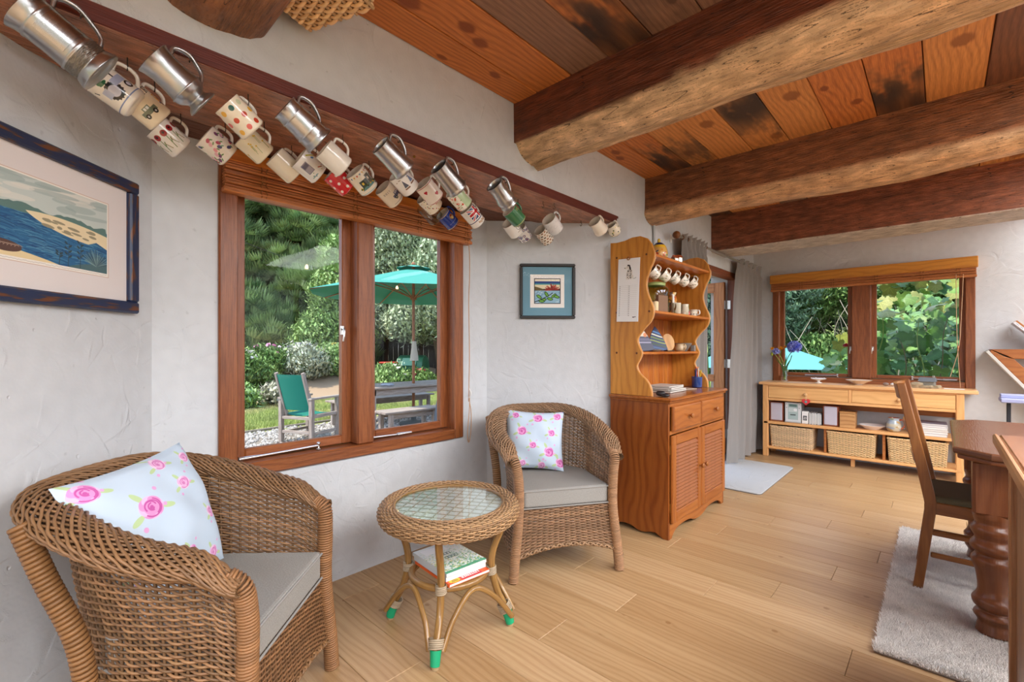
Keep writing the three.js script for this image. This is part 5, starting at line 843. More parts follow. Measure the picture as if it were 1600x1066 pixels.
// on the worktop
{
  const pp = thing('pen_pot', 'dark blue glazed pen pot on the dresser worktop', 'pot', onD(0.93, 0.907, 0.24)); part(pp, 'pot_wall', lathe([[0, 0.004], [0.036, 0], [0.040, 0.006], [0.042, 0.085], [0.038, 0.087], [0.035, 0.008], [0, 0.008]], 26), glazed('cobalt_glaze', 0x1c3a78, 0.15));
  const cols = [0xc9b23a, 0xd8d2c4, 0xc23a2c, 0x2a2a2a, 0x2e4a8a, 0xd98a3a, 0x8a2a2a], ds = ['yellow', 'white', 'red', 'black', 'blue', 'orange', 'dark red'];
  cols.forEach((c, i) => { const a = i / 7 * 6.28 + 0.4, q = thing('pen', `${ds[i]} pen standing in the blue pot`, 'pen', onD(0.93 + 0.016 * Math.cos(a), 0.917, 0.24 + 0.016 * Math.sin(a)), 0, 'pens in the blue pot'); part(q, 'barrel', tube([[0, 0, 0], [0, 0.07, 0], [0, 0.135 + 0.012 * (i % 3), 0]], 0.0042, { seg: 4, sides: 7 }), std('pen_' + c, { color: c, roughness: 0.4 })); q.rotation.set(0.20 * Math.sin(i * 2.1), 0, 0.22 * Math.cos(i * 1.7) * (i % 2 ? 1 : -1) * 0.8); });
  [[0x4a4440, 0.30, 0.21, 0.012, 0.03, 'charcoal magazine at the bottom of the worktop pile'], [0xbdb7ac, 0.27, 0.20, 0.010, -0.06, 'grey magazine second in the worktop pile'], [0x8a8078, 0.28, 0.19, 0.012, 0.10, 'taupe magazine third in the worktop pile'], [0xcfc8bc, 0.25, 0.18, 0.008, 0.0, 'pale booklet on top of the worktop pile']].reduce((y, [c, w, d, h, a, l]) => { const m = thing('booklet', l, 'magazine', onD(0.45, y, 0.19), Math.PI / 2 + a, 'magazines on the dresser worktop'); part(m, 'pages', bx(-w / 2 + 0.002, w / 2 - 0.002, 0.0012, h - 0.0012, -d / 2 + 0.002, d / 2 - 0.002, 0.0006), std('paper_grey', { color: 0xcfc9be, roughness: 0.8 })); part(m, 'cover', bx(-w / 2, w / 2, h - 0.0012, h, -d / 2, d / 2, 0.0004), std('cover_' + c, { color: c, roughness: 0.45 })); part(m, 'back_cover', bx(-w / 2, w / 2, 0, 0.0012, -d / 2, d / 2, 0.0004), std('cover_' + c, {})); return y + h + 0.0008; }, 0.9075);
  const note = thing('notebook', 'slim pale notebook lying beside the magazine pile on the worktop', 'notebook', onD(0.70, 0.907, 0.24), 1.2); part(note, 'notebook_cover', bx(-0.07, 0.07, 0, 0.008, -0.05, 0.05, 0.002), std('notebook_cover', { color: 0xa79684, roughness: 0.6 }));
  const stn = thing('dark_pebble', 'black pebble ornament at the near front of the worktop', 'pebble', onD(0.07, 0.907, 0.335)); { const g = ball(0.03, 16, 12, 1.1, 0.62, 0.8).translate(0, 0.0185, 0); part(stn, 'stone', g, std('black_stone', { color: 0x2b2a2c, roughness: 0.35 })); }
  const st2 = thing('dark_pebble', 'second flatter black pebble in front of the first on the worktop', 'pebble', onD(0.035, 0.907, 0.385)); part(st2, 'stone', ball(0.03, 16, 12, 0.9, 0.42, 0.7).translate(0, 0.0125, 0), std('black_stone', {}));
}
// ================================================================ tankards and mugs on the lintel
const hookDark = std('iron_hook', { color: 0x5d5148, metalness: 0.8, roughness: 0.5 });
const beamHook = (x, y, z, side) => { const g = side ? tube([[-0.024, 0.016, 0], [-0.010, 0.016, 0], [0.0, 0.010, 0], [0.003, 0.0, 0], [0.001, -0.007, 0], [-0.006, -0.008, 0], [-0.010, -0.002, 0]], 0.0019, { seg: 22, sides: 6 }) : tube([[0, 0.036, 0], [0, 0.014, 0], [0.006, 0.004, 0], [0.004, -0.006, 0], [-0.004, -0.007, 0], [-0.008, 0.002, 0]], 0.0018, { seg: 22, sides: 6 }); const h = part(LINTEL, 'cup_hook', g, hookDark); h.position.set(x, y, z); };
const pewter = std('pewter', { color: 0xb6b7b8, metalness: 1, roughness: 0.3 });
const pewterBump = new THREE.MeshStandardMaterial({ color: 0x8f8a82, metalness: 1, roughness: 0.42, bumpMap: dataTex(128, 64, (u, v) => 0.5 + 0.5 * pn(u * 40, v * 16, 40, 16), { srgb: false }), bumpScale: 0.003 }); pewterBump.name = 'embossed_pewter';
const TK = [
  [[0.045, 2.1, 6.087], 'largest pewter tankard with engraved lines and embossed band, nearest to the camera', 'engraved'],
  [[0.045, 2.093, 5.846], 'pewter tankard with bulbous base and scrolled handle, second along the lintel', 'baluster'],
  [[0.045, 2.094, 5.482], 'banded pewter tankard, third along the lintel above the bay window', 'banded'],
  [[0.045, 2.089, 5.114], 'plain pewter tankard, fourth along the lintel beside the village mug', 'plain'],
  [[0.045, 2.08, 4.824], 'plain dull pewter tankard, fifth along the lintel above the flag mug', 'plain'],
  [[0.045, 2.091, 4.467], 'waisted pewter tankard, sixth and last along the lintel above the green mug', 'waisted'],
];
const SZ = 1.15;                                                   // all hanging ware, a little larger than half-pint
TK.forEach(([p, label, kind], i) => {
  const S = { engraved: { R: 0.049, H: 0.152, pts: [[0, 0.012], [0.030, 0.010], [0.042, 0.004], [0.0525, 0], [0.0535, 0.003], [0.050, 0.012], [0.0475, 0.018], [0.0455, 0.020], [0.0455, 0.046], [0.0475, 0.048], [0.0475, 0.051], [0.0455, 0.053], [0.044, 0.09], [0.0445, 0.122], [0.046, 0.124], [0.046, 0.127], [0.0445, 0.129], [0.046, 0.14], [0.050, 0.152]] },
    baluster: { R: 0.045, H: 0.132, pts: [[0, 0.014], [0.020, 0.012], [0.034, 0.004], [0.041, 0], [0.042, 0.003], [0.036, 0.010], [0.027, 0.016], [0.027, 0.021], [0.038, 0.030], [0.043, 0.038], [0.0435, 0.043], [0.046, 0.045], [0.046, 0.048], [0.043, 0.050], [0.040, 0.075], [0.039, 0.105], [0.042, 0.122], [0.046, 0.132]] },
    banded: { R: 0.041, H: 0.126, pts: [[0, 0.012], [0.030, 0.009], [0.042, 0.002], [0.050, 0], [0.051, 0.004], [0.047, 0.012], [0.045, 0.020], [0.0455, 0.022], [0.045, 0.036], [0.0465, 0.038], [0.0465, 0.042], [0.0445, 0.044], [0.0415, 0.092], [0.043, 0.094], [0.043, 0.098], [0.041, 0.100], [0.040, 0.116], [0.043, 0.126]] },
    plain: { R: 0.040, H: 0.120, pts: [[0, 0.008], [0.036, 0.004], [0.043, 0], [0.046, 0.004], [0.046, 0.010], [0.043, 0.014], [0.043, 0.020], [0.042, 0.024], [0.039, 0.07], [0.038, 0.108], [0.040, 0.120]] },
    waisted: { R: 0.040, H: 0.120, pts: [[0, 0.008], [0.034, 0.004], [0.041, 0], [0.043, 0.004], [0.040, 0.010], [0.038, 0.016], [0.043, 0.026], [0.044, 0.034], [0.042, 0.040], [0.037, 0.062], [0.036, 0.09], [0.039, 0.110], [0.042, 0.120]] } }[kind];
  const t = cup('pewter_tankard', label, 'tankard', { R: S.R, H: S.H, bellyPts: S.pts, mat: pewter, hw: 0.034, handleR: 0.0052, hy: kind === 'baluster' ? [0.26, 0.86] : [0.22, 0.84], sharp: true, group: 'pewter tankards on the lintel' });
  if (kind === 'engraved') {
    part(t, 'embossed_band', lathe([[0.0458, 0.0205], [0.0466, 0.033], [0.0458, 0.0455]], 40), pewterBump, 'embossed band');
    const et = canvasTex(256, 160, (g, w, h) => { g.fillStyle = '#b6b7b8'; g.fillRect(0, 0, w, h); g.strokeStyle = '#d4d4d2'; g.lineWidth = 1.6; const r = rng(4); for (const [y, a, b] of [[30, 70, 186], [58, 96, 160], [82, 88, 110], [82, 128, 172], [108, 80, 130], [108, 142, 182], [134, 96, 176]]) { g.beginPath(); g.moveTo(a, y); for (let x = a; x < b; x += 5) g.lineTo(x, y + (r() - 0.5) * 11); g.stroke(); } });
    const em = new THREE.MeshStandardMaterial({ map: et, metalness: 1, roughness: 0.27 }); em.name = 'engraving';
    const g = new THREE.CylinderGeometry(0.0447, 0.0460, 0.058, 16, 1, true, -0.75, 1.5).translate(0, 0.088, 0); part(t, 'engraving', g, em, 'engraved writing');
  }
  t.scale.setScalar(SZ); hang(t, p, 33 + [0, 1, 0, -2, 0, 2][i], [0, 2, -2, 0, 2, 0][i], [0, 4, 0, -4, 0, 0][i]); beamHook(p[0] - 0.002, p[1] + 0.001, p[2], true);
});
// ---- printed mugs. The picture's middle faces the room.
const CW = 384, CHh = 136, mugTex = (bg, draw) => canvasTex(CW, CHh, (g, w, h) => { g.fillStyle = bg; g.fillRect(0, 0, w, h); draw(g, w, h); });
const dot = (g, x, y, r, c) => { g.fillStyle = c; g.beginPath(); g.arc(x, y, r, 0, 7); g.fill(); }, ell = (g, x, y, a, b, c, rot = 0) => { g.fillStyle = c; g.beginPath(); g.ellipse(x, y, a, b, rot, 0, 7); g.fill(); }, rc = (g, x, y, w, h, c) => { g.fillStyle = c; g.fillRect(x, y, w, h); }, ln = (g, x0, y0, x1, y1, c, w = 2) => { g.strokeStyle = c; g.lineWidth = w; g.beginPath(); g.moveTo(x0, y0); g.lineTo(x1, y1); g.stroke(); };
const scatter = (seed, n, fn) => { const r = rng(seed); for (let i = 0; i < n; i++) fn(r, i); };
const car = (g, x, y, s, c) => { rc(g, x - 26 * s, y - 10 * s, 52 * s, 13 * s, c); rc(g, x - 14 * s, y - 20 * s, 24 * s, 11 * s, c); rc(g, x - 10 * s, y - 18 * s, 7 * s, 8 * s, '#dfe4e4'); rc(g, x - 1 * s, y - 18 * s, 8 * s, 8 * s, '#dfe4e4'); dot(g, x - 15 * s, y + 4 * s, 7 * s, '#222'); dot(g, x + 15 * s, y + 4 * s, 7 * s, '#222'); dot(g, x - 15 * s, y + 4 * s, 3 * s, '#bbb'); dot(g, x + 15 * s, y + 4 * s, 3 * s, '#bbb'); };
const MX = CW / 2, prints = {
  tractor: () => mugTex('#efe9dc', (g) => { rc(g, 0, 112, CW, 4, '#7f8fb8'); dot(g, MX - 8, 74, 30, '#2a2a2c'); dot(g, MX - 8, 74, 20, '#cfd2e2'); for (let k = 0; k < 16; k++) { const a = k / 16 * 6.283; rc(g, MX - 10 + 30 * Math.cos(a), 72 + 30 * Math.sin(a), 5, 5, '#2a2a2c'); } dot(g, MX + 56, 86, 15, '#2a2a2c'); dot(g, MX + 56, 86, 9, '#cfd2e2'); rc(g, MX + 10, 44, 56, 26, '#a9b2cc'); rc(g, MX - 46, 50, 26, 32, '#b8c0d6'); ell(g, MX - 20, 28, 11, 8, '#2f6b4a'); ell(g, MX - 12, 36, 16, 6, '#2f6b4a'); ln(g, MX + 34, 44, MX + 34, 22, '#2a2a2c', 5); ln(g, MX - 70, 30, MX - 60, 46, '#3a3a3a', 4); }),
  cars: () => mugTex('#f0e2c4', (g) => { g.fillStyle = '#3a3436'; g.font = 'bold 34px serif'; g.textAlign = 'center'; g.fillText('CARS · TRUCKS', MX + 6, 40); car(g, MX - 34, 92, 1.35, '#6f7a66'); rc(g, MX + 36, 52, 44, 34, '#e09a2c'); rc(g, MX + 40, 56, 36, 12, '#f0c888'); rc(g, MX + 34, 86, 50, 8, '#5a5f86'); dot(g, MX + 46, 96, 7, '#444'); dot(g, MX + 74, 96, 7, '#444'); rc(g, MX - 100, 10, 30, 24, '#8e2c26'); }),
  tulip: () => mugTex('#f1eee6', (g) => { for (let k = 0; k < 10; k++) { const x = 20 + k * 38; ell(g, x, 34, 14, 15, '#a3242a'); ell(g, x, 30, 8, 8, '#7a161e'); dot(g, x, 32, 4, '#2a1416'); ln(g, x, 48, x - 6, 112, '#4d6a3a', 3); ln(g, x - 4, 86, x + 10, 62, '#6d8a52', 4); ln(g, x + 16, 104, x + 4, 66, '#8a7a42', 3); } }),
  dots: () => mugTex('#efe4cc', (g) => { const c = ['#c4452f', '#20605a', '#eab23a', '#e2736a', '#c9d2b0', '#c4452f', '#eab23a', '#20605a']; for (let k = 0; k < 26; k++) dot(g, 14 + (k % 9) * 44 + (Math.floor(k / 9) % 2) * 22, 22 + Math.floor(k / 9) * 44, 11, c[(k * 5 + Math.floor(k / 9)) % 8]); }),
  floral: () => mugTex('#f1e9dc', (g) => scatter(5, 46, (r) => { const x = r() * CW, y = 16 + r() * 108; ell(g, x, y, 11, 8, ['#e89aa2', '#7a4a6e', '#b8405a', '#4a4a78', '#e8b0b8'][Math.floor(r() * 5)], r() * 3); ell(g, x + 12, y + 5, 8, 3, '#5d8a4e', r() * 3); })),
  yellow: () => mugTex('#efe6c8', (g) => scatter(6, 26, (r) => { const x = r() * CW, y = 50 + r() * 50; ln(g, x, y + 20, x + 5, y - 20, '#8a9a5a', 2); dot(g, x + 5, y - 22, 4, '#d8b23a'); })),
  cream: () => mugTex('#f0e6cf', (g) => { for (const s of [1]) { ell(g, MX + 90, 46, 16, 14, '#b8845a'); ell(g, MX + 104, 64, 14, 12, '#a06c44'); ell(g, MX + 86, 70, 12, 10, '#c9966a'); void s; } }),
  squarepic: () => mugTex('#f1f0ec', (g) => { rc(g, MX - 62, 28, 40, 62, '#8a8796'); rc(g, MX - 58, 34, 32, 20, '#5f5d74'); rc(g, MX - 58, 58, 32, 28, '#a9a6b4'); ln(g, MX + 4, 12, MX + 70, 64, '#b8b43a', 7); dot(g, MX + 70, 82, 12, '#e0662c'); ell(g, MX + 62, 98, 7, 12, '#c9c43a'); ell(g, MX + 22, 44, 10, 6, '#4f86b8', 0.7); ln(g, MX - 2, 94, MX + 20, 108, '#b8503a', 5); scatter(8, 12, (r) => dot(g, MX - 60 + r() * 150, 96 + r() * 26, 2.5, ['#4a6ab0', '#6a9a5a', '#c9aa3a'][Math.floor(r() * 3)])); rc(g, MX - 66, 112, 40, 5, '#8ab0b0'); }),
  white: () => null,
  redpolka: () => mugTex('#d9222c', (g) => { for (let k = 0; k < 24; k++) dot(g, 18 + (k % 8) * 48 + (Math.floor(k / 8) % 2) * 24, 26 + Math.floor(k / 8) * 42, 9, '#f6ece4'); }),
  village: () => mugTex('#f1ead8', (g) => { for (let k = 0; k < 11; k++) { g.fillStyle = ['#c4452f', '#3a6a8a', '#d8a83a'][k % 3]; g.beginPath(); g.moveTo(MX - 110 + k * 20, 12); g.lineTo(MX - 98 + k * 20, 12); g.lineTo(MX - 104 + k * 20, 24); g.fill(); } rc(g, MX - 60, 50, 50, 40, '#3d4644'); rc(g, MX - 10, 34, 34, 60, '#6a6a62'); rc(g, MX + 26, 46, 36, 48, '#8a8578'); rc(g, MX - 50, 62, 12, 14, '#e8c84a'); rc(g, MX - 2, 50, 10, 16, '#f0ead8'); rc(g, MX + 34, 58, 12, 14, '#a8402c'); rc(g, MX - 70, 90, 140, 16, '#5f8a8a'); scatter(12, 26, (r) => ell(g, MX - 80 + r() * 170, 82 + r() * 20, 6, 4, ['#e2b83a', '#3c5c3a', '#2a2a2a'][Math.floor(r() * 3)])); rc(g, 0, 124, CW, 4, '#a9c8d0'); ln(g, MX + 30, 112, MX + 60, 116, '#3a6a8a', 5); }),
  car: () => mugTex('#efe5d0', (g) => { car(g, MX + 26, 84, 1.5, '#5d627e'); g.fillStyle = '#6b6460'; g.font = '18px serif'; g.textAlign = 'center'; g.fillText('B R I T', MX - 30, 36); rc(g, MX - 40, 116, 110, 4, '#a9a49a'); }),
  sail: () => mugTex('#f0ede6', (g) => { for (const [x, y, c] of [[MX - 56, 66, '#5a5e6a'], [MX - 6, 58, '#7a86a0'], [MX + 46, 70, '#5a6a8c'], [MX + 90, 60, '#6a625a']]) { g.fillStyle = c; g.beginPath(); g.moveTo(x, y - 34); g.lineTo(x + 18, y + 16); g.lineTo(x - 12, y + 16); g.fill(); rc(g, x - 16, y + 20, 36, 9, '#8a6a58'); } scatter(14, 10, (r) => rc(g, MX - 110 + r() * 220, 14 + r() * 20, 9, 5, '#9a8a78')); }),
  hearts: () => mugTex('#f1e8dc', (g) => { for (const [x, y] of [[MX - 60, 40], [MX - 4, 84], [MX + 54, 38], [MX + 110, 88], [MX - 120, 86]]) { dot(g, x - 5, y, 7, '#b8283a'); dot(g, x + 5, y, 7, '#b8283a'); g.fillStyle = '#b8283a'; g.beginPath(); g.moveTo(x - 11, y + 3); g.lineTo(x + 11, y + 3); g.lineTo(x, y + 17); g.fill(); } rc(g, 0, 4, CW, 4, '#a04040'); rc(g, 0, 126, CW, 5, '#a04040'); }),
  speckle: () => mugTex('#eee6d2', (g) => scatter(16, 90, (r) => dot(g, r() * CW, r() * CHh, 4, ['#8a7a5a', '#b85a4a', '#6a7a6a', '#4a4a5a', '#c9a85a'][Math.floor(r() * 5)]))),
  blue: () => mugTex('#1f3fa0', (g) => { rc(g, 0, 6, CW, 5, '#d8c070'); rc(g, 0, 122, CW, 5, '#d8c070'); ell(g, MX, 54, 20, 22, '#c9a24a'); ell(g, MX, 44, 12, 8, '#8a2a2a'); ell(g, MX, 62, 10, 12, '#e8d8a0'); rc(g, MX - 60, 92, 120, 3, '#8f9ad0'); }),
  greenfl: () => mugTex('#efe8d8', (g) => { rc(g, MX - 30, 0, 60, CHh, '#b9cfa4'); scatter(18, 26, (r) => { const x = r() < 0.5 ? MX - 120 + r() * 86 : MX + 34 + r() * 86; dot(g, x, r() * CHh, 7, ['#d86a4a', '#e89a8a', '#c94a3a'][Math.floor(r() * 3)]); ell(g, x + 9, r() * CHh, 7, 3, '#8aa870'); }); }),
  flag: () => mugTex('#f3f1ec', (g) => { g.save(); g.beginPath(); g.rect(MX - 70, 4, 140, 78); g.clip(); rc(g, MX - 70, 4, 140, 78, '#28336e'); ln(g, MX - 70, 4, MX + 70, 82, '#fff', 16); ln(g, MX - 70, 82, MX + 70, 4, '#fff', 16); ln(g, MX - 70, 4, MX + 70, 82, '#c8202c', 6); ln(g, MX - 70, 82, MX + 70, 4, '#c8202c', 6); rc(g, MX - 14, 4, 28, 78, '#fff'); rc(g, MX - 70, 29, 140, 28, '#fff'); rc(g, MX - 8, 4, 16, 78, '#c8202c'); rc(g, MX - 70, 35, 140, 16, '#c8202c'); g.restore(); rc(g, 0, 90, CW, 5, '#28336e'); for (let k = 0; k < 9; k++) rc(g, MX - 44 + k * 10, 104 + (k % 3) * 3, 6, 14, '#b07a3a'); }),
  green: () => mugTex('#3f7a52', (g) => { rc(g, MX - 3, 20, 46, 4, '#c9b87a'); rc(g, MX + 2, 32, 36, 3, '#c9b87a'); rc(g, 0, 120, CW, 4, '#c9b87a'); }),
  crest: () => mugTex('#f1eee6', (g) => { g.strokeStyle = '#7a7a78'; g.lineWidth = 4; g.beginPath(); g.ellipse(MX + 20, 56, 30, 32, 0, 0, 7); g.stroke(); ell(g, MX + 20, 56, 16, 18, '#c9c0a4'); ln(g, MX - 20, 96, MX + 62, 96, '#8a7a5a', 4); }),
  bluefl: () => mugTex('#f0efec', (g) => scatter(22, 40, (r) => { const x = r() * CW, y = r() * CHh; g.strokeStyle = '#27377a'; g.lineWidth = 5; g.beginPath(); g.arc(x, y, 11, r() * 6, r() * 6 + 4.4); g.stroke(); dot(g, x, y, 4, '#c06a4a'); })),
  brick: () => mugTex('#efe6d6', (g) => { for (let j = 0; j < 6; j++) for (let i = 0; i < 12; i++) rc(g, i * 32 + (j % 2) * 16, j * 23 + 4, 20, 12, ['#8a6a50', '#c9a98a', '#6a5a50', '#b07a5a'][(i * 3 + j * 5) % 4]); }),
  grey: () => mugTex('#dcdad6', (g) => scatter(25, 14, (r) => { g.strokeStyle = '#c4c2c0'; g.lineWidth = 3; g.beginPath(); g.arc(r() * CW, r() * CHh, 14, 0, 5); g.stroke(); })),
};
const MUGS = [
  ['tractor', [-0.11, 2.072, 5.973], 'cream mug printed with a tractor, partly behind the largest tankard', { R: 0.042, H: 0.092 }],
  ['cars', [-0.195, 2.072, 5.893], 'cream mug printed with vintage cars and trucks on the lintel', { R: 0.041, H: 0.092 }],
  ['tulip', [-0.395, 2.072, 5.782], 'white mug with a band of red poppies near the bay corner', { R: 0.042, H: 0.085 }],
  ['dots', [-0.063, 2.072, 5.654], 'cream mug with large coloured polka dots', { R: 0.042, H: 0.092 }],
  ['floral', [-0.345, 2.072, 5.648], 'pink and purple floral mug just below the polka-dot mug', { R: 0.043, H: 0.088 }],
  ['yellow', [-0.232, 2.072, 5.545], 'pale yellow mug with grass stems behind the polka-dot mug', { R: 0.041, H: 0.085 }],
  ['cream', [-0.371, 2.072, 5.387], 'plain cream mug with a brown rose by its handle', { R: 0.043, H: 0.095 }],
  ['squarepic', [-0.275, 2.072, 5.323], 'white mug with a grey photo and orange flower', { R: 0.043, H: 0.088 }],
  ['white', [-0.11, 2.072, 5.285], 'plain white mug beside the banded tankard', { R: 0.042, H: 0.092 }],
  ['redpolka', [-0.362, 2.072, 5.143], 'red mug with white polka dots', { R: 0.042, H: 0.09 }],
  ['village', [-0.273, 2.072, 5.072], 'white mug printed with a village and bunting', { R: 0.042, H: 0.092 }],
  ['car', [-0.336, 2.072, 4.883], 'cream mug printed with one small grey car', { R: 0.041, H: 0.088 }],
  ['sail', [-0.153, 2.072, 4.934], 'white mug printed with little sailing boats', { R: 0.041, H: 0.088 }],
  ['hearts', [-0.156, 2.072, 4.771], 'cream mug with small red hearts', { R: 0.042, H: 0.09 }],
  ['speckle', [-0.318, 2.072, 4.673], 'cream mug with multicoloured speckles', { R: 0.043, H: 0.082 }],
  ['blue', [-0.484, 2.072, 4.401], 'royal blue mug with a gold crest at the blind corner', { R: 0.040, H: 0.088 }],
  ['greenfl', [-0.123, 2.072, 4.604], 'mug with a pale green stripe and orange flowers', { R: 0.041, H: 0.09 }],
  ['flag', [-0.34, 2.072, 4.336], 'tall white mug printed with a red, white and blue flag', { R: 0.041, H: 0.105 }],
  ['green', [-0.13, 2.072, 4.186], 'green mug with gold lettering below the last tankard', { R: 0.041, H: 0.09 }],
  ['crest', [-0.325, 2.072, 3.979], 'white mug with a grey wreath below the green mug', { R: 0.042, H: 0.09 }],
  ['bluefl', [-0.395, 2.072, 3.832], 'blue and white floral mug, lowest below the green mug', { R: 0.041, H: 0.085 }],
  ['brick', [-0.302, 2.072, 3.702], 'tall mug with a brown patchwork pattern over the small framed print', { R: 0.040, H: 0.10 }],
  ['grey', [-0.074, 2.072, 3.872], 'light grey mug beside the patchwork mug', { R: 0.042, H: 0.09 }],
];
MUGS.forEach(([kind, p, label, o], i) => {
  const m = cup('mug', label, 'mug', { ...o, map: prints[kind]() || undefined, color: kind === 'blue' ? 0x2a48a8 : kind === 'green' ? 0x3f7a52 : kind === 'grey' ? 0xd6d4d0 : 0xf0ebdf, inner: kind === 'redpolka' ? 0xeee6dc : 0xe4ddd0, group: 'mugs hanging from the lintel' });
  m.scale.setScalar(SZ); hang(m, p, 33 + ((i * 37) % 7 - 3), ((i * 53) % 9 - 4) * 1.5, ((i * 29) % 11 - 5) * 3); beamHook(p[0], p[1] + 0.002, p[2], false);
});
{ // a glass mug, a jug and a round cup at the far end
  const gm = cup('glass_mug', 'clear glass mug hanging below the speckled mug', 'mug', { R: 0.042, H: 0.10, mat: phys('clear_glass', { color: 0xdfe6e4, roughness: 0.02, transmission: 1, thickness: 0, ior: 1.5 }), liner: false, group: 'mugs hanging from the lintel' }); gm.scale.setScalar(SZ); hang(gm, [-0.445, 2.072, 4.559], 33); beamHook(-0.445, 2.074, 4.559, false);
  const jg = cup('cream_jug', 'plain cream jug with pouring lip at the far end of the lintel', 'jug', { R: 0.038, H: 0.085, bellyPts: [[0, 0], [0.036, 0], [0.042, 0.006], [0.043, 0.02], [0.038, 0.05], [0.035, 0.068], [0.040, 0.085]], color: 0xeee4d2, inner: 0xd8d0c0, group: 'mugs hanging from the lintel' }); jg.scale.setScalar(SZ); hang(jg, [0.045, 2.092, 3.553], 36, -6); beamHook(0.043, 2.092, 3.553, true);
  const rt = mugTex('#f0ead8', (g) => scatter(28, 24, (r) => { dot(g, r() * CW, 20 + r() * 90, 8, ['#c9b84a', '#6a7a4a', '#3a3a3a', '#e2d08a'][Math.floor(r() * 4)]); }));
  const rd2 = cup('round_cup', 'small round cup with yellow flowers, last on the lintel above the dresser', 'cup', { R: 0.030, H: 0.075, bellyPts: [[0, 0], [0.022, 0], [0.034, 0.012], [0.040, 0.034], [0.034, 0.056], [0.029, 0.066], [0.032, 0.075]], map: rt, group: 'mugs hanging from the lintel' }); rd2.scale.setScalar(SZ); hang(rd2, [0.045, 2.098, 3.359], 40, -4); beamHook(0.043, 2.098, 3.359, true);
}
// spare hooks and a knob on the lintel
for (const [x, z] of [[-0.02, 3.98], [-0.12, 3.55], [-0.05, 4.05], [-0.22, 4.15]]) beamHook(x, 2.075, z, false);
part(LINTEL, 'screw_eye', ball(0.006, 10, 8), cupHookMat).position.set(-0.07, 2.101, 4.96);
// ================================================================ framed prints
function framed(name, label, w, h, fw, fd, frameMat, art, glass = true) {
  const t = thing(name, label, 'picture');
  const g = (a, b, c, d) => bx(a, b, c, d, 0, fd, 0.006);
  part(t, 'frame_bar', g(-w / 2, w / 2, h / 2 - fw, h / 2), frameMat); part(t, 'frame_bar', g(-w / 2, w / 2, -h / 2, -h / 2 + fw), frameMat);
  part(t, 'frame_bar', bx(-w / 2, -w / 2 + fw, -h / 2 + fw, h / 2 - fw, 0, fd, 0.006, 'y'), frameMat); part(t, 'frame_bar', bx(w / 2 - fw, w / 2, -h / 2 + fw, h / 2 - fw, 0, fd, 0.006, 'y'), frameMat);
  const pr = new THREE.MeshStandardMaterial({ map: art, roughness: 0.75 }); pr.name = name + '_print';
  part(t, 'print', new THREE.BoxGeometry(w - 2 * fw, h - 2 * fw, 0.004).translate(0, 0, 0.006), pr);
  if (glass) part(t, 'picture_glass', new THREE.PlaneGeometry(w - 2 * fw, h - 2 * fw).translate(0, 0, fd * 0.55), phys('picture_glass', { color: 0xffffff, roughness: 0.0, transmission: 1, thickness: 0, ior: 1.35, specularIntensity: 0.12 }));
  return t;
}
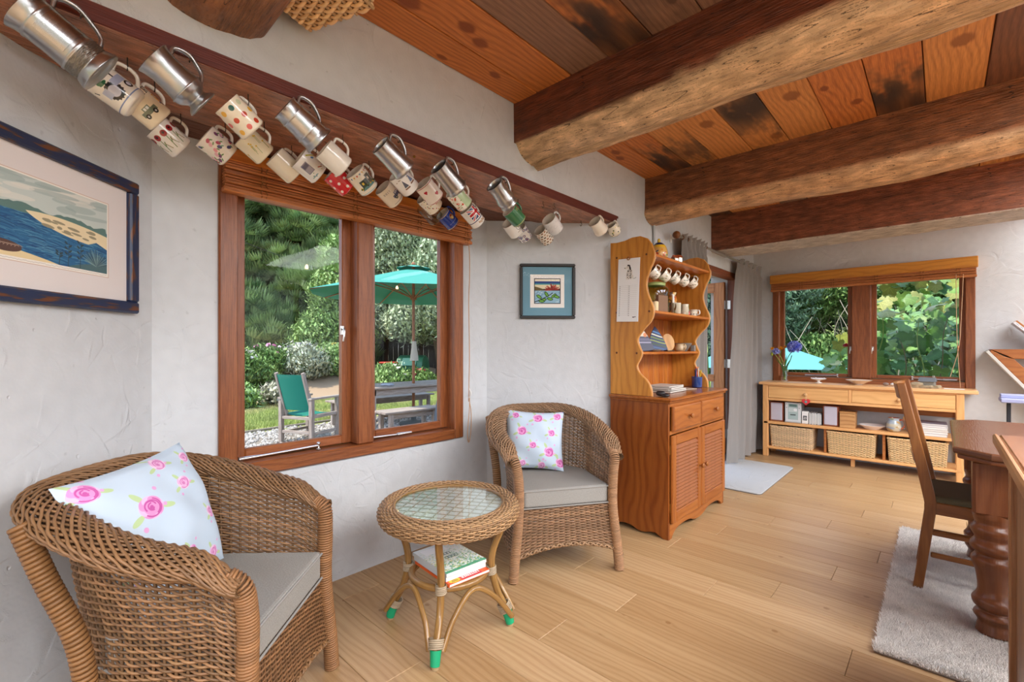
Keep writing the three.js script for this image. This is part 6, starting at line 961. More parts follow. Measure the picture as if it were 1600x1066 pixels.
{
  const blueWood = std('blue_rubbed_frame', { roughness: 0.4, map: dataTex(256, 128, (u, v) => { const s = pn(u * 6, v * 10, 6, 10) + 0.5 * pn(u * 14, v * 30, 14, 30), t = sstep(0.05, 0.55, s); return [mix(0.13, 0.42, t), mix(0.18, 0.24, t), mix(0.30, 0.13, t)]; }, { size: [0.5, 0.12] }) });
  const art = canvasTex(720, 500, (g, w, h) => {
    const r = rng(15); g.fillStyle = '#e2dad6'; g.fillRect(0, 0, w, h);
    const X0 = w * 0.13, X1 = w * 0.86, Y0 = h * 0.19, Y1 = h * 0.80; g.fillStyle = '#c8a58c'; g.fillRect(X0 - 8, Y0 - 8, X1 - X0 + 16, Y1 - Y0 + 16); g.fillStyle = '#eee8de'; g.fillRect(X0 - 6, Y0 - 6, X1 - X0 + 12, Y1 - Y0 + 12);
    g.save(); g.beginPath(); g.rect(X0, Y0, X1 - X0, Y1 - Y0 - 8); g.clip();
    g.fillStyle = '#c3cdc6'; g.fillRect(X0, Y0, X1 - X0, Y1 - Y0); for (let i = 0; i < 26; i++) { g.fillStyle = r() < 0.5 ? 'rgba(225,222,210,0.6)' : 'rgba(150,168,165,0.5)'; g.beginPath(); g.ellipse(X0 + r() * (X1 - X0), Y0 + r() * 90, 40 + r() * 60, 6 + r() * 10, -0.1, 0, 7); g.fill(); }
    g.fillStyle = '#2d6690'; g.fillRect(X0, h * 0.44, X1 - X0, h); for (let i = 0; i < 420; i++) { g.strokeStyle = ['rgba(20,70,120,0.6)', 'rgba(90,150,180,0.5)', 'rgba(130,180,195,0.4)', 'rgba(24,60,104,0.6)'][Math.floor(r() * 4)]; g.lineWidth = 1 + r() * 2.5; const x = X0 + r() * (X1 - X0), y = h * (0.45 + 0.34 * r()); g.beginPath(); g.moveTo(x - 30, y); g.quadraticCurveTo(x, y - 7, x + 34, y + 4); g.stroke(); }
    g.fillStyle = '#5f7e78'; g.beginPath(); g.moveTo(X0, h * 0.44); for (let x = X0; x <= X1; x += 14) g.lineTo(x, h * (0.42 - 0.035 * Math.abs(Math.sin(x * 0.017))) + r() * 6); g.lineTo(X1, h * 0.47); g.lineTo(X0, h * 0.45); g.fill();
    g.fillStyle = '#e8d6ae'; g.beginPath(); g.moveTo(w * 0.40, h * 0.435); g.bezierCurveTo(w * 0.55, h * 0.40, w * 0.75, h * 0.44, X1, h * 0.47); g.lineTo(X1, h * 0.58); g.lineTo(w * 0.79, h * 0.54); g.lineTo(w * 0.74, h * 0.57); g.bezierCurveTo(w * 0.60, h * 0.56, w * 0.45, h * 0.50, w * 0.40, h * 0.435); g.fill();
    g.fillStyle = '#9a9074'; for (let i = 0; i < 14; i++) { g.beginPath(); g.ellipse(w * (0.46 + 0.34 * r()), h * (0.455 + 0.08 * r()), 10 + r() * 16, 3 + r() * 4, 0.1, 0, 7); g.fill(); }
    g.fillStyle = '#e4cf9f'; g.beginPath(); g.moveTo(X0, h * 0.70); g.quadraticCurveTo(w * 0.40, h * 0.72, w * 0.62, Y1); g.lineTo(X0, Y1); g.fill();
    g.fillStyle = '#5a4038'; g.beginPath(); g.ellipse(w * 0.30, h * 0.715, 60, 20, 0.05, 0, 7); g.fill(); g.strokeStyle = '#a8907c'; for (let i = 0; i < 10; i++) { g.beginPath(); g.arc(w * 0.22 + i * 12, h * 0.73, 16, 3.6, 5.6); g.stroke(); }
    g.fillStyle = '#4d6c70'; g.beginPath(); g.moveTo(w * 0.58, Y1); g.quadraticCurveTo(w * 0.72, h * 0.72, X1, h * 0.71); g.lineTo(X1, Y1); g.fill();
    g.strokeStyle = '#33454c'; for (const [x, b, n] of [[w * 0.62, 0.60, 6], [w * 0.69, 0.57, 7], [w * 0.57, 0.68, 4]]) { g.lineWidth = 2.4; g.beginPath(); g.moveTo(x, h * 0.78); g.lineTo(x + 4, h * b); g.stroke(); for (let k = 0; k < n; k++) { const y = h * mix(b, 0.72, k / n); g.fillStyle = '#33454c'; g.beginPath(); g.ellipse(x + (k % 2 ? 9 : -8), y, 8, 3.5, k % 2 ? -0.7 : 0.7, 0, 7); g.fill(); } }
    g.lineWidth = 1.8; for (let i = 0; i < 44; i++) { const a = -Math.PI * (0.08 + 0.84 * i / 44), L = 52 + r() * 26; g.strokeStyle = r() < 0.5 ? '#7f9c98' : '#3c5560'; g.beginPath(); g.moveTo(w * 0.79, h * 0.74); g.lineTo(w * 0.79 + Math.cos(a) * L, h * 0.74 + Math.sin(a) * L); g.stroke(); }
    g.restore(); g.strokeStyle = '#9a948c'; g.lineWidth = 1; g.beginPath(); for (let x = X0; x < X1; x += 4) g.lineTo(x, Y1 - 1 + (r() - 0.5) * 4); g.stroke();
  });
  // on the left wall of the bay: from 0.10 to 0.78 m out of the corner
  const p = framed('framed_seascape', 'large blue-framed seascape print on the left wall', 0.70, 0.495, 0.043, 0.026, blueWood, art);
  const s = 0.10 + 0.35, q = Math.SQRT1_2; p.position.set(-0.63 + s * q + 0.003, 1.600, 5.832 + s * q - 0.003); p.rotation.y = rad(135);
  const art2 = canvasTex(400, 400, (g, w, h) => {
    const r = rng(25); g.fillStyle = '#6c97a8'; g.fillRect(0, 0, w, h); g.fillStyle = '#f0ece4'; g.fillRect(60, 62, w - 124, h - 128);
    const x = 92, y = 94, W2 = 214, H2 = 208; g.fillStyle = '#161a1e'; g.fillRect(x, y, W2, H2); g.save(); g.beginPath(); g.rect(x + 6, y + 6, W2 - 12, H2 - 12); g.clip();
    g.fillStyle = '#e8dfc8'; g.fillRect(x, y, W2, 26); g.fillStyle = '#2b4a86'; g.fillRect(x, y + 24, W2, 24); g.fillStyle = '#4a9aa0'; g.fillRect(x, y + 42, W2, 12); g.fillStyle = '#e2d8b4'; g.fillRect(x, y + 52, W2, 34); g.fillStyle = '#6b5a34'; g.beginPath(); g.moveTo(x, y + 66); g.quadraticCurveTo(x + 70, y + 80, x + 110, y + 110); g.lineTo(x, y + 96); g.fill(); g.fillStyle = '#8fb8cc'; g.fillRect(x, y + 100, W2, 120);
    for (let i = 0; i < 60; i++) { g.strokeStyle = r() < 0.5 ? '#4f86ac' : '#cfe0e4'; g.lineWidth = 3; const a = x + r() * W2, b = y + 108 + r() * 96; g.beginPath(); g.moveTo(a, b); g.lineTo(a + 16, b - 8); g.stroke(); }
    g.strokeStyle = '#2a2420'; g.lineWidth = 6; g.beginPath(); g.moveTo(x, y + 196); g.quadraticCurveTo(x + 90, y + 160, x + 150, y + 120); g.stroke();
    for (const [lx, ly, a] of [[40, 150, 0.6], [76, 176, -0.3], [100, 130, 1.0], [128, 168, 0.2], [160, 142, -0.6], [182, 150, 0.3], [60, 186, 0.1]]) { g.fillStyle = '#1f3a20'; g.beginPath(); g.ellipse(x + lx, y + ly, 25, 13, a, 0, 7); g.fill(); g.fillStyle = '#6fae42'; g.beginPath(); g.ellipse(x + lx, y + ly, 19, 8, a, 0, 7); g.fill(); }
    for (let i = 0; i < 110; i++) { const a = -r() * Math.PI * 1.05, L = 22 + r() * 34; g.strokeStyle = ['#9c2a22', '#b8402c', '#6a1a18'][Math.floor(r() * 3)]; g.lineWidth = 3; g.beginPath(); g.moveTo(x + 148, y + 96); g.lineTo(x + 148 + Math.cos(a) * L * 1.2, y + 96 + Math.sin(a) * L); g.stroke(); }
    g.restore();
  });
  const p2 = framed('framed_flower_print', 'small dark-framed flower print with blue mount on the bay wall', 0.390, 0.384, 0.021, 0.022, std('black_frame', { color: 0x2a2826, roughness: 0.4 }), art2);
  const s2 = 0.425; p2.position.set(-0.63 + s2 * q + 0.003, 1.622, 3.96 - s2 * q + 0.003); p2.rotation.y = rad(45);
}
// ================================================================ sideboard under the end window
const honey = wood('sideboard_beech', 0xecb678, 'grainLight', 0.42), honeyTop = wood('sideboard_top_beech', 0xf0c088, 'grainLight', 0.3), honeyIn = wood('sideboard_inside', 0xc07c40, 'grainA', 0.5);
{
  const s = thing('sideboard', 'long honey-coloured sideboard with two drawers and open shelves under the end window', 'sideboard');
  const zb = 0.02, zf = 0.385, x0 = 0.200, x1 = 1.850;
  part(s, 'tabletop', bx(0.165, 1.940, 0.812, 0.842, 0.004, 0.405, 0.005, 'x'), honeyTop);
  const leg = (x, z) => part(s, 'leg', bx(x, x + 0.055, 0, 0.812, z, z + 0.05, 0.005), honey);
  leg(x0, zf - 0.05); leg(x1 - 0.055, zf - 0.05); leg(x0, zb); leg(x1 - 0.055, zb);
  part(s, 'apron_rail', bx(x0 + 0.055, x1 - 0.055, 0.637, 0.664, zf - 0.03, zf - 0.004, 0.002), honey); part(s, 'apron_rail', bx(x0 + 0.055, x1 - 0.055, 0.795, 0.812, zf - 0.03, zf - 0.004, 0.002), honey);
  part(s, 'drawer_box', bx(x0 + 0.03, x1 - 0.03, 0.650, 0.800, 0.03, zf - 0.03, 0.003), honeyIn); part(s, 'drawer_divider', bx(1.000, 1.025, 0.664, 0.795, zf - 0.03, zf - 0.003, 0.002), honey);
  for (const [a, b, kx] of [[x0 + 0.058, 0.998, 0.624], [1.027, x1 - 0.058, 1.400]]) { const d = grp(s, 'drawer'); part(d, 'drawer_front', bx(a, b, 0.667, 0.792, zf - 0.026, zf - 0.004, 0.003), wood('drawer_front_beech', 0xf0be7e, 'grainLight', 0.4)); part(d, 'knob', latheS([[0.001, 0], [0.008, 0], [0.008, 0.008], [0.016, 0.014], [0.019, 0.024], [0.014, 0.034], [0.001, 0.038]], 18, 24).rotateX(Math.PI / 2).translate(kx, 0.722, zf - 0.004), wood('pale_knob', 0xe8bd86, 'grainA', 0.35), 'pale turned knob'); }
  part(s, 'shelf', bx(x0 + 0.01, x1 - 0.01, 0.370, 0.398, zb, zf, 0.004, 'x'), honey); part(s, 'shelf', bx(x0 + 0.01, x1 - 0.01, 0.090, 0.115, zb, zf, 0.004, 'x'), honey);
  for (const x of [0.780, 1.268]) part(s, 'upright', bx(x, x + 0.024, 0.115, 0.370, zb + 0.02, zf - 0.05, 0.003), honeyIn);
  part(s, 'middle_foot', bx(1.010, 1.045, 0, 0.09, zf - 0.10, zf - 0.065, 0.003), honey);
  part(s, 'drawer_rear_panel', bx(x0 + 0.02, x1 - 0.02, 0.55, 0.64, 0.008, 0.014, 0.001), honeyIn);
}
// heart tag on the left knob
{
  const h = thing('heart_tag', 'red felt heart hanging from the left drawer knob', 'ornament', [0.628, 0.640, 0.396]); const s = new THREE.Shape(); s.moveTo(0, -0.032); s.bezierCurveTo(-0.012, -0.018, -0.044, 0.0, -0.038, 0.022); s.bezierCurveTo(-0.032, 0.040, -0.008, 0.040, 0, 0.022); s.bezierCurveTo(0.008, 0.040, 0.032, 0.040, 0.038, 0.022); s.bezierCurveTo(0.044, 0.0, 0.012, -0.018, 0, -0.032);
  part(h, 'heart', extr(s, 0.008, 0.002, 2), std('red_felt', { color: 0xd23a3e, roughness: 0.9 })); part(h, 'badge', lathe([[0, 0], [0.013, 0], [0.012, 0.002], [0, 0.003]], 18).rotateX(Math.PI / 2).translate(0, 0.006, 0.008), std('teal_badge', { color: 0x6fa09c, roughness: 0.5 })); part(h, 'string', tube([[0, 0.024, 0.004], [0.004, 0.05, 0.006], [0.0, 0.085, 0.004]], 0.0014, { seg: 8, sides: 5 }), std('white_string', { color: 0xe8dcc8 }));
}
// willow baskets on the lower shelf
function basketGeo(w, d, h, rows, stakes, tone, seed, taper = 0.06) {
  const per = (u) => { const P = 2 * (w + d), r = 0.02; let s = ((u % 1) + 1) % 1 * P; const pts = [[w, 0], [d, 1], [w, 2], [d, 3]]; for (const [L, k] of pts) { if (s <= L) { const t = s / L - 0.5; let x, z; if (k === 0) { x = -t * w; z = d / 2; } else if (k === 1) { x = -w / 2; z = -t * d; } else if (k === 2) { x = t * w; z = -d / 2; } else { x = w / 2; z = t * d; } const cx = Math.max(0, Math.abs(x) - (w / 2 - r)), cz = Math.max(0, Math.abs(z) - (d / 2 - r)); if (cx > 0 && cz > 0) { const l = Math.hypot(cx, cz); const k2 = r / Math.max(l, 1e-6) * Math.min(1, l / r); x = Math.sign(x) * (w / 2 - r + cx * Math.min(1, k2)); z = Math.sign(z) * (d / 2 - r + cz * Math.min(1, k2)); } return [x, z]; } s -= L; } return [-w / 2, d / 2]; };
  const f = (u, v) => { const [x, z] = per(u), k = 1 - taper * (1 - v); return V(x * k, v * h, z * k); };
  const wall = weave(f, { rows, stakes, amp: 0.0045, r: h / rows * 0.52, r2: 0.0036, tone, closed: true, per: 3, seed, stakeR: 0.004, vary: 0.16 });
  const rim = rolled((t) => { const q = f(t, 1); q.y += 0.002; return q; }, (t) => { const a = f(t - 0.003, 1), b = f(t + 0.003, 1).sub(a); return V(b.z, 0, -b.x).normalize(); }, 0.008, 0.007, { turns: 26, count: 5, r: 0.0045, tone: tone.map((x) => x * 1.05), K: 260, closed: true, seed: seed + 1 });
  return [wall, rim];
}
const willow = wickerMat('willow', 0xffffff, 0.5), willowDark = std('willow_base', { color: 0x8a5c2e, roughness: 0.8 });
function basket(label, w, d, h, pos, tone, seed, group) {
  const t = thing('wicker_basket', label, 'basket', pos, 0, group), [a, b] = basketGeo(w, d, h, Math.round(h / 0.0105), 2 * Math.round((w + d) / 0.026 / 2) * 2, tone, seed);
  part(t, 'woven_wall', a, willow).userData.kind = 'stuff'; part(t, 'rim', b, willow).userData.kind = 'stuff'; part(t, 'basket_base', new THREE.BoxGeometry(w * 0.93, 0.008, d * 0.93).translate(0, 0.005, 0), willowDark);
  part(t, 'basket_liner', new THREE.BoxGeometry(w * 0.92, h * 0.9, d * 0.92).translate(0, h * 0.46, 0), std('brown_basket_lining', { color: 0x7a5530, roughness: 0.95 }));  // brown block inside, backing the weave
  return t;
}
basket('left wicker basket beneath the stereo on the sideboard', 0.41, 0.29, 0.225, [0.475, 0.117, 0.215], [0.80, 0.58, 0.34], 71, 'baskets in the sideboard');
basket('middle wicker basket beneath the wooden box and plate', 0.40, 0.29, 0.225, [1.012, 0.117, 0.215], [0.78, 0.54, 0.27], 74, 'baskets in the sideboard');
basket('right wicker basket beneath the books, partly behind the dining chair', 0.43, 0.29, 0.220, [1.525, 0.117, 0.215], [0.80, 0.56, 0.28], 77, 'baskets in the sideboard');

// on the middle shelf
{
  const sp = (x, label) => { const t = thing('loudspeaker', label, 'loudspeaker', [x, 0.399, 0.25], 0, 'stereo loudspeakers'); part(t, 'cabinet', bx(-0.070, 0.070, 0, 0.215, -0.09, 0.075, 0.006), wood('speaker_cabinet', 0xa85a38, 'grainC', 0.5)); part(t, 'grille', bx(-0.058, 0.058, 0.010, 0.207, 0.070, 0.086, 0.010), std('grille_cloth', { color: 0xc4c0cc, roughness: 0.9, bumpMap: TEX.weave, bumpScale: 0.001 }), 'pale grey grille'); };
  sp(0.328, 'left wooden loudspeaker beside the silver stereo'); sp(0.838, 'right wooden loudspeaker beside the wooden box');
  const st = thing('mini_stereo', 'silver mini stereo with display between the loudspeakers', 'stereo', [0.493, 0.399, 0.25]);
  const ft = canvasTex(256, 400, (g, w, h) => { g.fillStyle = '#d9dcdc'; g.fillRect(0, 0, w, h); g.fillStyle = '#a9bfbd'; g.fillRect(50, 20, 160, 340); g.fillStyle = '#5f7d78'; g.fillRect(66, 34, 128, 50); g.fillStyle = '#c4d2d0'; g.fillRect(58, 110, 144, 90); g.fillStyle = '#eef0f0'; g.beginPath(); g.arc(168, 150, 30, 0, 7); g.fill(); g.fillStyle = '#2e3a3a'; g.fillRect(84, 250, 90, 20); g.fillStyle = '#6a7272'; for (const [x, y] of [[24, 30], [232, 30], [24, 110], [232, 110]]) { g.beginPath(); g.arc(x, y, 8, 0, 7); g.fill(); } g.strokeStyle = '#8a9a98'; g.lineWidth = 3; g.strokeRect(50, 20, 160, 340); g.beginPath(); g.moveTo(50, 215); g.lineTo(210, 215); g.stroke(); });
  part(st, 'case', bx(-0.078, 0.078, 0.014, 0.222, -0.10, 0.085, 0.005), std('silver_plastic', { color: 0xc9cccc, roughness: 0.35, metalness: 0.3 })); part(st, 'front_plate', new THREE.BoxGeometry(0.150, 0.205, 0.004).translate(0, 0.118, 0.087), std('stereo_front', { map: ft, roughness: 0.4 })); part(st, 'base_lip', bx(-0.080, 0.080, 0, 0.016, -0.08, 0.10, 0.005), std('silver_plastic', {}));
  const ct = canvasTex(96, 160, (g, w, h) => { g.fillStyle = '#eceae6'; g.fillRect(0, 0, w, h); g.fillStyle = '#33383c'; g.fillRect(16, 54, 64, 62); g.fillStyle = '#eceae6'; g.font = 'bold 46px sans-serif'; g.textAlign = 'center'; g.fillText('23', 48, 102); });
  const dc = thing('date_box', 'white day calendar box showing 23 beside the stereo', 'calendar', [0.608, 0.399, 0.31]); part(dc, 'box_body', bx(-0.030, 0.030, 0, 0.135, -0.03, 0.028, 0.003), std('white_card', { color: 0xe8e6e0, roughness: 0.6 })); part(dc, 'date_face', new THREE.BoxGeometry(0.056, 0.128, 0.002).translate(0, 0.067, 0.029), std('date_face', { map: ct, roughness: 0.6 }));
  const cc = [0xdad8d2, 0x8c9096, 0xe8e8e4, 0xb8bcc0, 0xe4e2dc, 0x6f757c, 0xdcdcd8, 0xc0c6ca, 0x3e4248], dn = ['off-white', 'grey', 'white', 'pale grey', 'ivory', 'slate', 'light', 'silver', 'black'];
  cc.forEach((c, i) => { const t = thing('disc_case', `${dn[i]} disc case, number ${['one', 'two', 'three', 'four', 'five', 'six', 'seven', 'eight', 'nine'][i]} from the date box, on the sideboard`, 'disc case', [0.652 + i * 0.0128, 0.399, 0.27], 0, 'disc cases on the sideboard'); part(t, 'case_shell', bx(-0.0054, 0.0054, 0, 0.125, -0.07, 0.07, 0.001), std('case_' + c, { color: c, roughness: 0.35 })); part(t, 'spine_label', new THREE.BoxGeometry(0.008, 0.11, 0.001).translate(0, 0.0625, 0.0705), std('spine_label', { color: 0xdfe0dc, roughness: 0.5 })); });
  const wb = thing('wooden_box', 'plain pale wooden box right of the right loudspeaker', 'box', [0.985, 0.399, 0.27]); part(wb, 'box_body', bx(-0.066, 0.066, 0, 0.145, -0.075, 0.075, 0.003, 'x'), wood('pale_box_wood', 0xd8aa70, 'grainB', 0.5)); part(wb, 'lid', bx(-0.068, 0.068, 0.147, 0.168, -0.077, 0.077, 0.003, 'x'), wood('box_lid_wood', 0xb98a54, 'grainA', 0.5));
  const pl = thing('patterned_plate', 'shallow white plate with patterned rim on the sideboard shelf', 'plate', [1.180, 0.399, 0.25]); const pt2 = canvasTex(256, 64, (g, w, h) => { g.fillStyle = '#eee8e4'; g.fillRect(0, 0, w, h); for (let i = 0; i < 26; i++) { g.fillStyle = i % 2 ? '#8a5a4e' : '#b89a8c'; g.beginPath(); g.arc(5 + i * 10, 50, 4, 0, 7); g.fill(); } });
  { const g = latheS([[0.001, 0.006], [0.05, 0.0], [0.06, 0.004], [0.105, 0.038], [0.104, 0.041], [0.06, 0.011], [0.001, 0.010]], 36, 50); part(pl, 'plate_dish', g, (() => { const m = new THREE.MeshPhysicalMaterial({ map: pt2, roughness: 0.2, clearcoat: 0.4 }); m.name = 'plate_glaze'; return m; })()); }
  const jt = canvasTex(128, 96, (g, w, h) => { const r = rng(31); g.fillStyle = '#c4bca4'; g.fillRect(0, 0, w, h); g.fillStyle = '#a9b4bc'; g.fillRect(0, 0, w, 40); for (let i = 0; i < 16; i++) { g.fillStyle = ['#8a9a7a', '#d8d2be', '#9aa8b8', '#b89a6a'][Math.floor(r() * 4)]; g.beginPath(); g.ellipse(r() * w, r() * h, 14, 8, r(), 0, 7); g.fill(); } });
  const jug = cup('pottery_jug', 'stoneware jug with rust-red handle on the sideboard shelf', 'jug', { R: 0.043, H: 0.135, bellyPts: [[0, 0], [0.040, 0], [0.052, 0.012], [0.060, 0.045], [0.056, 0.080], [0.044, 0.108], [0.042, 0.118], [0.047, 0.135]], map: jt, color: 0xa8563a, hw: 0.040, handleR: 0.008, inner: 0xa8563a }); delete jug.userData.grip; jug.position.set(1.352, 0.399, 0.27);
  let y = 0.399; [[0xc9c4cc, 0.21, 0.024], [0xe4e0e0, 0.20, 0.02], [0xb9a99c, 0.215, 0.018], [0xe9e6e6, 0.20, 0.022], [0xd4d0da, 0.195, 0.016], [0x8c8490, 0.19, 0.014]].forEach(([c, w, h], i) => { const b = thing('book', `${['bottom', 'second', 'third', 'fourth', 'fifth', 'top'][i]} book of the flat pile at the right of the sideboard shelf`, 'book', [1.635 + (i % 2) * 0.006, y, 0.235], (i % 3 - 1) * 0.03, 'books in the sideboard pile'); part(b, 'pages', bx(-w / 2 + 0.002, w / 2 - 0.003, 0.002, h - 0.002, -0.12, 0.125, 0.001), std('paper_book', { color: 0xe6e2da, roughness: 0.8 })); part(b, 'cover', bx(-w / 2, w / 2, h - 0.002, h, -0.125, 0.128, 0.0008), std('book_cover_' + c, { color: c, roughness: 0.5 })); part(b, 'back_cover', bx(-w / 2, w / 2, 0, 0.002, -0.125, 0.128, 0.0008), std('book_cover_' + c, {})); y += h + 0.0006; });
}
// on top: vase with flowers, dishes, shell, stone cottage
{
  const v = thing('flower_vase', 'waisted clear glass vase of blue and yellow flowers on the sideboard', 'vase', [0.385, 0.843, 0.20]);
  part(v, 'glass', latheS([[0.001, 0.006], [0.034, 0.0], [0.037, 0.008], [0.033, 0.05], [0.026, 0.11], [0.026, 0.15], [0.036, 0.20], [0.034, 0.20], [0.0235, 0.15], [0.0235, 0.11], [0.030, 0.05], [0.032, 0.014], [0.001, 0.014]], 28, 70), phys('vase_glass', { color: 0xffffff, roughness: 0.0, transmission: 1, thickness: 0, ior: 1.45 }));
  part(v, 'water', latheS([[0.001, 0.015], [0.031, 0.016], [0.029, 0.05], [0.0229, 0.11], [0.022, 0.115], [0.001, 0.115]], 24, 40), phys('water', { color: 0xf2f6f0, roughness: 0, transmission: 1, thickness: 0, ior: 1.33 }));
  const stem = std('flower_stem', { color: 0x4d7a34, roughness: 0.6 }), stemY = std('pale_stem', { color: 0x9aa84a, roughness: 0.6 }), blueM = phys('agapanthus', { color: 0x6a78d0, roughness: 0.7 }), blueP = phys('agapanthus_pale', { color: 0x9aa2e0, roughness: 0.7 }), yel = phys('yellow_petal', { color: 0xf0b81e, roughness: 0.6 }), yel2 = std('yellow_trumpet', { color: 0xe8961a, roughness: 0.6 });
  const petal = (L, w2) => { const s = new THREE.Shape(); s.moveTo(0, 0); s.quadraticCurveTo(w2, L * 0.45, 0, L); s.quadraticCurveTo(-w2, L * 0.45, 0, 0); return new THREE.ShapeGeometry(s, 4); };
  const floret = (L, n, open) => merge(Array.from({ length: n }, (_, k) => petal(L, L * 0.42).rotateX(open).rotateY(k / n * 6.283)));
  const stemsAt = [[[0.012, 0.02, 0], [0.0, 0.14, 0.005], [0.03, 0.27, 0.01], [0.085, 0.365, 0.01]], [[-0.01, 0.02, 0.01], [0.006, 0.14, 0], [-0.03, 0.26, 0.01], [-0.075, 0.34, 0.02]], [[0, 0.02, -0.012], [-0.006, 0.14, 0.004], [-0.045, 0.27, 0], [-0.035, 0.36, 0.0]], [[0.008, 0.02, 0.012], [-0.008, 0.13, 0], [-0.06, 0.25, 0.01], [-0.115, 0.33, 0.01]], [[-0.01, 0.02, -0.01], [0.01, 0.14, -0.004], [0.05, 0.24, -0.01], [0.075, 0.30, 0.03]]];
  stemsAt.forEach((p, i) => part(v, 'stem', tube(p, 0.0042, { seg: 20, sides: 6 }), i % 2 ? stemY : stem));
  const leaf = (p, w2) => { const c = new THREE.CatmullRomCurve3(p.map((q) => V(...q))), P = [], I = []; for (let i = 0; i <= 10; i++) { const q = c.getPoint(i / 10), ww = w2 * Math.sin(Math.PI * (0.12 + 0.86 * i / 10)); P.push(q.x - ww, q.y, q.z, q.x + ww, q.y + 0.002, q.z + ww * 0.5); if (i < 10) { const k = i * 2; I.push(k, k + 1, k + 2, k + 1, k + 3, k + 2); } } const g = new THREE.BufferGeometry(); g.setAttribute('position', new THREE.Float32BufferAttribute(P, 3)); g.setIndex(I); g.computeVertexNormals(); return g; };
  const lm = phys('flower_leaf', { color: 0x3f7a3a, roughness: 0.6, side: THREE.DoubleSide }); part(v, 'leaf', leaf([[0.01, 0.05, 0], [0.02, 0.17, 0.01], [0.07, 0.27, 0.03]], 0.010), lm); part(v, 'leaf', leaf([[-0.01, 0.05, 0], [-0.03, 0.18, 0.01], [-0.09, 0.26, 0.03]], 0.008), lm); part(v, 'leaf', leaf([[0.0, 0.05, 0.01], [0.01, 0.2, 0.03], [0.03, 0.31, 0.05]], 0.008), lm);
  const head = (name, cx, cy, cz, R, n, mats, seed) => { const r = rng(seed), h = grp(v, name); h.position.set(cx, cy, cz); const A = [[], []]; for (let i = 0; i < n; i++) { const a = i * 2.39996, y = 1 - 1.75 * (i + 0.5) / n, q = Math.sqrt(Math.max(0, 1 - y * y)), d = V(Math.cos(a) * q, y, Math.sin(a) * q), g = floret(R * 0.62, 6, 0.45 + r() * 0.4); g.applyQuaternion(new THREE.Quaternion().setFromUnitVectors(V(0, 1, 0), d)); g.translate(d.x * R * 0.55, d.y * R * 0.5, d.z * R * 0.55); A[i % 2].push(g); } A.forEach((l, k) => { const m = part(h, 'florets', merge(l), mats[k]); m.userData.kind = 'stuff'; }); };
  blueM.side = blueP.side = yel.side = THREE.DoubleSide;
  head('agapanthus_head', 0.095, 0.395, 0.01, 0.072, 44, [blueM, blueP], 5); head('agapanthus_head', -0.085, 0.345, 0.02, 0.04, 20, [blueP, blueP], 6);
  const daff = (x, y, z, tilt, yaw, s) => { const h = grp(v, 'daffodil_head'); h.position.set(x, y, z); h.rotation.set(tilt, yaw, 0); part(h, 'petals', floret(0.036 * s, 6, 1.15), yel); part(h, 'trumpet', lathe([[0.006 * s, 0], [0.009 * s, 0.012 * s], [0.014 * s, 0.022 * s]], 12), yel2); };
  daff(-0.035, 0.372, 0.0, 0.6, 0.3, 1.2); daff(0.0, 0.385, -0.01, 0.5, -0.5, 1.0); daff(-0.125, 0.372, 0.01, 0.8, 0.4, 0.9);
  part(v, 'bud', ball(0.017, 12, 8, 0.8, 1.3, 0.8).translate(-0.125, 0.315, 0.03), std('green_bud', { color: 0xa8b438, roughness: 0.6 }));
}
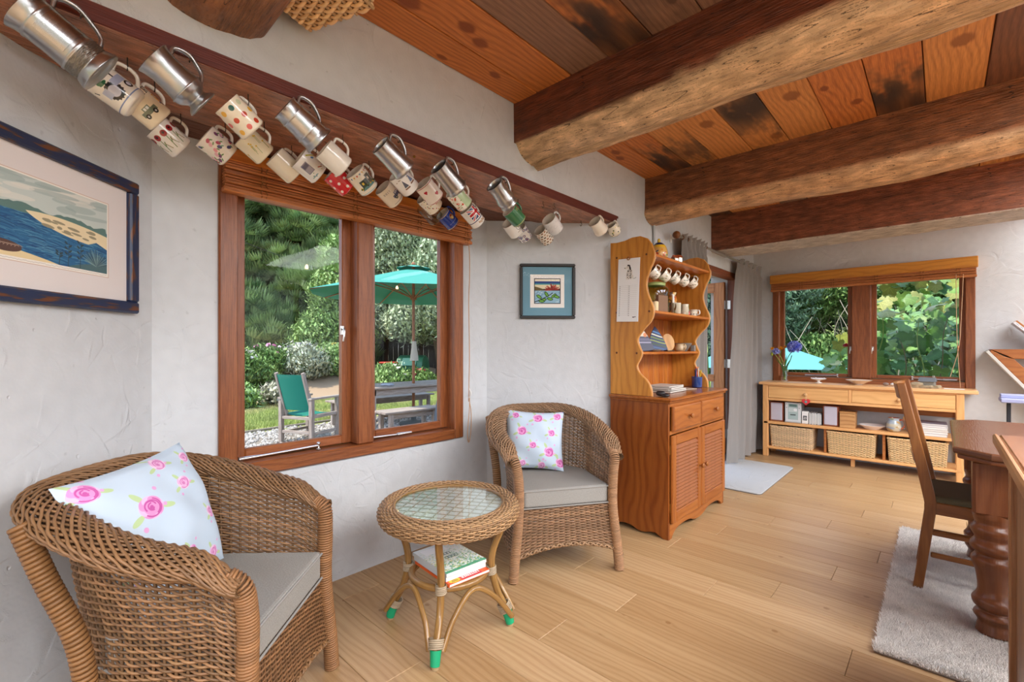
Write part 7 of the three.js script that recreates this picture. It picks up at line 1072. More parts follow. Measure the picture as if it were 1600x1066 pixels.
{
  const d = thing('footed_dish', 'small white footed dish with beads on its rim on the sideboard', 'dish', [0.710, 0.843, 0.20]); const wm = glazed('white_glaze', 0xf0ece6);
  part(d, 'dish', latheS([[0.001, 0.004], [0.03, 0], [0.032, 0.005], [0.014, 0.014], [0.016, 0.026], [0.06, 0.040], [0.074, 0.048], [0.073, 0.051], [0.04, 0.040], [0.001, 0.038]], 32, 60), wm); for (let i = 0; i < 5; i++) { const a = i / 5 * 6.283 + 0.4; part(d, 'rim_bead', ball(0.006, 8, 6).translate(Math.cos(a) * 0.066, 0.053, Math.sin(a) * 0.066), wm); }
  const b = thing('shallow_bowl', 'wide conical cream bowl on the sideboard in front of the mullion', 'bowl', [1.065, 0.843, 0.19]); part(b, 'bowl_wall', latheS([[0.001, 0.003], [0.032, 0], [0.034, 0.005], [0.07, 0.026], [0.112, 0.046], [0.110, 0.049], [0.068, 0.030], [0.02, 0.010], [0.001, 0.009]], 36, 60), glazed('cream_bowl_glaze', 0xe6d8c6));
  const p = thing('beach_pebble', 'brown beach pebble on the sideboard', 'pebble', [1.285, 0.843, 0.20]); part(p, 'pebble_body', ball(0.024, 16, 12, 1.1, 0.72, 0.9).translate(0, 0.0172, 0), std('pebble_brown', { color: 0x8c7668, roughness: 0.7 }));
  const sh = thing('seashell', 'small white seashell beside the brown pebble', 'shell', [1.345, 0.843, 0.17]); { const g = ball(0.028, 20, 12, 1.1, 0.5, 0.8), q = g.attributes.position; for (let i = 0; i < q.count; i++) { const a = Math.atan2(q.getZ(i), q.getX(i)); q.setY(i, q.getY(i) * (1 + 0.16 * Math.cos(a * 9))); } g.computeVertexNormals(); part(sh, 'shell_body', g.translate(0, 0.0155, 0), glazed('shell_white', 0xe8e2d8, 0.4)); }
  const c = thing('stone_cottage', 'grey model stone cottage with slate roof on a rocky base on the sideboard', 'ornament', [1.590, 0.843, 0.20], -0.2);
  const rough = (g, a, f, s) => { const q = g.attributes.position; for (let i = 0; i < q.count; i++) { const k = a * (pn(q.getX(i) * f + s, q.getY(i) * f + q.getZ(i) * f * 1.3)); q.setXYZ(i, q.getX(i) + k, q.getY(i) + Math.max(-q.getY(i), k), q.getZ(i) + k); } g.computeVertexNormals(); return g; };
  part(c, 'rock_base', rough(new THREE.BoxGeometry(0.20, 0.022, 0.12, 16, 3, 10).translate(0, 0.011, 0), 0.012, 40, 2), std('rock_base', { color: 0xa8987c, roughness: 0.95 }));
  part(c, 'rubble', rough(new THREE.SphereGeometry(0.035, 14, 10).scale(1.5, 0.7, 0.7).translate(-0.06, 0.03, 0.045), 0.012, 50, 5), std('rock_base', {}));
  part(c, 'cottage_wall', bx(-0.045, 0.065, 0.02, 0.062, -0.035, 0.03, 0.002), std('stone_wall', { color: 0x8c887c, roughness: 0.95, bumpMap: TEX.hewnBump, bumpScale: 0.01 }));
  part(c, 'roof', extr(poly([[-0.046, 0], [0.042, 0], [0, 0.040]]), 0.126, 0.002).rotateY(Math.PI / 2).translate(-0.053, 0.060, 0), std('slate_roof', { color: 0x6d7276, roughness: 0.5 })); part(c, 'chimney', bx(0.045, 0.062, 0.08, 0.118, -0.012, 0.006, 0.002), std('stone_wall', {}));
  const pp = thing('paper_slip', 'flat white paper slip on the right end of the sideboard', 'paper', [1.785, 0.843, 0.24], 0.05); part(pp, 'paper', bx(-0.07, 0.07, 0, 0.002, -0.04, 0.04, 0.0005), std('white_paper', { color: 0xe9e6e0, roughness: 0.8 }));
}
// hanging basket by the ceiling at the top left
{ const b = basket('wicker basket hung on the ceiling beam, cut by the top of the picture', 0.30, 0.24, 0.20, [0.20, 2.345, 5.43], [0.80, 0.55, 0.30], 91); b.rotation.y = 0.35; b.position.set(0.205, 2.372, 5.535);
  part(b, 'woven_base', weave((u, v) => V(mix(0.14, -0.14, u), -0.004, mix(-0.112, 0.112, v)), { rows: 15, stakes: 8, amp: 0.006, r: 0.0075, r2: 0.005, tone: [0.82, 0.52, 0.26], seed: 95, stakeR: 0.006, vary: 0.2 }), willow).userData.kind = 'stuff';
  part(b, 'hanging_band', tube([[-0.12, 0.19, -0.08], [-0.13, 0.22, -0.085], [-0.12, 0.24, -0.08]], 0.006, { seg: 8, sides: 6 }), M.whiteEnamel); }
// ================================================================ curtains, mat, rug, dining corner
const linen = std('curtain_linen', { color: 0xa29c98, roughness: 0.95, map: TEX.cloth, bumpMap: TEX.weave, bumpScale: 0.0006, side: THREE.DoubleSide });
function curtain(label, z0, z1, zb0, zb1, y0, y1, folds, seed) {
  const t = thing('curtain', label, 'curtain', [0.085, 0, 0], 0, 'grey door curtains'), P = [], U = [], I = [], NU = 130, NV = 44;
  for (let j = 0; j <= NV; j++) for (let i = 0; i <= NU; i++) {
    const v = j / NV, u = i / NU, y = mix(y1, y0, v), a = mix(z0, zb0, Math.pow(v, 0.7)), b = mix(z1, zb1, Math.pow(v, 0.7)), q = Math.exp(-v * 26), A = mix(0.036, 0.040, v) * (1 - 0.55 * Math.exp(-Math.pow((v - 0.035) / 0.018, 2)));
    const ph = u * folds * 6.28318, fold = Math.sin(ph + 0.7 * pn(u * 3 + seed, v * 1.5) + seed) * A + 0.35 * A * Math.sin(ph * 2 + seed * 2) + 0.01 * pn(u * 5, v * 4 + seed);
    P.push(fold, y + q * 0.006 * Math.sin(ph * 2), mix(a, b, u) + 0.006 * Math.cos(ph)); U.push(u * (zb1 - zb0) * 2.2, y);
  }
  for (let j = 0; j < NV; j++) for (let i = 0; i < NU; i++) { const a = j * (NU + 1) + i, b = a + 1, c = a + NU + 1, d = c + 1; I.push(a, c, b, b, c, d); }
  const g = new THREE.BufferGeometry(); g.setAttribute('position', new THREE.Float32BufferAttribute(P, 3)); g.setAttribute('uv', new THREE.Float32BufferAttribute(U, 2)); g.setIndex(I); g.computeVertexNormals();
  part(t, 'curtain_cloth', g, linen); return t;
}
curtain('grey curtain gathered at the far side of the French door', 0.14, 0.84, 0.12, 1.16, 0.02, 2.20, 4.5, 1.3);
curtain('grey curtain gathered behind the dresser top at the near side of the door', 1.78, 2.34, 1.84, 2.32, 0.04, 2.20, 6.0, 3.1);
{
  const r = thing('curtain_rod', 'pale metal curtain rod with wooden ball ends over the French door', 'curtain rod', [0.085, 2.168, 0]);
  part(r, 'rod', new THREE.CylinderGeometry(0.011, 0.011, 2.30, 14).rotateX(Math.PI / 2).translate(0, 0, 1.29), std('rod_metal', { color: 0xb8b4ae, metalness: 0.8, roughness: 0.35 }));
  const fw = wood('finial_wood', 0x8a5a2c, 'grainA', 0.35); part(r, 'finial', ball(0.032, 18, 14).translate(0, 0.0, 2.46), fw); part(r, 'finial', ball(0.026, 18, 14).translate(0, 0, 0.12), fw);
  for (const z of [0.16, 2.385]) part(r, 'bracket', merge([bx(-0.085, 0.0, -0.012, 0.006, z - 0.008, z + 0.008, 0.003), bx(-0.085, -0.078, -0.04, 0.03, z - 0.016, z + 0.016, 0.003)]), M.whiteEnamel);
  for (let i = 0; i < 6; i++) part(r, 'curtain_ring', new THREE.TorusGeometry(0.017, 0.004, 8, 20).translate(0, -0.003, 1.82 + i * 0.105), fw);
}
{ // thermostat pipe on the wall over the dresser
  const s = thing('wall_conduit', 'painted electrical conduit and switch box on the wall above the dresser', 'conduit', [0.004, 1.97, 2.72]); const pm = std('painted_grey', { color: 0xb9bcbc, roughness: 0.7 });
  part(s, 'conduit', new THREE.CylinderGeometry(0.010, 0.010, 0.16, 12).translate(0.010, 0.16, 0), pm); part(s, 'switch_box', lathe([[0, 0], [0.036, 0], [0.036, 0.022], [0.03, 0.026], [0, 0.026]], 22).rotateZ(-Math.PI / 2).translate(0, 0.05, 0), pm);
}
// door mat with rounded corners
{
  const s = new THREE.Shape(), x0 = -0.02, x1 = 0.60, z0 = 0.80, z1 = 2.0, r = 0.06; s.moveTo(x0 + r, z0); s.lineTo(x1 - r, z0); s.quadraticCurveTo(x1, z0, x1, z0 + r); s.lineTo(x1, z1 - r); s.quadraticCurveTo(x1, z1, x1 - r, z1); s.lineTo(x0 + r, z1); s.quadraticCurveTo(x0, z1, x0, z1 - r); s.lineTo(x0, z0 + r); s.quadraticCurveTo(x0, z0, x0 + r, z0);
  const t = thing('door_mat', 'light grey rounded door mat in front of the French door', 'mat');
  part(t, 'mat_pile', uvm(extr(s, 0.009, 0.003, 2).rotateX(Math.PI / 2).translate(0, 0.013, 0), 'x'), std('mat_pile', { color: 0xd0d0d0, roughness: 1, map: TEX.cloth, bumpMap: TEX.plasterBump, bumpScale: 0.02 })); part(t, 'rubber_edge', extr(s, 0.006, 0.001).rotateX(Math.PI / 2).translate(0, 0.006, 0).scale(1, 1, 1), std('rubber_edge', { color: 0x55585c, roughness: 0.9 }));
}
// shaggy rug under the dining table
{
  const t = thing('shag_rug', 'pale grey shaggy rug under the dining table and chair', 'rug'); const x0 = 1.50, x1 = 3.9, z0 = 2.15, z1 = 3.856;
  part(t, 'rug_backing', bx(x0, x1, 0.001, 0.012, z0, z1, 0.004), std('rug_backing', { color: 0x9a9188, roughness: 1 }));
  const tuft = merge([0, 1, 2, 3, 4].map((k) => new THREE.ConeGeometry(0.0024, 0.026, 4, 1, true).translate(0, 0.011, 0).rotateX(0.5 * Math.cos(k * 2.1)).rotateZ(0.6 * Math.sin(k * 2.4)).translate(0.004 * Math.cos(k * 1.26), 0, 0.004 * Math.sin(k * 1.26))));
  const pm = std('rug_pile', { color: 0xffffff, roughness: 1 }), n = 26000, im = new THREE.InstancedMesh(tuft, pm, n), r = rng(88), m = new THREE.Matrix4(), q = new THREE.Quaternion(), e = new THREE.Euler(), c = new THREE.Color();
  for (let i = 0; i < n; i++) { const x = mix(x0 + 0.004, 2.15, Math.sqrt(r()) * 0 + r()), z = mix(z0 + 0.004, z1 - 0.004, r()); e.set((r() - 0.5) * 0.9, r() * 6.28, (r() - 0.5) * 0.9); q.setFromEuler(e); const sc = 0.8 + r() * 0.5; m.compose(V(x, 0.010, z), q, V(sc, sc, sc)); im.setMatrixAt(i, m); const k = 0.78 + 0.22 * r() + 0.10 * pn(x * 14, z * 14); c.setRGB(k, k * 0.95, k * 0.89); im.setColorAt(i, c); }
  im.name = 'rug_pile'; im.userData.kind = 'stuff'; t.add(im);
  part(t, 'far_pile', bx(2.15, x1, 0.012, 0.030, z0, z1, 0.006), std('rug_far_pile', { color: 0xb3aaa0, roughness: 1, bumpMap: TEX.plasterBump, bumpScale: 0.02 }));
}
// dining chair
{
  const cm = wood('chair_oak', 0x8a5828, 'grainA', 0.36), t = thing('dining_chair', 'brown wooden dining chair with dark tweed seat pushed to the table end', 'dining chair', [1.62, 0, 2.92]);
  // own axes: X towards the table, Z across; rear uprights at z = -0.20 and +0.20
  const upright = (z) => { const L = [[-0.028, 0.012], [0.012, 0.36], [0.016, 0.44], [0.006, 0.52], [-0.090, 1.042]], Rr2 = [[0.010, 0.012], [0.056, 0.38], [0.060, 0.44], [0.050, 0.53], [-0.056, 1.046]]; const s = new THREE.Shape(); const a = new THREE.SplineCurve(L.map(([x, y]) => new THREE.Vector2(x, y))).getPoints(24), b = new THREE.SplineCurve(Rr2.map(([x, y]) => new THREE.Vector2(x, y))).getPoints(24).reverse(); [...a, ...b].forEach((p, i) => i ? s.lineTo(p.x, p.y) : s.moveTo(p.x, p.y)); s.closePath(); return uvm(extr(s, 0.030, 0.004, 2).translate(0, 0, z - 0.015), 'y', z, 0.2); };
  part(t, 'rear_leg', upright(0.20), cm); part(t, 'rear_leg', upright(-0.20), cm);
  const slat = (y, h, x, tilt) => { const s = new THREE.Shape(); s.absarc(0, 0, 0.01, 0, 1); const pts = []; for (let i = 0; i <= 12; i++) { const z = mix(-0.188, 0.188, i / 12); pts.push(V(x - 0.024 * (1 - Math.pow(z / 0.19, 2)), y, z)); } const g = []; const P = [], I = []; for (let i = 0; i <= 12; i++) { const p = pts[i]; for (const [dx, dy] of [[-0.008, -h / 2], [0.008, -h / 2], [0.008 - tilt, h / 2], [-0.008 - tilt, h / 2]]) P.push(p.x + dx, p.y + dy, p.z); } for (let i = 0; i < 12; i++) for (let k = 0; k < 4; k++) { const a = i * 4 + k, b = i * 4 + (k + 1) % 4, c = a + 4, d = b + 4; I.push(a, b, c, b, d, c); } I.push(0, 2, 1, 0, 3, 2, 48, 49, 50, 48, 50, 51); void g; void s; const q = new THREE.BufferGeometry(); q.setAttribute('position', new THREE.Float32BufferAttribute(P, 3)); q.setIndex(I); const w = q.toNonIndexed(); w.computeVertexNormals(); return uvm(w, 'z'); };
  part(t, 'back_slat', slat(1.000, 0.075, -0.068, 0.014), cm); part(t, 'back_slat', slat(0.82, 0.055, -0.032, 0.010), cm); part(t, 'back_slat', slat(0.66, 0.050, 0.000, 0.010), cm);
  const rail = (x0, x1, y0, y1, z0, z1) => bx(x0, x1, y0, y1, z0, z1, 0.004);
  for (const z of [-0.20, 0.20]) { part(t, 'seat_rail', rail(0.05, 0.44, 0.405, 0.465, z - 0.011, z + 0.011), cm); part(t, 'stretcher', rail(0.04, 0.44, 0.19, 0.215, z - 0.009, z + 0.009), cm); part(t, 'stretcher', rail(0.045, 0.44, 0.30, 0.322, z - 0.009, z + 0.009), cm); part(t, 'front_leg', bx(0.42, 0.46, 0.03, 0.44, z - 0.02, z + 0.02, 0.005), cm); }
  part(t, 'seat_rail', rail(0.02, 0.05, 0.405, 0.465, -0.19, 0.19), cm); part(t, 'seat_rail', rail(0.43, 0.455, 0.405, 0.465, -0.19, 0.19), cm); part(t, 'stretcher', rail(0.43, 0.45, 0.24, 0.262, -0.19, 0.19), cm);
  part(t, 'seat_pad', (() => { const g = new RoundedBoxGeometry(0.43, 0.05, 0.41, 4, 0.022).translate(0.245, 0.472, 0); return uvm(g, 'x'); })(), std('tweed', { color: 0x9a937a, roughness: 1, map: dataTex(128, 128, (u, v) => { const n = 0.6 + 0.4 * pn(u * 50, v * 50, 50, 50) + 0.25 * pn(u * 120, v * 120, 120, 120); return [n, n * 0.97, n * 0.9]; }, { size: [0.12, 0.12] }), bumpMap: TEX.weave, bumpScale: 0.001 }), 'dark tweed seat');
}
// dining table with turned legs
{
  const tm = wood('table_mahogany', 0x6c4834, 'grainA', 0.24), lm = wood('table_leg_wood', 0x7c4c2e, 'grainA', 0.32), t = thing('dining_table', 'dark polished dining table with stout turned legs at the right', 'dining table');
  const x0 = 1.735, x1 = 3.6, z0 = 2.33, z1 = 3.56, c = 0.11;
  const shape = (o) => poly([[x0 + o, z0 + c], [x0 + c, z0 + o], [x1 - c, z0 + o], [x1 - o, z0 + c], [x1 - o, z1 - c], [x1 - c, z1 - o], [x0 + c, z1 - o], [x0 + o, z1 - c]]);
  const slab = (o, y0, y1, b) => uvm(extr(shape(o), y1 - y0, b, 3).rotateX(Math.PI / 2).translate(0, y1, 0), 'z', 0.2, 0.4);
  part(t, 'tabletop', slab(0, 0.770, 0.800, 0.010), tm); part(t, 'edge_moulding', slab(0.014, 0.750, 0.772, 0.008), lm);
  part(t, 'apron', bx(x0 + 0.14, x0 + 0.165, 0.63, 0.752, z0 + 0.16, z1 - 0.16, 0.003), lm); part(t, 'apron', bx(x1 - 0.165, x1 - 0.14, 0.63, 0.752, z0 + 0.16, z1 - 0.16, 0.003), lm); part(t, 'apron', bx(x0 + 0.16, x1 - 0.16, 0.63, 0.752, z0 + 0.13, z0 + 0.155, 0.003), lm); part(t, 'apron', bx(x0 + 0.16, x1 - 0.16, 0.63, 0.752, z1 - 0.155, z1 - 0.13, 0.003), lm);
  const prof = [[0.001, 0], [0.052, 0], [0.054, 0.02], [0.050, 0.045], [0.056, 0.06], [0.064, 0.075], [0.058, 0.09], [0.050, 0.10], [0.064, 0.115], [0.068, 0.14], [0.056, 0.16], [0.050, 0.19], [0.056, 0.25], [0.068, 0.29], [0.070, 0.31], [0.060, 0.325], [0.058, 0.335], [0.072, 0.35], [0.074, 0.37], [0.062, 0.39], [0.060, 0.40], [0.070, 0.42], [0.072, 0.44], [0.060, 0.46], [0.062, 0.475], [0.066, 0.49], [0.066, 0.52]];
  for (const [x, z] of [[x0 + 0.125, z1 - 0.145], [x0 + 0.125, z0 + 0.145], [x1 - 0.125, z1 - 0.145], [x1 - 0.125, z0 + 0.145]]) { const g = grp(t, 'leg'); g.position.set(x, 0.028, z); part(g, 'turned_shaft', (() => { const q = latheS(prof, 28, 110); return uvm(q, 'y', x, z); })(), lm); part(g, 'square_block', bx(-0.066, 0.066, 0.50, 0.724, -0.066, 0.066, 0.010), lm); }
}
// kitchen counter at the right edge of the picture
{
  const t = thing('kitchen_counter', 'wooden kitchen counter with lipped worktop cut by the right picture edge', 'counter'); const cm = wood('counter_panel', 0xa87c52, 'grainC', 0.45), tm = wood('counter_top', 0xa0683f, 'grainA', 0.2), em = wood('counter_edge', 0xb98a60, 'grainA', 0.3);
  part(t, 'end_panel', bx(1.884, 1.906, 0, 0.882, 3.905, 6.1, 0.003, 'y'), cm); part(t, 'corner_post', bx(1.868, 1.910, 0, 0.882, 3.862, 3.905, 0.004), em); part(t, 'rear_panel', bx(1.906, 2.48, 0, 0.882, 3.872, 3.895, 0.003, 'y'), cm); part(t, 'cabinet_body', bx(1.906, 2.48, 0.02, 0.87, 3.90, 6.1, 0.003), cm);
  part(t, 'worktop', bx(1.845, 2.52, 0.884, 0.918, 3.842, 6.12, 0.008, 'z'), tm); part(t, 'edge_strip', bx(1.832, 1.846, 0.884, 0.919, 3.838, 6.12, 0.005), em, 'pale rounded edge strip');
}
// triangular wooden rack against the end wall, with books and a lavender case below
{
  const rm = wood('rack_wood', 0xa8662c, 'grainA', 0.42), sm = wood('rack_edge', 0x8a5a3c, 'grainA', 0.5);
  const t = thing('zigzag_rack', 'slanting orange wooden rack on the end wall at the right edge', 'rack', [2.02, 0, 0.01]);
  // a horizontal plank over a diagonal one, meeting in a point at the left
  const d = 0.24; { const s = poly([[0.0, 1.215], [1.3, 1.215], [1.3, 1.13], [0.14, 1.13], [0.105, 1.155]]); part(t, 'level_plank', uvm(extr(s, d, 0.004), 'x'), rm); }
  { const s = poly([[0.0, 1.212], [0.085, 1.150], [0.145, 1.128], [0.78, 0.30], [0.64, 0.30], [-0.002, 1.19]]); part(t, 'sloping_plank', uvm(extr(s, d, 0.004), 'x'), rm); }
  part(t, 'painted_edge', bx(-0.012, 0.012, -0.56, 0.56, 0.004, d, 0.003).rotateZ(Math.atan2(0.64, 0.89)).translate(0.305, 0.744, 0), std('rack_painted_edge', { color: 0xc9c5bc, roughness: 0.8 }));
  part(t, 'rack_foot', bx(0.62, 1.3, 0, 0.31, 0.02, d, 0.004), rm);
  void sm;
  const b = thing('magazine_holder', 'white and orange magazine leaning above the slanting rack', 'magazine', [2.16, 1.216, 0.13]); const bt = canvasTex(128, 128, (g, w, h) => { g.fillStyle = '#d8d8dc'; g.fillRect(0, 0, w, h); g.fillStyle = '#55688c'; for (let i = 0; i < 7; i++) g.fillRect(8 + i * 16, 50 + (i % 3) * 4, 10, 16); });
  part(b, 'magazine_cover', new THREE.BoxGeometry(0.30, 0.02, 0.2).rotateZ(-0.85).translate(0.105, 0.125, 0), std('leaning_magazine', { map: bt, roughness: 0.5 })); part(b, 'orange_back', new THREE.BoxGeometry(0.30, 0.012, 0.2).rotateZ(-0.85).translate(0.118, 0.136, 0), std('orange_card', { color: 0xb8733c, roughness: 0.6 }));
  const m = thing('music_stand', 'dark metal stand with lavender tray at the right edge', 'stand', [2.06, 0, 0.58]); const dk = std('dark_metal', { color: 0x33353a, metalness: 0.6, roughness: 0.5 }), lv = std('lavender_metal', { color: 0x9a9ec0, roughness: 0.5 });
  part(m, 'post', bx(0.035, 0.060, 0.0, 0.80, -0.015, 0.015, 0.004), dk); part(m, 'tray', bx(-0.005, 0.36, 0.775, 0.81, -0.1, 0.1, 0.006), lv); part(m, 'book_ledge', bx(0.0, 0.36, 0.81, 0.84, -0.09, 0.02, 0.004), lv); part(m, 'base', bx(-0.05, 0.3, 0, 0.02, -0.12, 0.12, 0.004), dk);
}
// ================================================================ the garden
const GL = -0.12;
const im4 = new THREE.Matrix4(), iq = new THREE.Quaternion(), ie = new THREE.Euler(), ic = new THREE.Color();
function scatterInst(parent, name, geo, mat, n, fn) {               // fn(i) -> [x, y, z, rx, ry, rz, s, r, g, b]
  const im = new THREE.InstancedMesh(geo, mat, n);
  for (let i = 0; i < n; i++) { const [x, y, z, rx, ry, rz, s, r, g, b] = fn(i); ie.set(rx, ry, rz); iq.setFromEuler(ie); im4.compose(V(x, y, z), iq, V(s, s, s)); im.setMatrixAt(i, im4); ic.setRGB(r, g, b); im.setColorAt(i, ic); }
  im.name = name; im.userData.kind = 'stuff'; parent.add(im); return im;
}
{
  const g = structGroup('ground');
  part(g, 'earth', new THREE.BoxGeometry(140, 0.2, 140).translate(0, GL - 0.13, 0), std('earth', { color: 0x7d7a52, roughness: 1 }));
  part(g, 'gravel_bed', new THREE.BoxGeometry(6.2, 0.03, 16).translate(-3.5, GL - 0.018, 2), std('gravel_bed', { color: 0x857c6e, roughness: 1 }));
  part(g, 'lawn_bed', new THREE.BoxGeometry(5.5, 0.03, 22).rotateY(0.1).translate(-9.3, GL - 0.016, 1), std('lawn_bed', { color: 0x9aa05e, roughness: 1 }));
  part(g, 'terrace', new THREE.BoxGeometry(12, 0.03, 12).translate(1.5, GL - 0.02, -6.5), std('terrace', { color: 0x9a9484, roughness: 1 }));
  // planted bank behind the lawn
  { const P = [], I = [], NX = 30, NZ = 40; for (let j = 0; j <= NZ; j++) for (let i = 0; i <= NX; i++) { const u = i / NX, z = mix(9, -12, j / NZ), x = -9.6 - u * 9 - (3.0 - z) * 0.12; P.push(x, GL + 0.75 * sstep(0, 0.4, u) + 0.06 * pn(x * 2, z * 2), z); } for (let j = 0; j < NZ; j++) for (let i = 0; i < NX; i++) { const a = j * (NX + 1) + i, b = a + 1, c = a + NX + 1, d = c + 1; I.push(a, b, c, b, d, c); } const q = new THREE.BufferGeometry(); q.setAttribute('position', new THREE.Float32BufferAttribute(P, 3)); q.setIndex(I); q.computeVertexNormals(); const m = part(g, 'mulch_bank', q, std('mulch', { color: 0xa48c70, roughness: 1, side: THREE.DoubleSide })); void m; }
  part(g, 'lawn_edging', cbox(0.05, 0.08, 12, 0.01, 'z').rotateY(0.13).translate(-6.5, GL, 2.6), wood('edging_timber', 0x8a8478, 'grainC', 0.9));
  const r = rng(201);
  scatterInst(g, 'gravel', new THREE.IcosahedronGeometry(0.02, 0), std('gravel', { color: 0xffffff, roughness: 0.95 }), 9000, () => { const x = -6.4 + Math.pow(r(), 0.9) * 3.6, k = 0.26 + 0.30 * r(); return [x, GL + 0.004, mix(0.4, 5.4, r()), r() * 6, r() * 6, r() * 6, 0.5 + r() * 1.0, k, k * 0.94, k * 0.84]; });
  const blade = new THREE.BufferGeometry(); blade.setAttribute('position', new THREE.Float32BufferAttribute([-0.006, 0, 0, 0.006, 0, 0, 0.003, 0.05, 0.01, -0.012, 0, 0.01, -0.002, 0, 0.014, -0.014, 0.042, 0.0, 0.01, 0, -0.01, 0.018, 0, -0.006, 0.022, 0.046, -0.016], 3)); blade.computeVertexNormals();
  const gm = std('grass', { color: 0xffffff, roughness: 0.9, side: THREE.DoubleSide });
  scatterInst(g, 'grass', blade, gm, 26000, () => { const z = mix(-3, 5.2, r()), x = -6.62 - (3.9 - z) * 0.06 - Math.pow(r(), 1.1) * 4.2, k = 0.75 + 0.4 * r() + 0.25 * pn(x * 1.2, z * 1.2), y2 = sstep(-0.1, 0.5, pn(x * 0.9 + 3, z * 0.9)); return [x, GL, z, (r() - 0.5) * 0.5, r() * 6.3, (r() - 0.5) * 0.5, 0.8 + r() * 0.8, mix(0.36, 0.50, y2) * k, mix(0.43, 0.46, y2) * k, mix(0.13, 0.20, y2) * k]; });
}
// ---------------------------------------------------------------- foliage
function leafQuad(L, w, fold = 0.25, curl = 0.2) { const q = new THREE.BufferGeometry(); q.setAttribute('position', new THREE.Float32BufferAttribute([0, 0, 0, -w, L * 0.5, fold * w, 0, L * 0.52, 0, w, L * 0.5, fold * w, 0, L, -curl * L], 3)); q.setIndex([0, 2, 1, 0, 3, 2, 1, 2, 4, 2, 3, 4]); q.computeVertexNormals(); return q; }
function cluster(n, L, w, spread, seed, droop = 0) { const r = rng(seed), l = []; for (let i = 0; i < n; i++) { const g = leafQuad(L * (0.7 + 0.6 * r()), w * (0.7 + 0.6 * r())); g.rotateX(0.5 + r() * 1.4 + droop).rotateY(r() * 6.283).translate((r() - 0.5) * spread, (r() - 0.5) * spread * 0.6, (r() - 0.5) * spread); l.push(g); } return mergeGeometries(l); }
const clBroad = cluster(12, 0.17, 0.055, 0.42, 301), clFine = cluster(14, 0.13, 0.032, 0.36, 302), clNeedle = (() => { const l = [], r = rng(303); for (let i = 0; i < 9; i++) { const a = (i - 4) * 0.3; for (let k = 0; k < 2; k++) l.push(leafQuad(0.34 * (0.7 + 0.5 * r()), 0.028, 0.4, 0.35).rotateX(1.15 + 0.2 * k).rotateY(a + 0.12 * k)); } return mergeGeometries(l); })();
const leafMat = phys('leaf', { color: 0xffffff, roughness: 0.6, side: THREE.DoubleSide, specularIntensity: 0.4 });
const bark = std('bark', { color: 0x6a5a48, roughness: 1, bumpMap: TEX.hewnBump, bumpScale: 0.03 });
function foliage(t, blobs, n, geo, col, seed, size = 1, core) {
  const r = rng(seed), tot = blobs.reduce((s, b) => s + b[3] * b[3] * (b[4] || 1), 0), cum = []; let c = 0; for (const b of blobs) { c += b[3] * b[3] * (b[4] || 1) / tot; cum.push(c); }
  scatterInst(t, 'foliage', geo, leafMat, n, () => {
    const q = r(), b = blobs[Math.max(0, cum.findIndex((v) => v >= q))], a = r() * 6.283, y = r() * 2 - 1, s = Math.sqrt(1 - y * y), k = b[3] * (0.62 + 0.42 * Math.pow(r(), 0.6)), v = 0.6 + 0.8 * r(), tt = clamp(r() * 0.9 + 0.3 * pn(b[0] * 3 + a, y * 2));
    return [b[0] + Math.cos(a) * s * k, b[1] + y * k * (b[4] || 1), b[2] + Math.sin(a) * s * k, (r() - 0.5) * 0.9, -a + 1.57 + (r() - 0.5), (r() - 0.5) * 0.9, size * (0.7 + 0.7 * r()), mix(col[0][0], col[1][0], tt) * v, mix(col[0][1], col[1][1], tt) * v, mix(col[0][2], col[1][2], tt) * v];
  });
  if (core) part(t, 'crown_core', merge(blobs.map((b) => new THREE.IcosahedronGeometry(b[3] * 0.66, 1).scale(1, b[4] || 1, 1).translate(b[0], b[1], b[2]))), std('inner_' + core, { color: core, roughness: 1 })).userData.kind = 'stuff';  // solid cores added against see-through, darker green than most leaves
}
const DARKG = [[0.12, 0.21, 0.085], [0.32, 0.42, 0.17]], MIDG = [[0.10, 0.20, 0.05], [0.26, 0.38, 0.12]], LIGHTG = [[0.17, 0.30, 0.08], [0.36, 0.50, 0.20]], GREYG = [[0.24, 0.32, 0.18], [0.46, 0.52, 0.34]];
function conifer(label, x, z, H, R, n, seed) {
  const t = thing('conifer', label, 'tree', [x, GL, z], 0, 'trees beyond the lawn'), r = rng(seed), bl = [];
  for (let i = 0; i < 30; i++) { const y = 0.8 + (H - 1) * Math.pow(i / 30, 0.9), a = i * 2.4, rr2 = R * (1 - 0.72 * y / H) * (0.55 + 0.35 * r()); bl.push([Math.cos(a) * rr2, y, Math.sin(a) * rr2, R * 0.42 * (1 - 0.45 * y / H) + 0.25, 0.6]); }
  part(t, 'trunk', tube([[0, -0.1, 0], [0.05, H * 0.5, 0], [0, H * 0.95, 0]], 0.24, { seg: 12, sides: 10, r1: 0.05 }), bark); foliage(t, bl, n, clNeedle, DARKG, seed, 1.25, 0x4a6238); return t;
}
function broadleaf(label, x, z, blobs, n, col, seed, { geo = clFine, size = 1, core = 0x4c6a30, trunks = [[[0, -0.1, 0], [0.1, 1, 0], [0, 2, 0]]], name = 'broadleaf_tree', cat = 'tree', group = 'trees beyond the lawn', tr = 0.1 } = {}) {
  const t = thing(name, label, cat, [x, GL, z], 0, group); for (const p of trunks) part(t, trunks.length > 1 ? 'branch' : 'trunk', tube(p, tr, { seg: 14, sides: 8, r1: tr * 0.45 }), bark); foliage(t, blobs, n, geo, col, seed, size, core); return t;
}
conifer('tall dark conifer filling the left pane of the bay window', -19.5, 1.6, 11, 3.4, 11000, 401);
conifer('dark conifer behind the light green tree', -18.2, -2.6, 10.5, 3.2, 9000, 402);
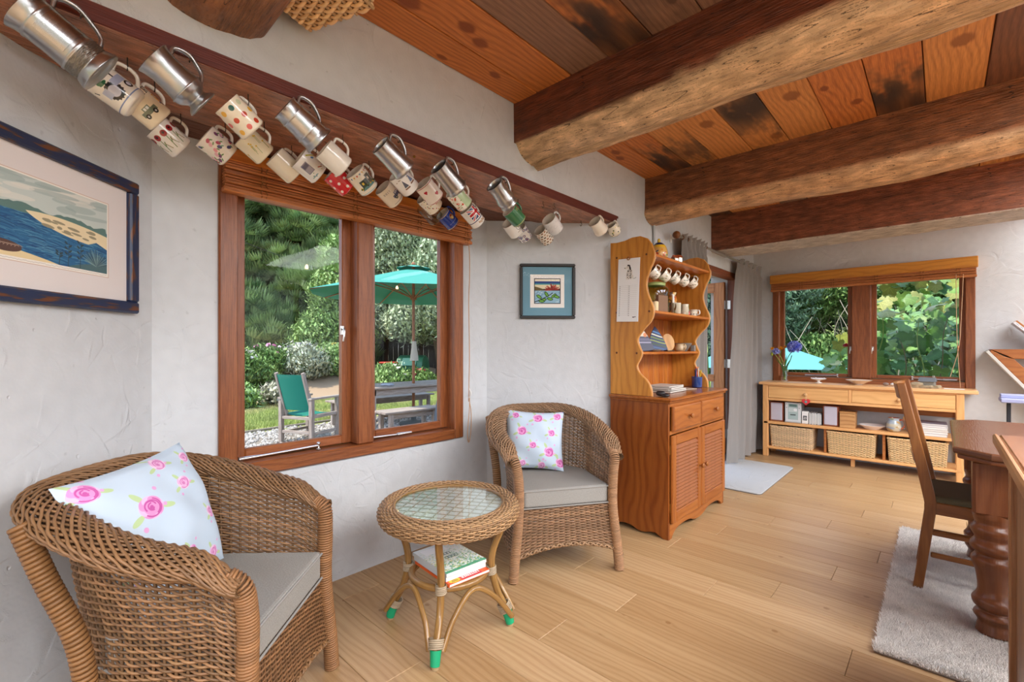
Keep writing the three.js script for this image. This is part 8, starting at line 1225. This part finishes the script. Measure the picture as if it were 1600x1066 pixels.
conifer('far dark conifer between two other trees', -22.5, -0.8, 11.5, 3.2, 6000, 403);
conifer('dark conifer at the far left beyond the rose bed', -20.5, 5.4, 9.5, 3.2, 5000, 404);
broadleaf('light green feathery tree beside the bay window mullion', -14.4, -1.9, [[0, 2.0, 0, 1.25, 1], [0.3, 3.3, 0.0, 1.1, 1], [-0.1, 4.5, -0.3, 0.95, 1], [0.7, 2.7, -0.8, 1.0, 1], [-0.4, 1.5, 0.8, 0.8, 1]], 6000, LIGHTG, 411, { trunks: [[[0, -0.1, 0], [0.1, 1.4, 0], [0, 3.4, 0]]], tr: 0.12 });
broadleaf('dense grey-green tree with leaning trunks behind the parasol', -11.6, -4.2, [[0, 3.0, 0, 1.6, 0.9], [1.4, 3.6, 0.6, 1.5, 0.9], [-0.6, 4.6, 0.8, 1.7, 1], [1.2, 5.2, -0.4, 1.6, 1], [0.2, 2.2, 1.3, 0.9, 0.7], [2.2, 2.6, 1.4, 1.0, 0.7], [-1.6, 3.0, 1.2, 1.3, 0.9]], 9000, GREYG, 412, { trunks: [[[0, -0.1, 0], [0.7, 1.1, 0.6], [0.5, 2.4, 0.8]], [[0.5, -0.1, 0.4], [-0.4, 1.2, 0.7], [-0.9, 2.6, 0.9]], [[1.6, -0.1, 1.2], [1.5, 1.0, 1.0], [1.8, 2.4, 1.1]]], tr: 0.13 });
broadleaf('dense green hedge tree behind the dining parasol at the right pane', -15.0, -6.4, [[0, 3.6, 0, 2.3, 1], [2.2, 4.2, -1.4, 2.3, 1], [-1.6, 4.8, 1.6, 2.3, 1], [0.4, 6.2, 0.2, 2.2, 1], [3.4, 3.0, -3, 2.2, 1], [-2.6, 3.0, 2.8, 2.0, 1]], 9000, MIDG, 413, { trunks: [[[0, -0.1, 0], [0.2, 2, 0], [0, 4, 0]]], tr: 0.2, geo: clBroad, size: 1.15 });
// dark board fence
{ const t = thing('board_fence', 'dark weathered board fence behind the trees', 'fence', [0, 0, 0]), fm = std('fence_board', { color: 0x3d3a36, roughness: 1 }), g = cbox(0.196, 1.5, 0.02, 0.004, 'y'); for (let i = 0; i < 46; i++) { const m = part(t, 'fence_board', g, fm); m.position.set(-17.6 + i * 0.155, GL + 0.75 + 0.5, -1.2 - i * 0.13); m.rotation.y = 0.69; } part(t, 'rail', cbox(9.4, 0.08, 0.05, 0.005).rotateY(0.69).translate(-14.1, GL + 0.8, -4.2), fm); part(t, 'rail', cbox(9.4, 0.08, 0.05, 0.005).rotateY(0.69).translate(-14.1, GL + 1.8, -4.2), fm); }
// flowering shrubs on the bank
const bankY = (x, z) => GL + 0.75 * sstep(0, 0.4, clamp((-9.6 - (3.0 - z) * 0.12 - x) / 9));
function shrub(label, x, z, y, R, n, col, flowers, seed, name = 'flowering_shrub', geo = clFine) {
  if (R > 0.5) x -= 1.3; y = bankY(x, z); const t = thing(name, label, 'shrub', [x, y, z], 0, 'shrubs on the planted bank'), r = rng(seed), bl = [[0, R * 0.7, 0, R, 0.8], [R * 0.6, R * 0.5, R * 0.3, R * 0.7, 0.8], [-R * 0.5, R * 0.55, R * 0.4, R * 0.75, 0.8], [0.1, R * 0.5, -R * 0.6, R * 0.7, 0.8]];
  foliage(t, bl, n, geo, col, seed, 0.75, 0x5a7038); part(t, 'stem', tube([[0, -0.1, 0], [0.02, R * 0.3, 0], [0, R * 0.8, 0]], 0.02, { seg: 6, sides: 6 }), bark);
  const fg = merge(Array.from({ length: 9 }, (_, k) => leafQuad(0.05, 0.028, 0.3, -0.25).rotateX(0.5 + 0.5 * (k % 2)).rotateY(k / 9 * 6.283 * 2)));
  for (const [c, k, s] of flowers) { const fm = std('petal_' + c, { color: c, roughness: 0.7, side: THREE.DoubleSide }); for (let i = 0; i < k; i++) { const a = r() * 6.283, e = 0.15 + r() * 1.3, m = part(t, 'flower', fg, fm); m.position.set(Math.cos(a) * Math.cos(e) * R * 1.12, R * 0.6 + Math.sin(e) * R * 0.95, Math.sin(a) * Math.cos(e) * R * 1.12); m.rotation.set(r() - 0.3, r() * 6, r() - 0.5); m.scale.setScalar(s * (0.8 + 0.5 * r())); } }
}
shrub('rose bush with yellow and cream flowers at the left edge of the bay window', -10.6, 3.25, 0.20, 0.75, 900, LIGHTG, [[0xf2d84a, 16, 1.5], [0xf4efe2, 8, 2.0]], 501);
shrub('white-flowered rose bush low behind the garden chair', -10.1, 2.45, 0.08, 0.62, 700, MIDG, [[0xf6f2ea, 14, 2.0]], 502);
shrub('tall dahlia clump with two pink blooms above the garden chair', -11.0, 1.35, 0.35, 0.55, 600, MIDG, [[0xe8a0c4, 4, 1.7], [0xf4e6ee, 5, 1.5]], 503);
shrub('silver-grey lavender mound right of the pink dahlias', -10.9, 0.45, 0.25, 0.62, 800, [[0.34, 0.38, 0.26], [0.56, 0.58, 0.44]], [[0xcfc8d8, 16, 1.0]], 504, 'lavender_bush');
shrub('grassy green clump at the right end of the bank', -11.2, -0.6, 0.2, 0.6, 600, LIGHTG, [[0xf2e89a, 6, 1.4]], 505);
shrub('low grey cushion plant at the lawn edge', -9.85, 1.9, -0.06, 0.32, 320, [[0.36, 0.36, 0.25], [0.52, 0.50, 0.38]], [], 506, 'cushion_plant');
shrub('low white daisy clump at the lawn edge on the left', -9.7, 3.0, -0.08, 0.36, 320, LIGHTG, [[0xf8f6f0, 10, 1.5]], 507, 'daisy_clump');
shrub('green yellow-flowered bush rising behind the roses', -12.6, 2.9, 0.45, 0.95, 900, LIGHTG, [[0xf0e070, 12, 1.8]], 508);
shrub('small red-flowered clump in front of the compost bin', -10.6, -2.6, -0.05, 0.4, 360, MIDG, [[0xc8485a, 9, 1.6]], 509, 'flower_clump');
shrub('leafy clump beside the red-lidded bucket', -10.9, -1.7, 0.0, 0.5, 420, LIGHTG, [[0xf2f0ea, 6, 1.5]], 510, 'flower_clump');
// ---------------------------------------------------------------- garden furniture
const weathered = wood('weathered_teak', 0xb3aaa0, 'grainC', 0.9, 0.002), canvasG = std('green_canvas', { color: 0x127a68, roughness: 0.85, side: THREE.DoubleSide });
{
  const t = thing('garden_chair', 'weathered wooden garden chair with green canvas seat and back', 'garden chair', [-5.08, GL, 3.27], rad(-156));
  for (const s of [-1, 1]) { const x = s * 0.27; part(t, 'leg', bx(x - 0.028, x + 0.028, 0, 0.62, -0.30, -0.24, 0.004), weathered); part(t, 'leg', bx(x - 0.028, x + 0.028, 0, 0.62, 0.22, 0.28, 0.004), weathered); part(t, 'armrest', bx(x - 0.035, x + 0.035, 0.62, 0.65, -0.31, 0.31, 0.005), weathered); part(t, 'side_rail', bx(x - 0.015, x + 0.015, 0.36, 0.41, -0.24, 0.22, 0.003), weathered); part(t, 'side_rail', bx(x - 0.015, x + 0.015, 0.12, 0.16, -0.24, 0.22, 0.003), weathered);
    part(t, 'back_post', cbox(0.035, 0.66, 0.05, 0.004, 'y').rotateX(-0.30).translate(s * 0.235, 0.69, -0.30), weathered); }
  part(t, 'cross_rail', bx(-0.24, 0.24, 0.34, 0.38, -0.29, -0.25, 0.003), weathered); part(t, 'cross_rail', bx(-0.24, 0.24, 0.14, 0.18, -0.29, -0.25, 0.003), weathered); part(t, 'cross_rail', bx(-0.24, 0.24, 0.34, 0.38, 0.23, 0.27, 0.003), weathered);
  const sl = (W2, fn) => { const P = [], I = []; for (let i = 0; i <= 14; i++) for (let j = 0; j <= 6; j++) P.push(...fn((i / 14 - 0.5) * W2, j / 6)); for (let i = 0; i < 14; i++) for (let j = 0; j < 6; j++) { const a = i * 7 + j; I.push(a, a + 7, a + 1, a + 1, a + 7, a + 8); } const g = new THREE.BufferGeometry(); g.setAttribute('position', new THREE.Float32BufferAttribute(P, 3)); g.setIndex(I); g.computeVertexNormals(); return g; };
  part(t, 'canvas_seat', sl(0.50, (x, v) => [x, 0.415 - 0.035 * (1 - (x / 0.25) ** 2), mix(-0.22, 0.25, v)]), canvasG); part(t, 'canvas_back', sl(0.48, (x, v) => [x, mix(0.47, 0.98, v), mix(-0.235, -0.395, v) - 0.045 * (1 - (x / 0.24) ** 2)]), canvasG);
}
{
  const t = thing('garden_table', 'long weathered wooden garden table under the parasol', 'garden table', [-5.15, GL, 1.45]);
  for (let i = 0; i < 6; i++) part(t, 'table_slat', bx(-0.45 + i * 0.152, -0.45 + i * 0.152 + 0.140, 0.70, 0.73, -1.05, 1.08, 0.005), weathered);
  for (const z of [-0.95, 0.98]) { for (const x of [-0.38, 0.38]) part(t, 'leg', bx(x - 0.035, x + 0.035, 0, 0.70, z - 0.035, z + 0.035, 0.005), weathered); part(t, 'end_rail', bx(-0.38, 0.38, 0.60, 0.70, z - 0.015, z + 0.015, 0.004), weathered); }
  for (const x of [-0.40, 0.40]) part(t, 'side_rail', bx(x - 0.015, x + 0.015, 0.60, 0.70, -0.95, 0.98, 0.004), weathered);
  const bench = (label, x, z0, z1) => { const b = thing('garden_bench', label, 'bench', [x, GL, (z0 + z1) / 2], 0, 'garden benches'), L = (z1 - z0) / 2; for (let i = 0; i < 3; i++) part(b, 'bench_slat', bx(-0.18 + i * 0.122, -0.18 + i * 0.122 + 0.112, 0.41, 0.44, -L, L, 0.005), weathered); for (const z of [-L + 0.12, L - 0.12]) for (const xx of [-0.13, 0.13]) part(b, 'leg', bx(xx - 0.03, xx + 0.03, 0, 0.41, z - 0.03, z + 0.03, 0.004), weathered); part(b, 'rail', bx(-0.145, -0.115, 0.33, 0.41, -L + 0.1, L - 0.1, 0.004), weathered); part(b, 'rail', bx(0.115, 0.145, 0.33, 0.41, -L + 0.1, L - 0.1, 0.004), weathered); };
  bench('low weathered bench in front of the garden table', -4.16, 1.70, 2.70); bench('weathered bench on the far side of the garden table', -5.98, 0.45, 2.55);
  const cl = thing('folded_cloth', 'crumpled grey cloth lying on the garden table', 'cloth', [-4.9, GL + 0.731, 2.1], 0.5); part(cl, 'cloth', (() => { const g = new THREE.SphereGeometry(0.12, 18, 10).scale(1, 0.22, 0.5), p = g.attributes.position; for (let i = 0; i < p.count; i++) p.setY(i, Math.max(-0.02, p.getY(i) + 0.012 * pn(p.getX(i) * 30, p.getZ(i) * 30))); g.translate(0, 0.02, 0); g.computeVertexNormals(); return g; })(), std('grey_cloth', { color: 0x9aa0a8, roughness: 1 }));
}
function parasol(label, x, z, H, edge, R, colr, pleat, ground = GL) {
  const t = thing('parasol', label, 'parasol', [x, ground, z], 0, 'green garden parasols'), cm = std('parasol_cloth_' + colr, { color: colr, roughness: 0.9, side: THREE.DoubleSide }), pw = wood('parasol_pole', 0xa06a44, 'grainA', 0.5), P = [], I = [], n = 8;
  const prof = (r0, r1, y0, y1) => { const b = P.length / 3, NR = 6; for (let k = 0; k < n; k++) for (let i = 0; i <= NR; i++) for (const e of [0, 0.5, 1]) { const a = (k + e) / n * 6.283 + 0.2, q = i / NR, sag = e === 0.5 ? 0.965 : 1; P.push(Math.cos(a) * mix(r0, r1, q) * sag, mix(y0, y1, q) - (e === 0.5 ? 0.0 : -0.015 * q), Math.sin(a) * mix(r0, r1, q) * sag); } for (let k = 0; k < n; k++) for (let i = 0; i < NR; i++) for (let e = 0; e < 2; e++) { const a = b + k * (NR + 1) * 3 + i * 3 + e, c = a + 3; I.push(a, a + 1, c, a + 1, c + 1, c); } };
  prof(0.16, R, H - 0.10, edge); const g = new THREE.BufferGeometry(); g.setAttribute('position', new THREE.Float32BufferAttribute(P, 3)); g.setIndex(I); g.computeVertexNormals(); part(t, 'canopy', g, cm);
  P.length = 0; I.length = 0; prof(0.01, 0.30, H - 0.005, H - 0.085); const g2 = new THREE.BufferGeometry(); g2.setAttribute('position', new THREE.Float32BufferAttribute(P, 3)); g2.setIndex(I); g2.computeVertexNormals(); part(t, 'vent_cap', g2, cm);
  part(t, 'pole', new THREE.CylinderGeometry(0.026, 0.026, H, 14).translate(0, H / 2, 0), pw); part(t, 'finial', ball(0.035, 12, 8).translate(0, H + 0.01, 0), pw); part(t, 'hub', new THREE.CylinderGeometry(0.055, 0.055, 0.08, 14).translate(0, edge - 0.02, 0), pw);
  for (let k = 0; k < n; k++) { const a = k / n * 6.283 + 0.2, c = Math.cos(a), s = Math.sin(a); part(t, 'rib', tube([[c * 0.03, H - 0.11, s * 0.03], [c * R * 0.5, mix(H - 0.10, edge, 0.47) - 0.015, s * R * 0.5], [c * R * 0.99, edge + 0.005, s * R * 0.99]], 0.010, { seg: 6, sides: 6 }), pw); part(t, 'strut', tube([[c * 0.05, edge - 0.02, s * 0.05], [c * R * 0.25, mix(edge, H, 0.24), s * R * 0.25], [c * R * 0.46, mix(H - 0.1, edge, 0.44) - 0.02, s * R * 0.46]], 0.009, { seg: 6, sides: 6 }), pw); }
  if (pleat) part(t, 'tied_rag', (() => { const q = new THREE.CylinderGeometry(0.036, 0.075, 0.34, 18, 6, true).translate(0.02, 1.30, 0), p = q.attributes.position; for (let i = 0; i < p.count; i++) { const k = 0.012 * pn(p.getX(i) * 60, p.getY(i) * 18); p.setX(i, p.getX(i) + k); p.setZ(i, p.getZ(i) + k); } q.computeVertexNormals(); return q; })(), std('rag', { color: 0xb9b2a6, roughness: 1, side: THREE.DoubleSide }));
  part(t, 'base', lathe([[0, 0], [0.24, 0], [0.24, 0.05], [0.05, 0.08], [0.04, 0.2], [0, 0.2]], 20), std('parasol_base', { color: 0x50524e, roughness: 0.8 }));
}
parasol('open green parasol standing over the garden table', -5.10, 1.45, 2.82, 2.26, 1.72, 0x2f8876, true);
parasol('low pale turquoise parasol seen through the end window', -1.35, -5.6, 1.62, 0.92, 1.75, 0x5fa09e, false);
{
  const t = thing('covered_barbecue', 'barbecue under a dark blue-grey cover by the bench', 'barbecue', [-3.50, GL, 1.80]);
  part(t, 'cover', (() => { const g = latheS([[0.42, 0.0], [0.40, 0.18], [0.37, 0.45], [0.31, 0.70], [0.20, 0.84], [0.001, 0.88]], 32, 40), p = g.attributes.position; for (let i = 0; i < p.count; i++) { const a = Math.atan2(p.getZ(i), p.getX(i)), k = 1 + 0.05 * Math.sin(a * 9 + 1) * (1 - p.getY(i)); p.setX(i, p.getX(i) * k * 0.98); p.setZ(i, p.getZ(i) * k * 0.78); } g.computeVertexNormals(); return g; })(), std('barbecue_cover', { color: 0x3e4854, roughness: 0.6, side: THREE.DoubleSide }));
  part(t, 'drawcord', new THREE.TorusGeometry(0.41, 0.008, 6, 40).rotateX(Math.PI / 2).scale(0.98, 1, 0.78).translate(0, 0.05, 0), std('black_cord', { color: 0x222426 }));
  const c = thing('compost_bin', 'dark green plastic compost tumbler under the trees', 'compost bin', [-11.5, GL + 0.02, -3.0], 0.6); part(c, 'drum', new THREE.CylinderGeometry(0.42, 0.42, 0.9, 8).rotateZ(Math.PI / 2).translate(0, 0.68, 0), std('green_plastic', { color: 0x2c6a4a, roughness: 0.5 })); part(c, 'hatch', cbox(0.5, 0.30, 0.02, 0.005).rotateX(-0.6).translate(0, 0.88, 0.36), std('green_plastic_light', { color: 0x6ea486, roughness: 0.4 })); part(c, 'stand', merge([cbox(0.05, 0.7, 0.6, 0.01).translate(-0.38, 0.35, 0), cbox(0.05, 0.7, 0.6, 0.01).translate(0.38, 0.35, 0)]), std('black_plastic', { color: 0x24282a, roughness: 0.6 })).userData.kind = 'stuff';
  const b = thing('garden_bucket', 'tall white bucket with red lid beside the compost bin', 'bucket', [-11.35, GL, -1.95]); part(b, 'bucket_wall', lathe([[0, 0], [0.24, 0], [0.28, 0.85], [0, 0.85]], 24), std('white_plastic', { color: 0xdcd8cc, roughness: 0.6 })); part(b, 'lid', lathe([[0, 0.85], [0.30, 0.85], [0.30, 0.90], [0.28, 0.915], [0, 0.92]], 24), std('red_plastic', { color: 0xc03a30, roughness: 0.5 }));
}
// added glowing bulbs stand in for warm lamp reflections in the bay panes
{
  const A = V(-2.9, 2.42, 5.6), B = V(-3.6, 2.05, 2.6), t = thing('reflection_lights', 'added small warm bulbs standing in for lamp reflections in the bay window glass', 'reflection stand-in'), pts = []; for (let i = 0; i <= 16; i++) { const q = i / 16, p = A.clone().lerp(B, q); p.y -= 0.12 * Math.sin(Math.PI * q); pts.push(p); }
  part(t, 'added_wire', tube([V(-0.9, 2.5, 6.6), ...pts, V(-4.2, 2.2, 1.5), V(-5.08, 2.64, 1.46)], 0.0025, { seg: 60, sides: 5 }), std('black_cord', { color: 0x222426 }));
  const e = new THREE.MeshStandardMaterial({ color: 0xffe2b0, emissive: 0xffc878, emissiveIntensity: 1.6, roughness: 0.4 }); e.name = 'reflection_glow';
  for (const k of [4, 8, 12, 15]) { const p = pts[k]; part(t, 'reflection_bulb', latheS([[0.001, -0.045], [0.014, -0.04], [0.016, -0.025], [0.006, -0.002], [0.001, 0]], 10, 14).translate(p.x, p.y, p.z), e); const l = new THREE.PointLight(0xffc878, 0.05); l.position.copy(p).y -= 0.03; t.add(l); }
}
// ---------------------------------------------------------------- outside the end window: vine, shrubs, tree
{
  const t = thing('grape_vine', 'big-leaved green vine growing across the right pane of the end window', 'vine', [0, GL, 0]), r = rng(701);
  const s = new THREE.Shape(), K = 7, pts = []; for (let i = 0; i <= K * 6; i++) { const a = -Math.PI / 2 + 0.30 + i / (K * 6) * (2 * Math.PI - 0.6), lobe = 1 + 0.16 * Math.cos((i / 6 - 3.5) * 2 * Math.PI / 1.4), tooth = 1 + 0.05 * (i % 2 ? 1 : -1); pts.push([Math.cos(a) * 0.5 * lobe * tooth, Math.sin(a) * 0.52 * lobe * tooth + 0.12]); }
  pts.forEach(([x, y], i) => i ? s.lineTo(x, y) : s.moveTo(x, y)); s.lineTo(0, -0.12); s.closePath();
  const mkLeaf = (bend) => { const g = new THREE.ShapeGeometry(s, 2), p = g.attributes.position; for (let i = 0; i < p.count; i++) { const x = p.getX(i), y = p.getY(i); p.setZ(i, -bend * (x * x * 0.7 + (y - 0.1) * (y - 0.1) * 0.4) + 0.05 * Math.sin(x * 9) * bend); } g.computeVertexNormals(); return g; };
  const geos = [mkLeaf(0.5), mkLeaf(1.0), mkLeaf(-0.7)];
  const veins = canvasTex(128, 128, (g) => { g.fillStyle = '#d2d2d2'; g.fillRect(0, 0, 128, 128); g.strokeStyle = '#ffffff'; for (const a of [-1.57, -0.9, -2.24, -0.2, -2.94]) { g.lineWidth = 3; g.beginPath(); g.moveTo(64, 70); g.lineTo(64 + 60 * Math.cos(a), 70 + 60 * Math.sin(a)); g.stroke(); g.lineWidth = 1.4; for (const q of [18, 32, 46]) for (const s2 of [-0.6, 0.6]) { g.beginPath(); g.moveTo(64 + q * Math.cos(a), 70 + q * Math.sin(a)); g.lineTo(64 + (q + 13) * Math.cos(a + s2 * 0.55), 70 + (q + 13) * Math.sin(a + s2 * 0.55)); g.stroke(); } } });
  veins.offset.set(0.5, 0.4);
  const cols = [0x64a04a, 0x549040, 0x76b052, 0x8eb854, 0xb8c458, 0x467c3a, 0xccd27c], ms = cols.map((c, i) => { const m = new THREE.MeshPhysicalMaterial({ color: c, map: veins, roughness: 0.5, side: THREE.DoubleSide, transmission: 0.22, thickness: 0, specularIntensity: 0.6 }); m.name = 'vine_leaf_' + i; return m; });
  let n = 0; for (let i = 0; n < 270 && i < 900; i++) {
    const x = mix(0.55, 2.5, r()), z = -1.0 - r() * 1.5, lim = 2.14 - 0.75 * sstep(1.35, 0.55, x), y = mix(0.35, lim, Math.pow(r(), 0.8)); if (x < 0.9 && y > 1.25 + r() * 0.2) continue;
    const top = y > lim - 0.45, m = part(t, 'leaf', geos[Math.floor(r() * 3)], ms[top && r() < 0.75 ? (r() < 0.4 ? 6 : r() < 0.6 ? 4 : 3) : Math.floor(r() * 4 + (r() < 0.2 ? 2 : 0))]);
    m.position.set(x, y - GL, z); m.rotation.set(-0.7 + (r() - 0.5) * 1.5, (r() - 0.5) * 1.7, (r() - 0.5) * 1.6 + Math.PI); m.scale.setScalar(0.12 + 0.12 * r()); n++;
  }
  scatterInst(t, 'back_leaves', geos[1], phys('vine_back_leaf', { color: 0xffffff, map: veins, roughness: 0.5, side: THREE.DoubleSide }), 520, () => { const x = mix(0.5, 2.9, r()), k = 0.6 + 0.7 * r(); return [x, mix(0.2, 1.9 - 0.7 * sstep(1.3, 0.5, x), r()) - GL, -1.6 - r() * 1.3, -0.7 + (r() - 0.5) * 1.6, (r() - 0.5) * 1.8, (r() - 0.5) * 1.6 + Math.PI, 0.09 + 0.10 * r(), 0.26 * k, 0.50 * k, 0.13 * k]; });
  const vm = std('vine_stem', { color: 0x7a6a4a, roughness: 0.9 }); for (let k = 0; k < 9; k++) { const x0 = 0.8 + k * 0.19, p = []; for (let i = 0; i <= 6; i++) p.push([x0 + 0.18 * pn(i * 0.7 + k, 0.5), i * (0.26 + 0.02 * (k % 3)), -1.2 - 0.25 * pn(i * 0.6, k * 1.3)]); part(t, 'stem', tube(p, 0.009, { seg: 20, sides: 6, r1: 0.004 }), k % 2 ? vm : std('green_stem', { color: 0x8aa04a, roughness: 0.7 })); }
  const rose2 = thing('climbing_rose', 'single red rose bloom beside the end window mullion', 'flower', [0.86, 1.25, -0.62]); part(rose2, 'bloom', merge(Array.from({ length: 14 }, (_, k) => leafQuad(0.045, 0.028, 0.4, -0.4).rotateX(0.3 + 0.08 * k).rotateY(k * 2.4))), std('red_petal', { color: 0xd0284a, roughness: 0.6, side: THREE.DoubleSide })); part(rose2, 'stem', tube([[0, 0, 0], [0.03, -0.4, -0.03], [0.05, -1.37, -0.06]], 0.004, { seg: 10, sides: 5 }), std('green_stem', {}));
}
const twigs = (t, n, R, seed) => { const r = rng(seed), tm = std('pale_twig', { color: 0xb0a48e, roughness: 0.9 }); for (let i = 0; i < n; i++) { const a = r() * 6.28, x = (r() - 0.5) * R, z = (r() - 0.5) * R; const p = [[x, 0, z]]; let q = [x, 0, z]; for (let k = 0; k < 4; k++) { q = [q[0] + Math.cos(a + (r() - 0.5) * 2) * 0.30, q[1] + 0.35 + 0.35 * r(), q[2] + Math.sin(a + (r() - 0.5) * 3) * 0.35]; p.push(q); } part(t, 'bare_branch', tube(p, 0.015, { seg: 14, sides: 5, r1: 0.005 }), tm); } };
{
  const a = broadleaf('tangled shrub with pale bare branches outside the left end window pane', 0.2, -8.4, [[-1.6, 2.7, -1.2, 0.9, 0.8], [0, 3.1, -1.5, 1.0, 0.8], [1.5, 2.9, -1.2, 0.9, 0.8], [-0.9, 1.1, 0.2, 0.7, 0.8], [0.7, 1.2, 0, 0.8, 0.8], [2.1, 1.2, -0.2, 0.8, 0.8]], 2600, MIDG, 711, { name: 'tangled_shrub', cat: 'shrub', group: 'plants behind the vine', size: 0.85 }); twigs(a, 48, 4.2, 712);
  broadleaf('dense dark hedge tree behind the tangled shrub', -0.4, -13.5, [[-3, 2.2, 0, 2.2, 1], [0, 2.4, -0.5, 2.3, 1], [3, 2.3, 0, 2.3, 1], [-1.5, 4.4, 0, 2.2, 1], [1.8, 4.5, 0, 2.2, 1], [5.5, 3.0, 0.5, 2.4, 1], [-5.5, 3.4, 1, 2.6, 1]], 8000, DARKG, 713, { geo: clBroad, size: 0.9, core: 0x3a5030, group: 'plants behind the vine', trunks: [[[0, -0.1, 0], [0.1, 2, 0], [0, 4, 0]]], tr: 0.2 });
  broadleaf('leafy tree with grey trunks above the vine', 2.6, -7.4, [[0, 3.0, 0, 1.0, 0.8], [1.3, 2.6, 0.6, 1.1, 0.8], [-1.1, 2.7, 0.4, 0.8, 0.8], [0.4, 1.6, 0.2, 0.9, 0.8]], 2600, MIDG, 714, { group: 'plants behind the vine', trunks: [[[-0.3, -0.1, 0], [-0.35, 1.2, 0], [-0.1, 2.6, 0]], [[0, -0.1, 0.1], [0.1, 1.2, 0], [0.5, 2.6, 0]]], tr: 0.09, geo: clBroad, size: 0.8 });
}
// seen through the French door: flax and a tree
{
  const t = thing('flax_plant', 'spiky green flax plant outside the French door', 'plant', [-1.15, GL, -1.6]), r = rng(721), fm = std('flax_leaf', { color: 0x9ab04a, roughness: 0.5, side: THREE.DoubleSide }), f2 = std('flax_leaf_dark', { color: 0x5d8038, roughness: 0.5, side: THREE.DoubleSide });
  for (let i = 0; i < 60; i++) { const a = i * 2.4, L = 1.1 + 0.6 * r(), lean = 0.25 + 0.7 * r(), P = [], I = [], c = Math.cos(a), s = Math.sin(a); for (let k = 0; k <= 8; k++) { const q = k / 8, d = L * lean * q * (0.5 + 0.5 * q), y = L * q * (1 - 0.28 * lean * q * q), w = 0.03 * (1 - Math.pow(q, 3)) + 0.002; P.push(c * d - s * w, y, s * d + c * w, c * d + s * w, y, s * d - c * w); if (k < 8) { const b = k * 2; I.push(b, b + 1, b + 2, b + 1, b + 3, b + 2); } } const g = new THREE.BufferGeometry(); g.setAttribute('position', new THREE.Float32BufferAttribute(P, 3)); g.setIndex(I); g.computeVertexNormals(); part(t, 'blade', g, i % 3 ? fm : f2); }
  broadleaf('blue-green tree behind the flax plant', -3.4, -7.5, [[0, 2.0, 0, 1.6, 1], [0.3, 3.8, 0.2, 1.6, 1], [-1.0, 3.0, 0.4, 1.4, 1], [1.2, 2.8, -0.6, 1.5, 1]], 4500, [[0.09, 0.16, 0.09], [0.24, 0.34, 0.20]], 722, { group: 'plants behind the vine', geo: clFine, size: 0.8, core: 0x304636 });
}
scene.traverse((o) => { if (o.isMesh) { o.castShadow = true; o.receiveShadow = true; } });
renderer.render(scene, camera);
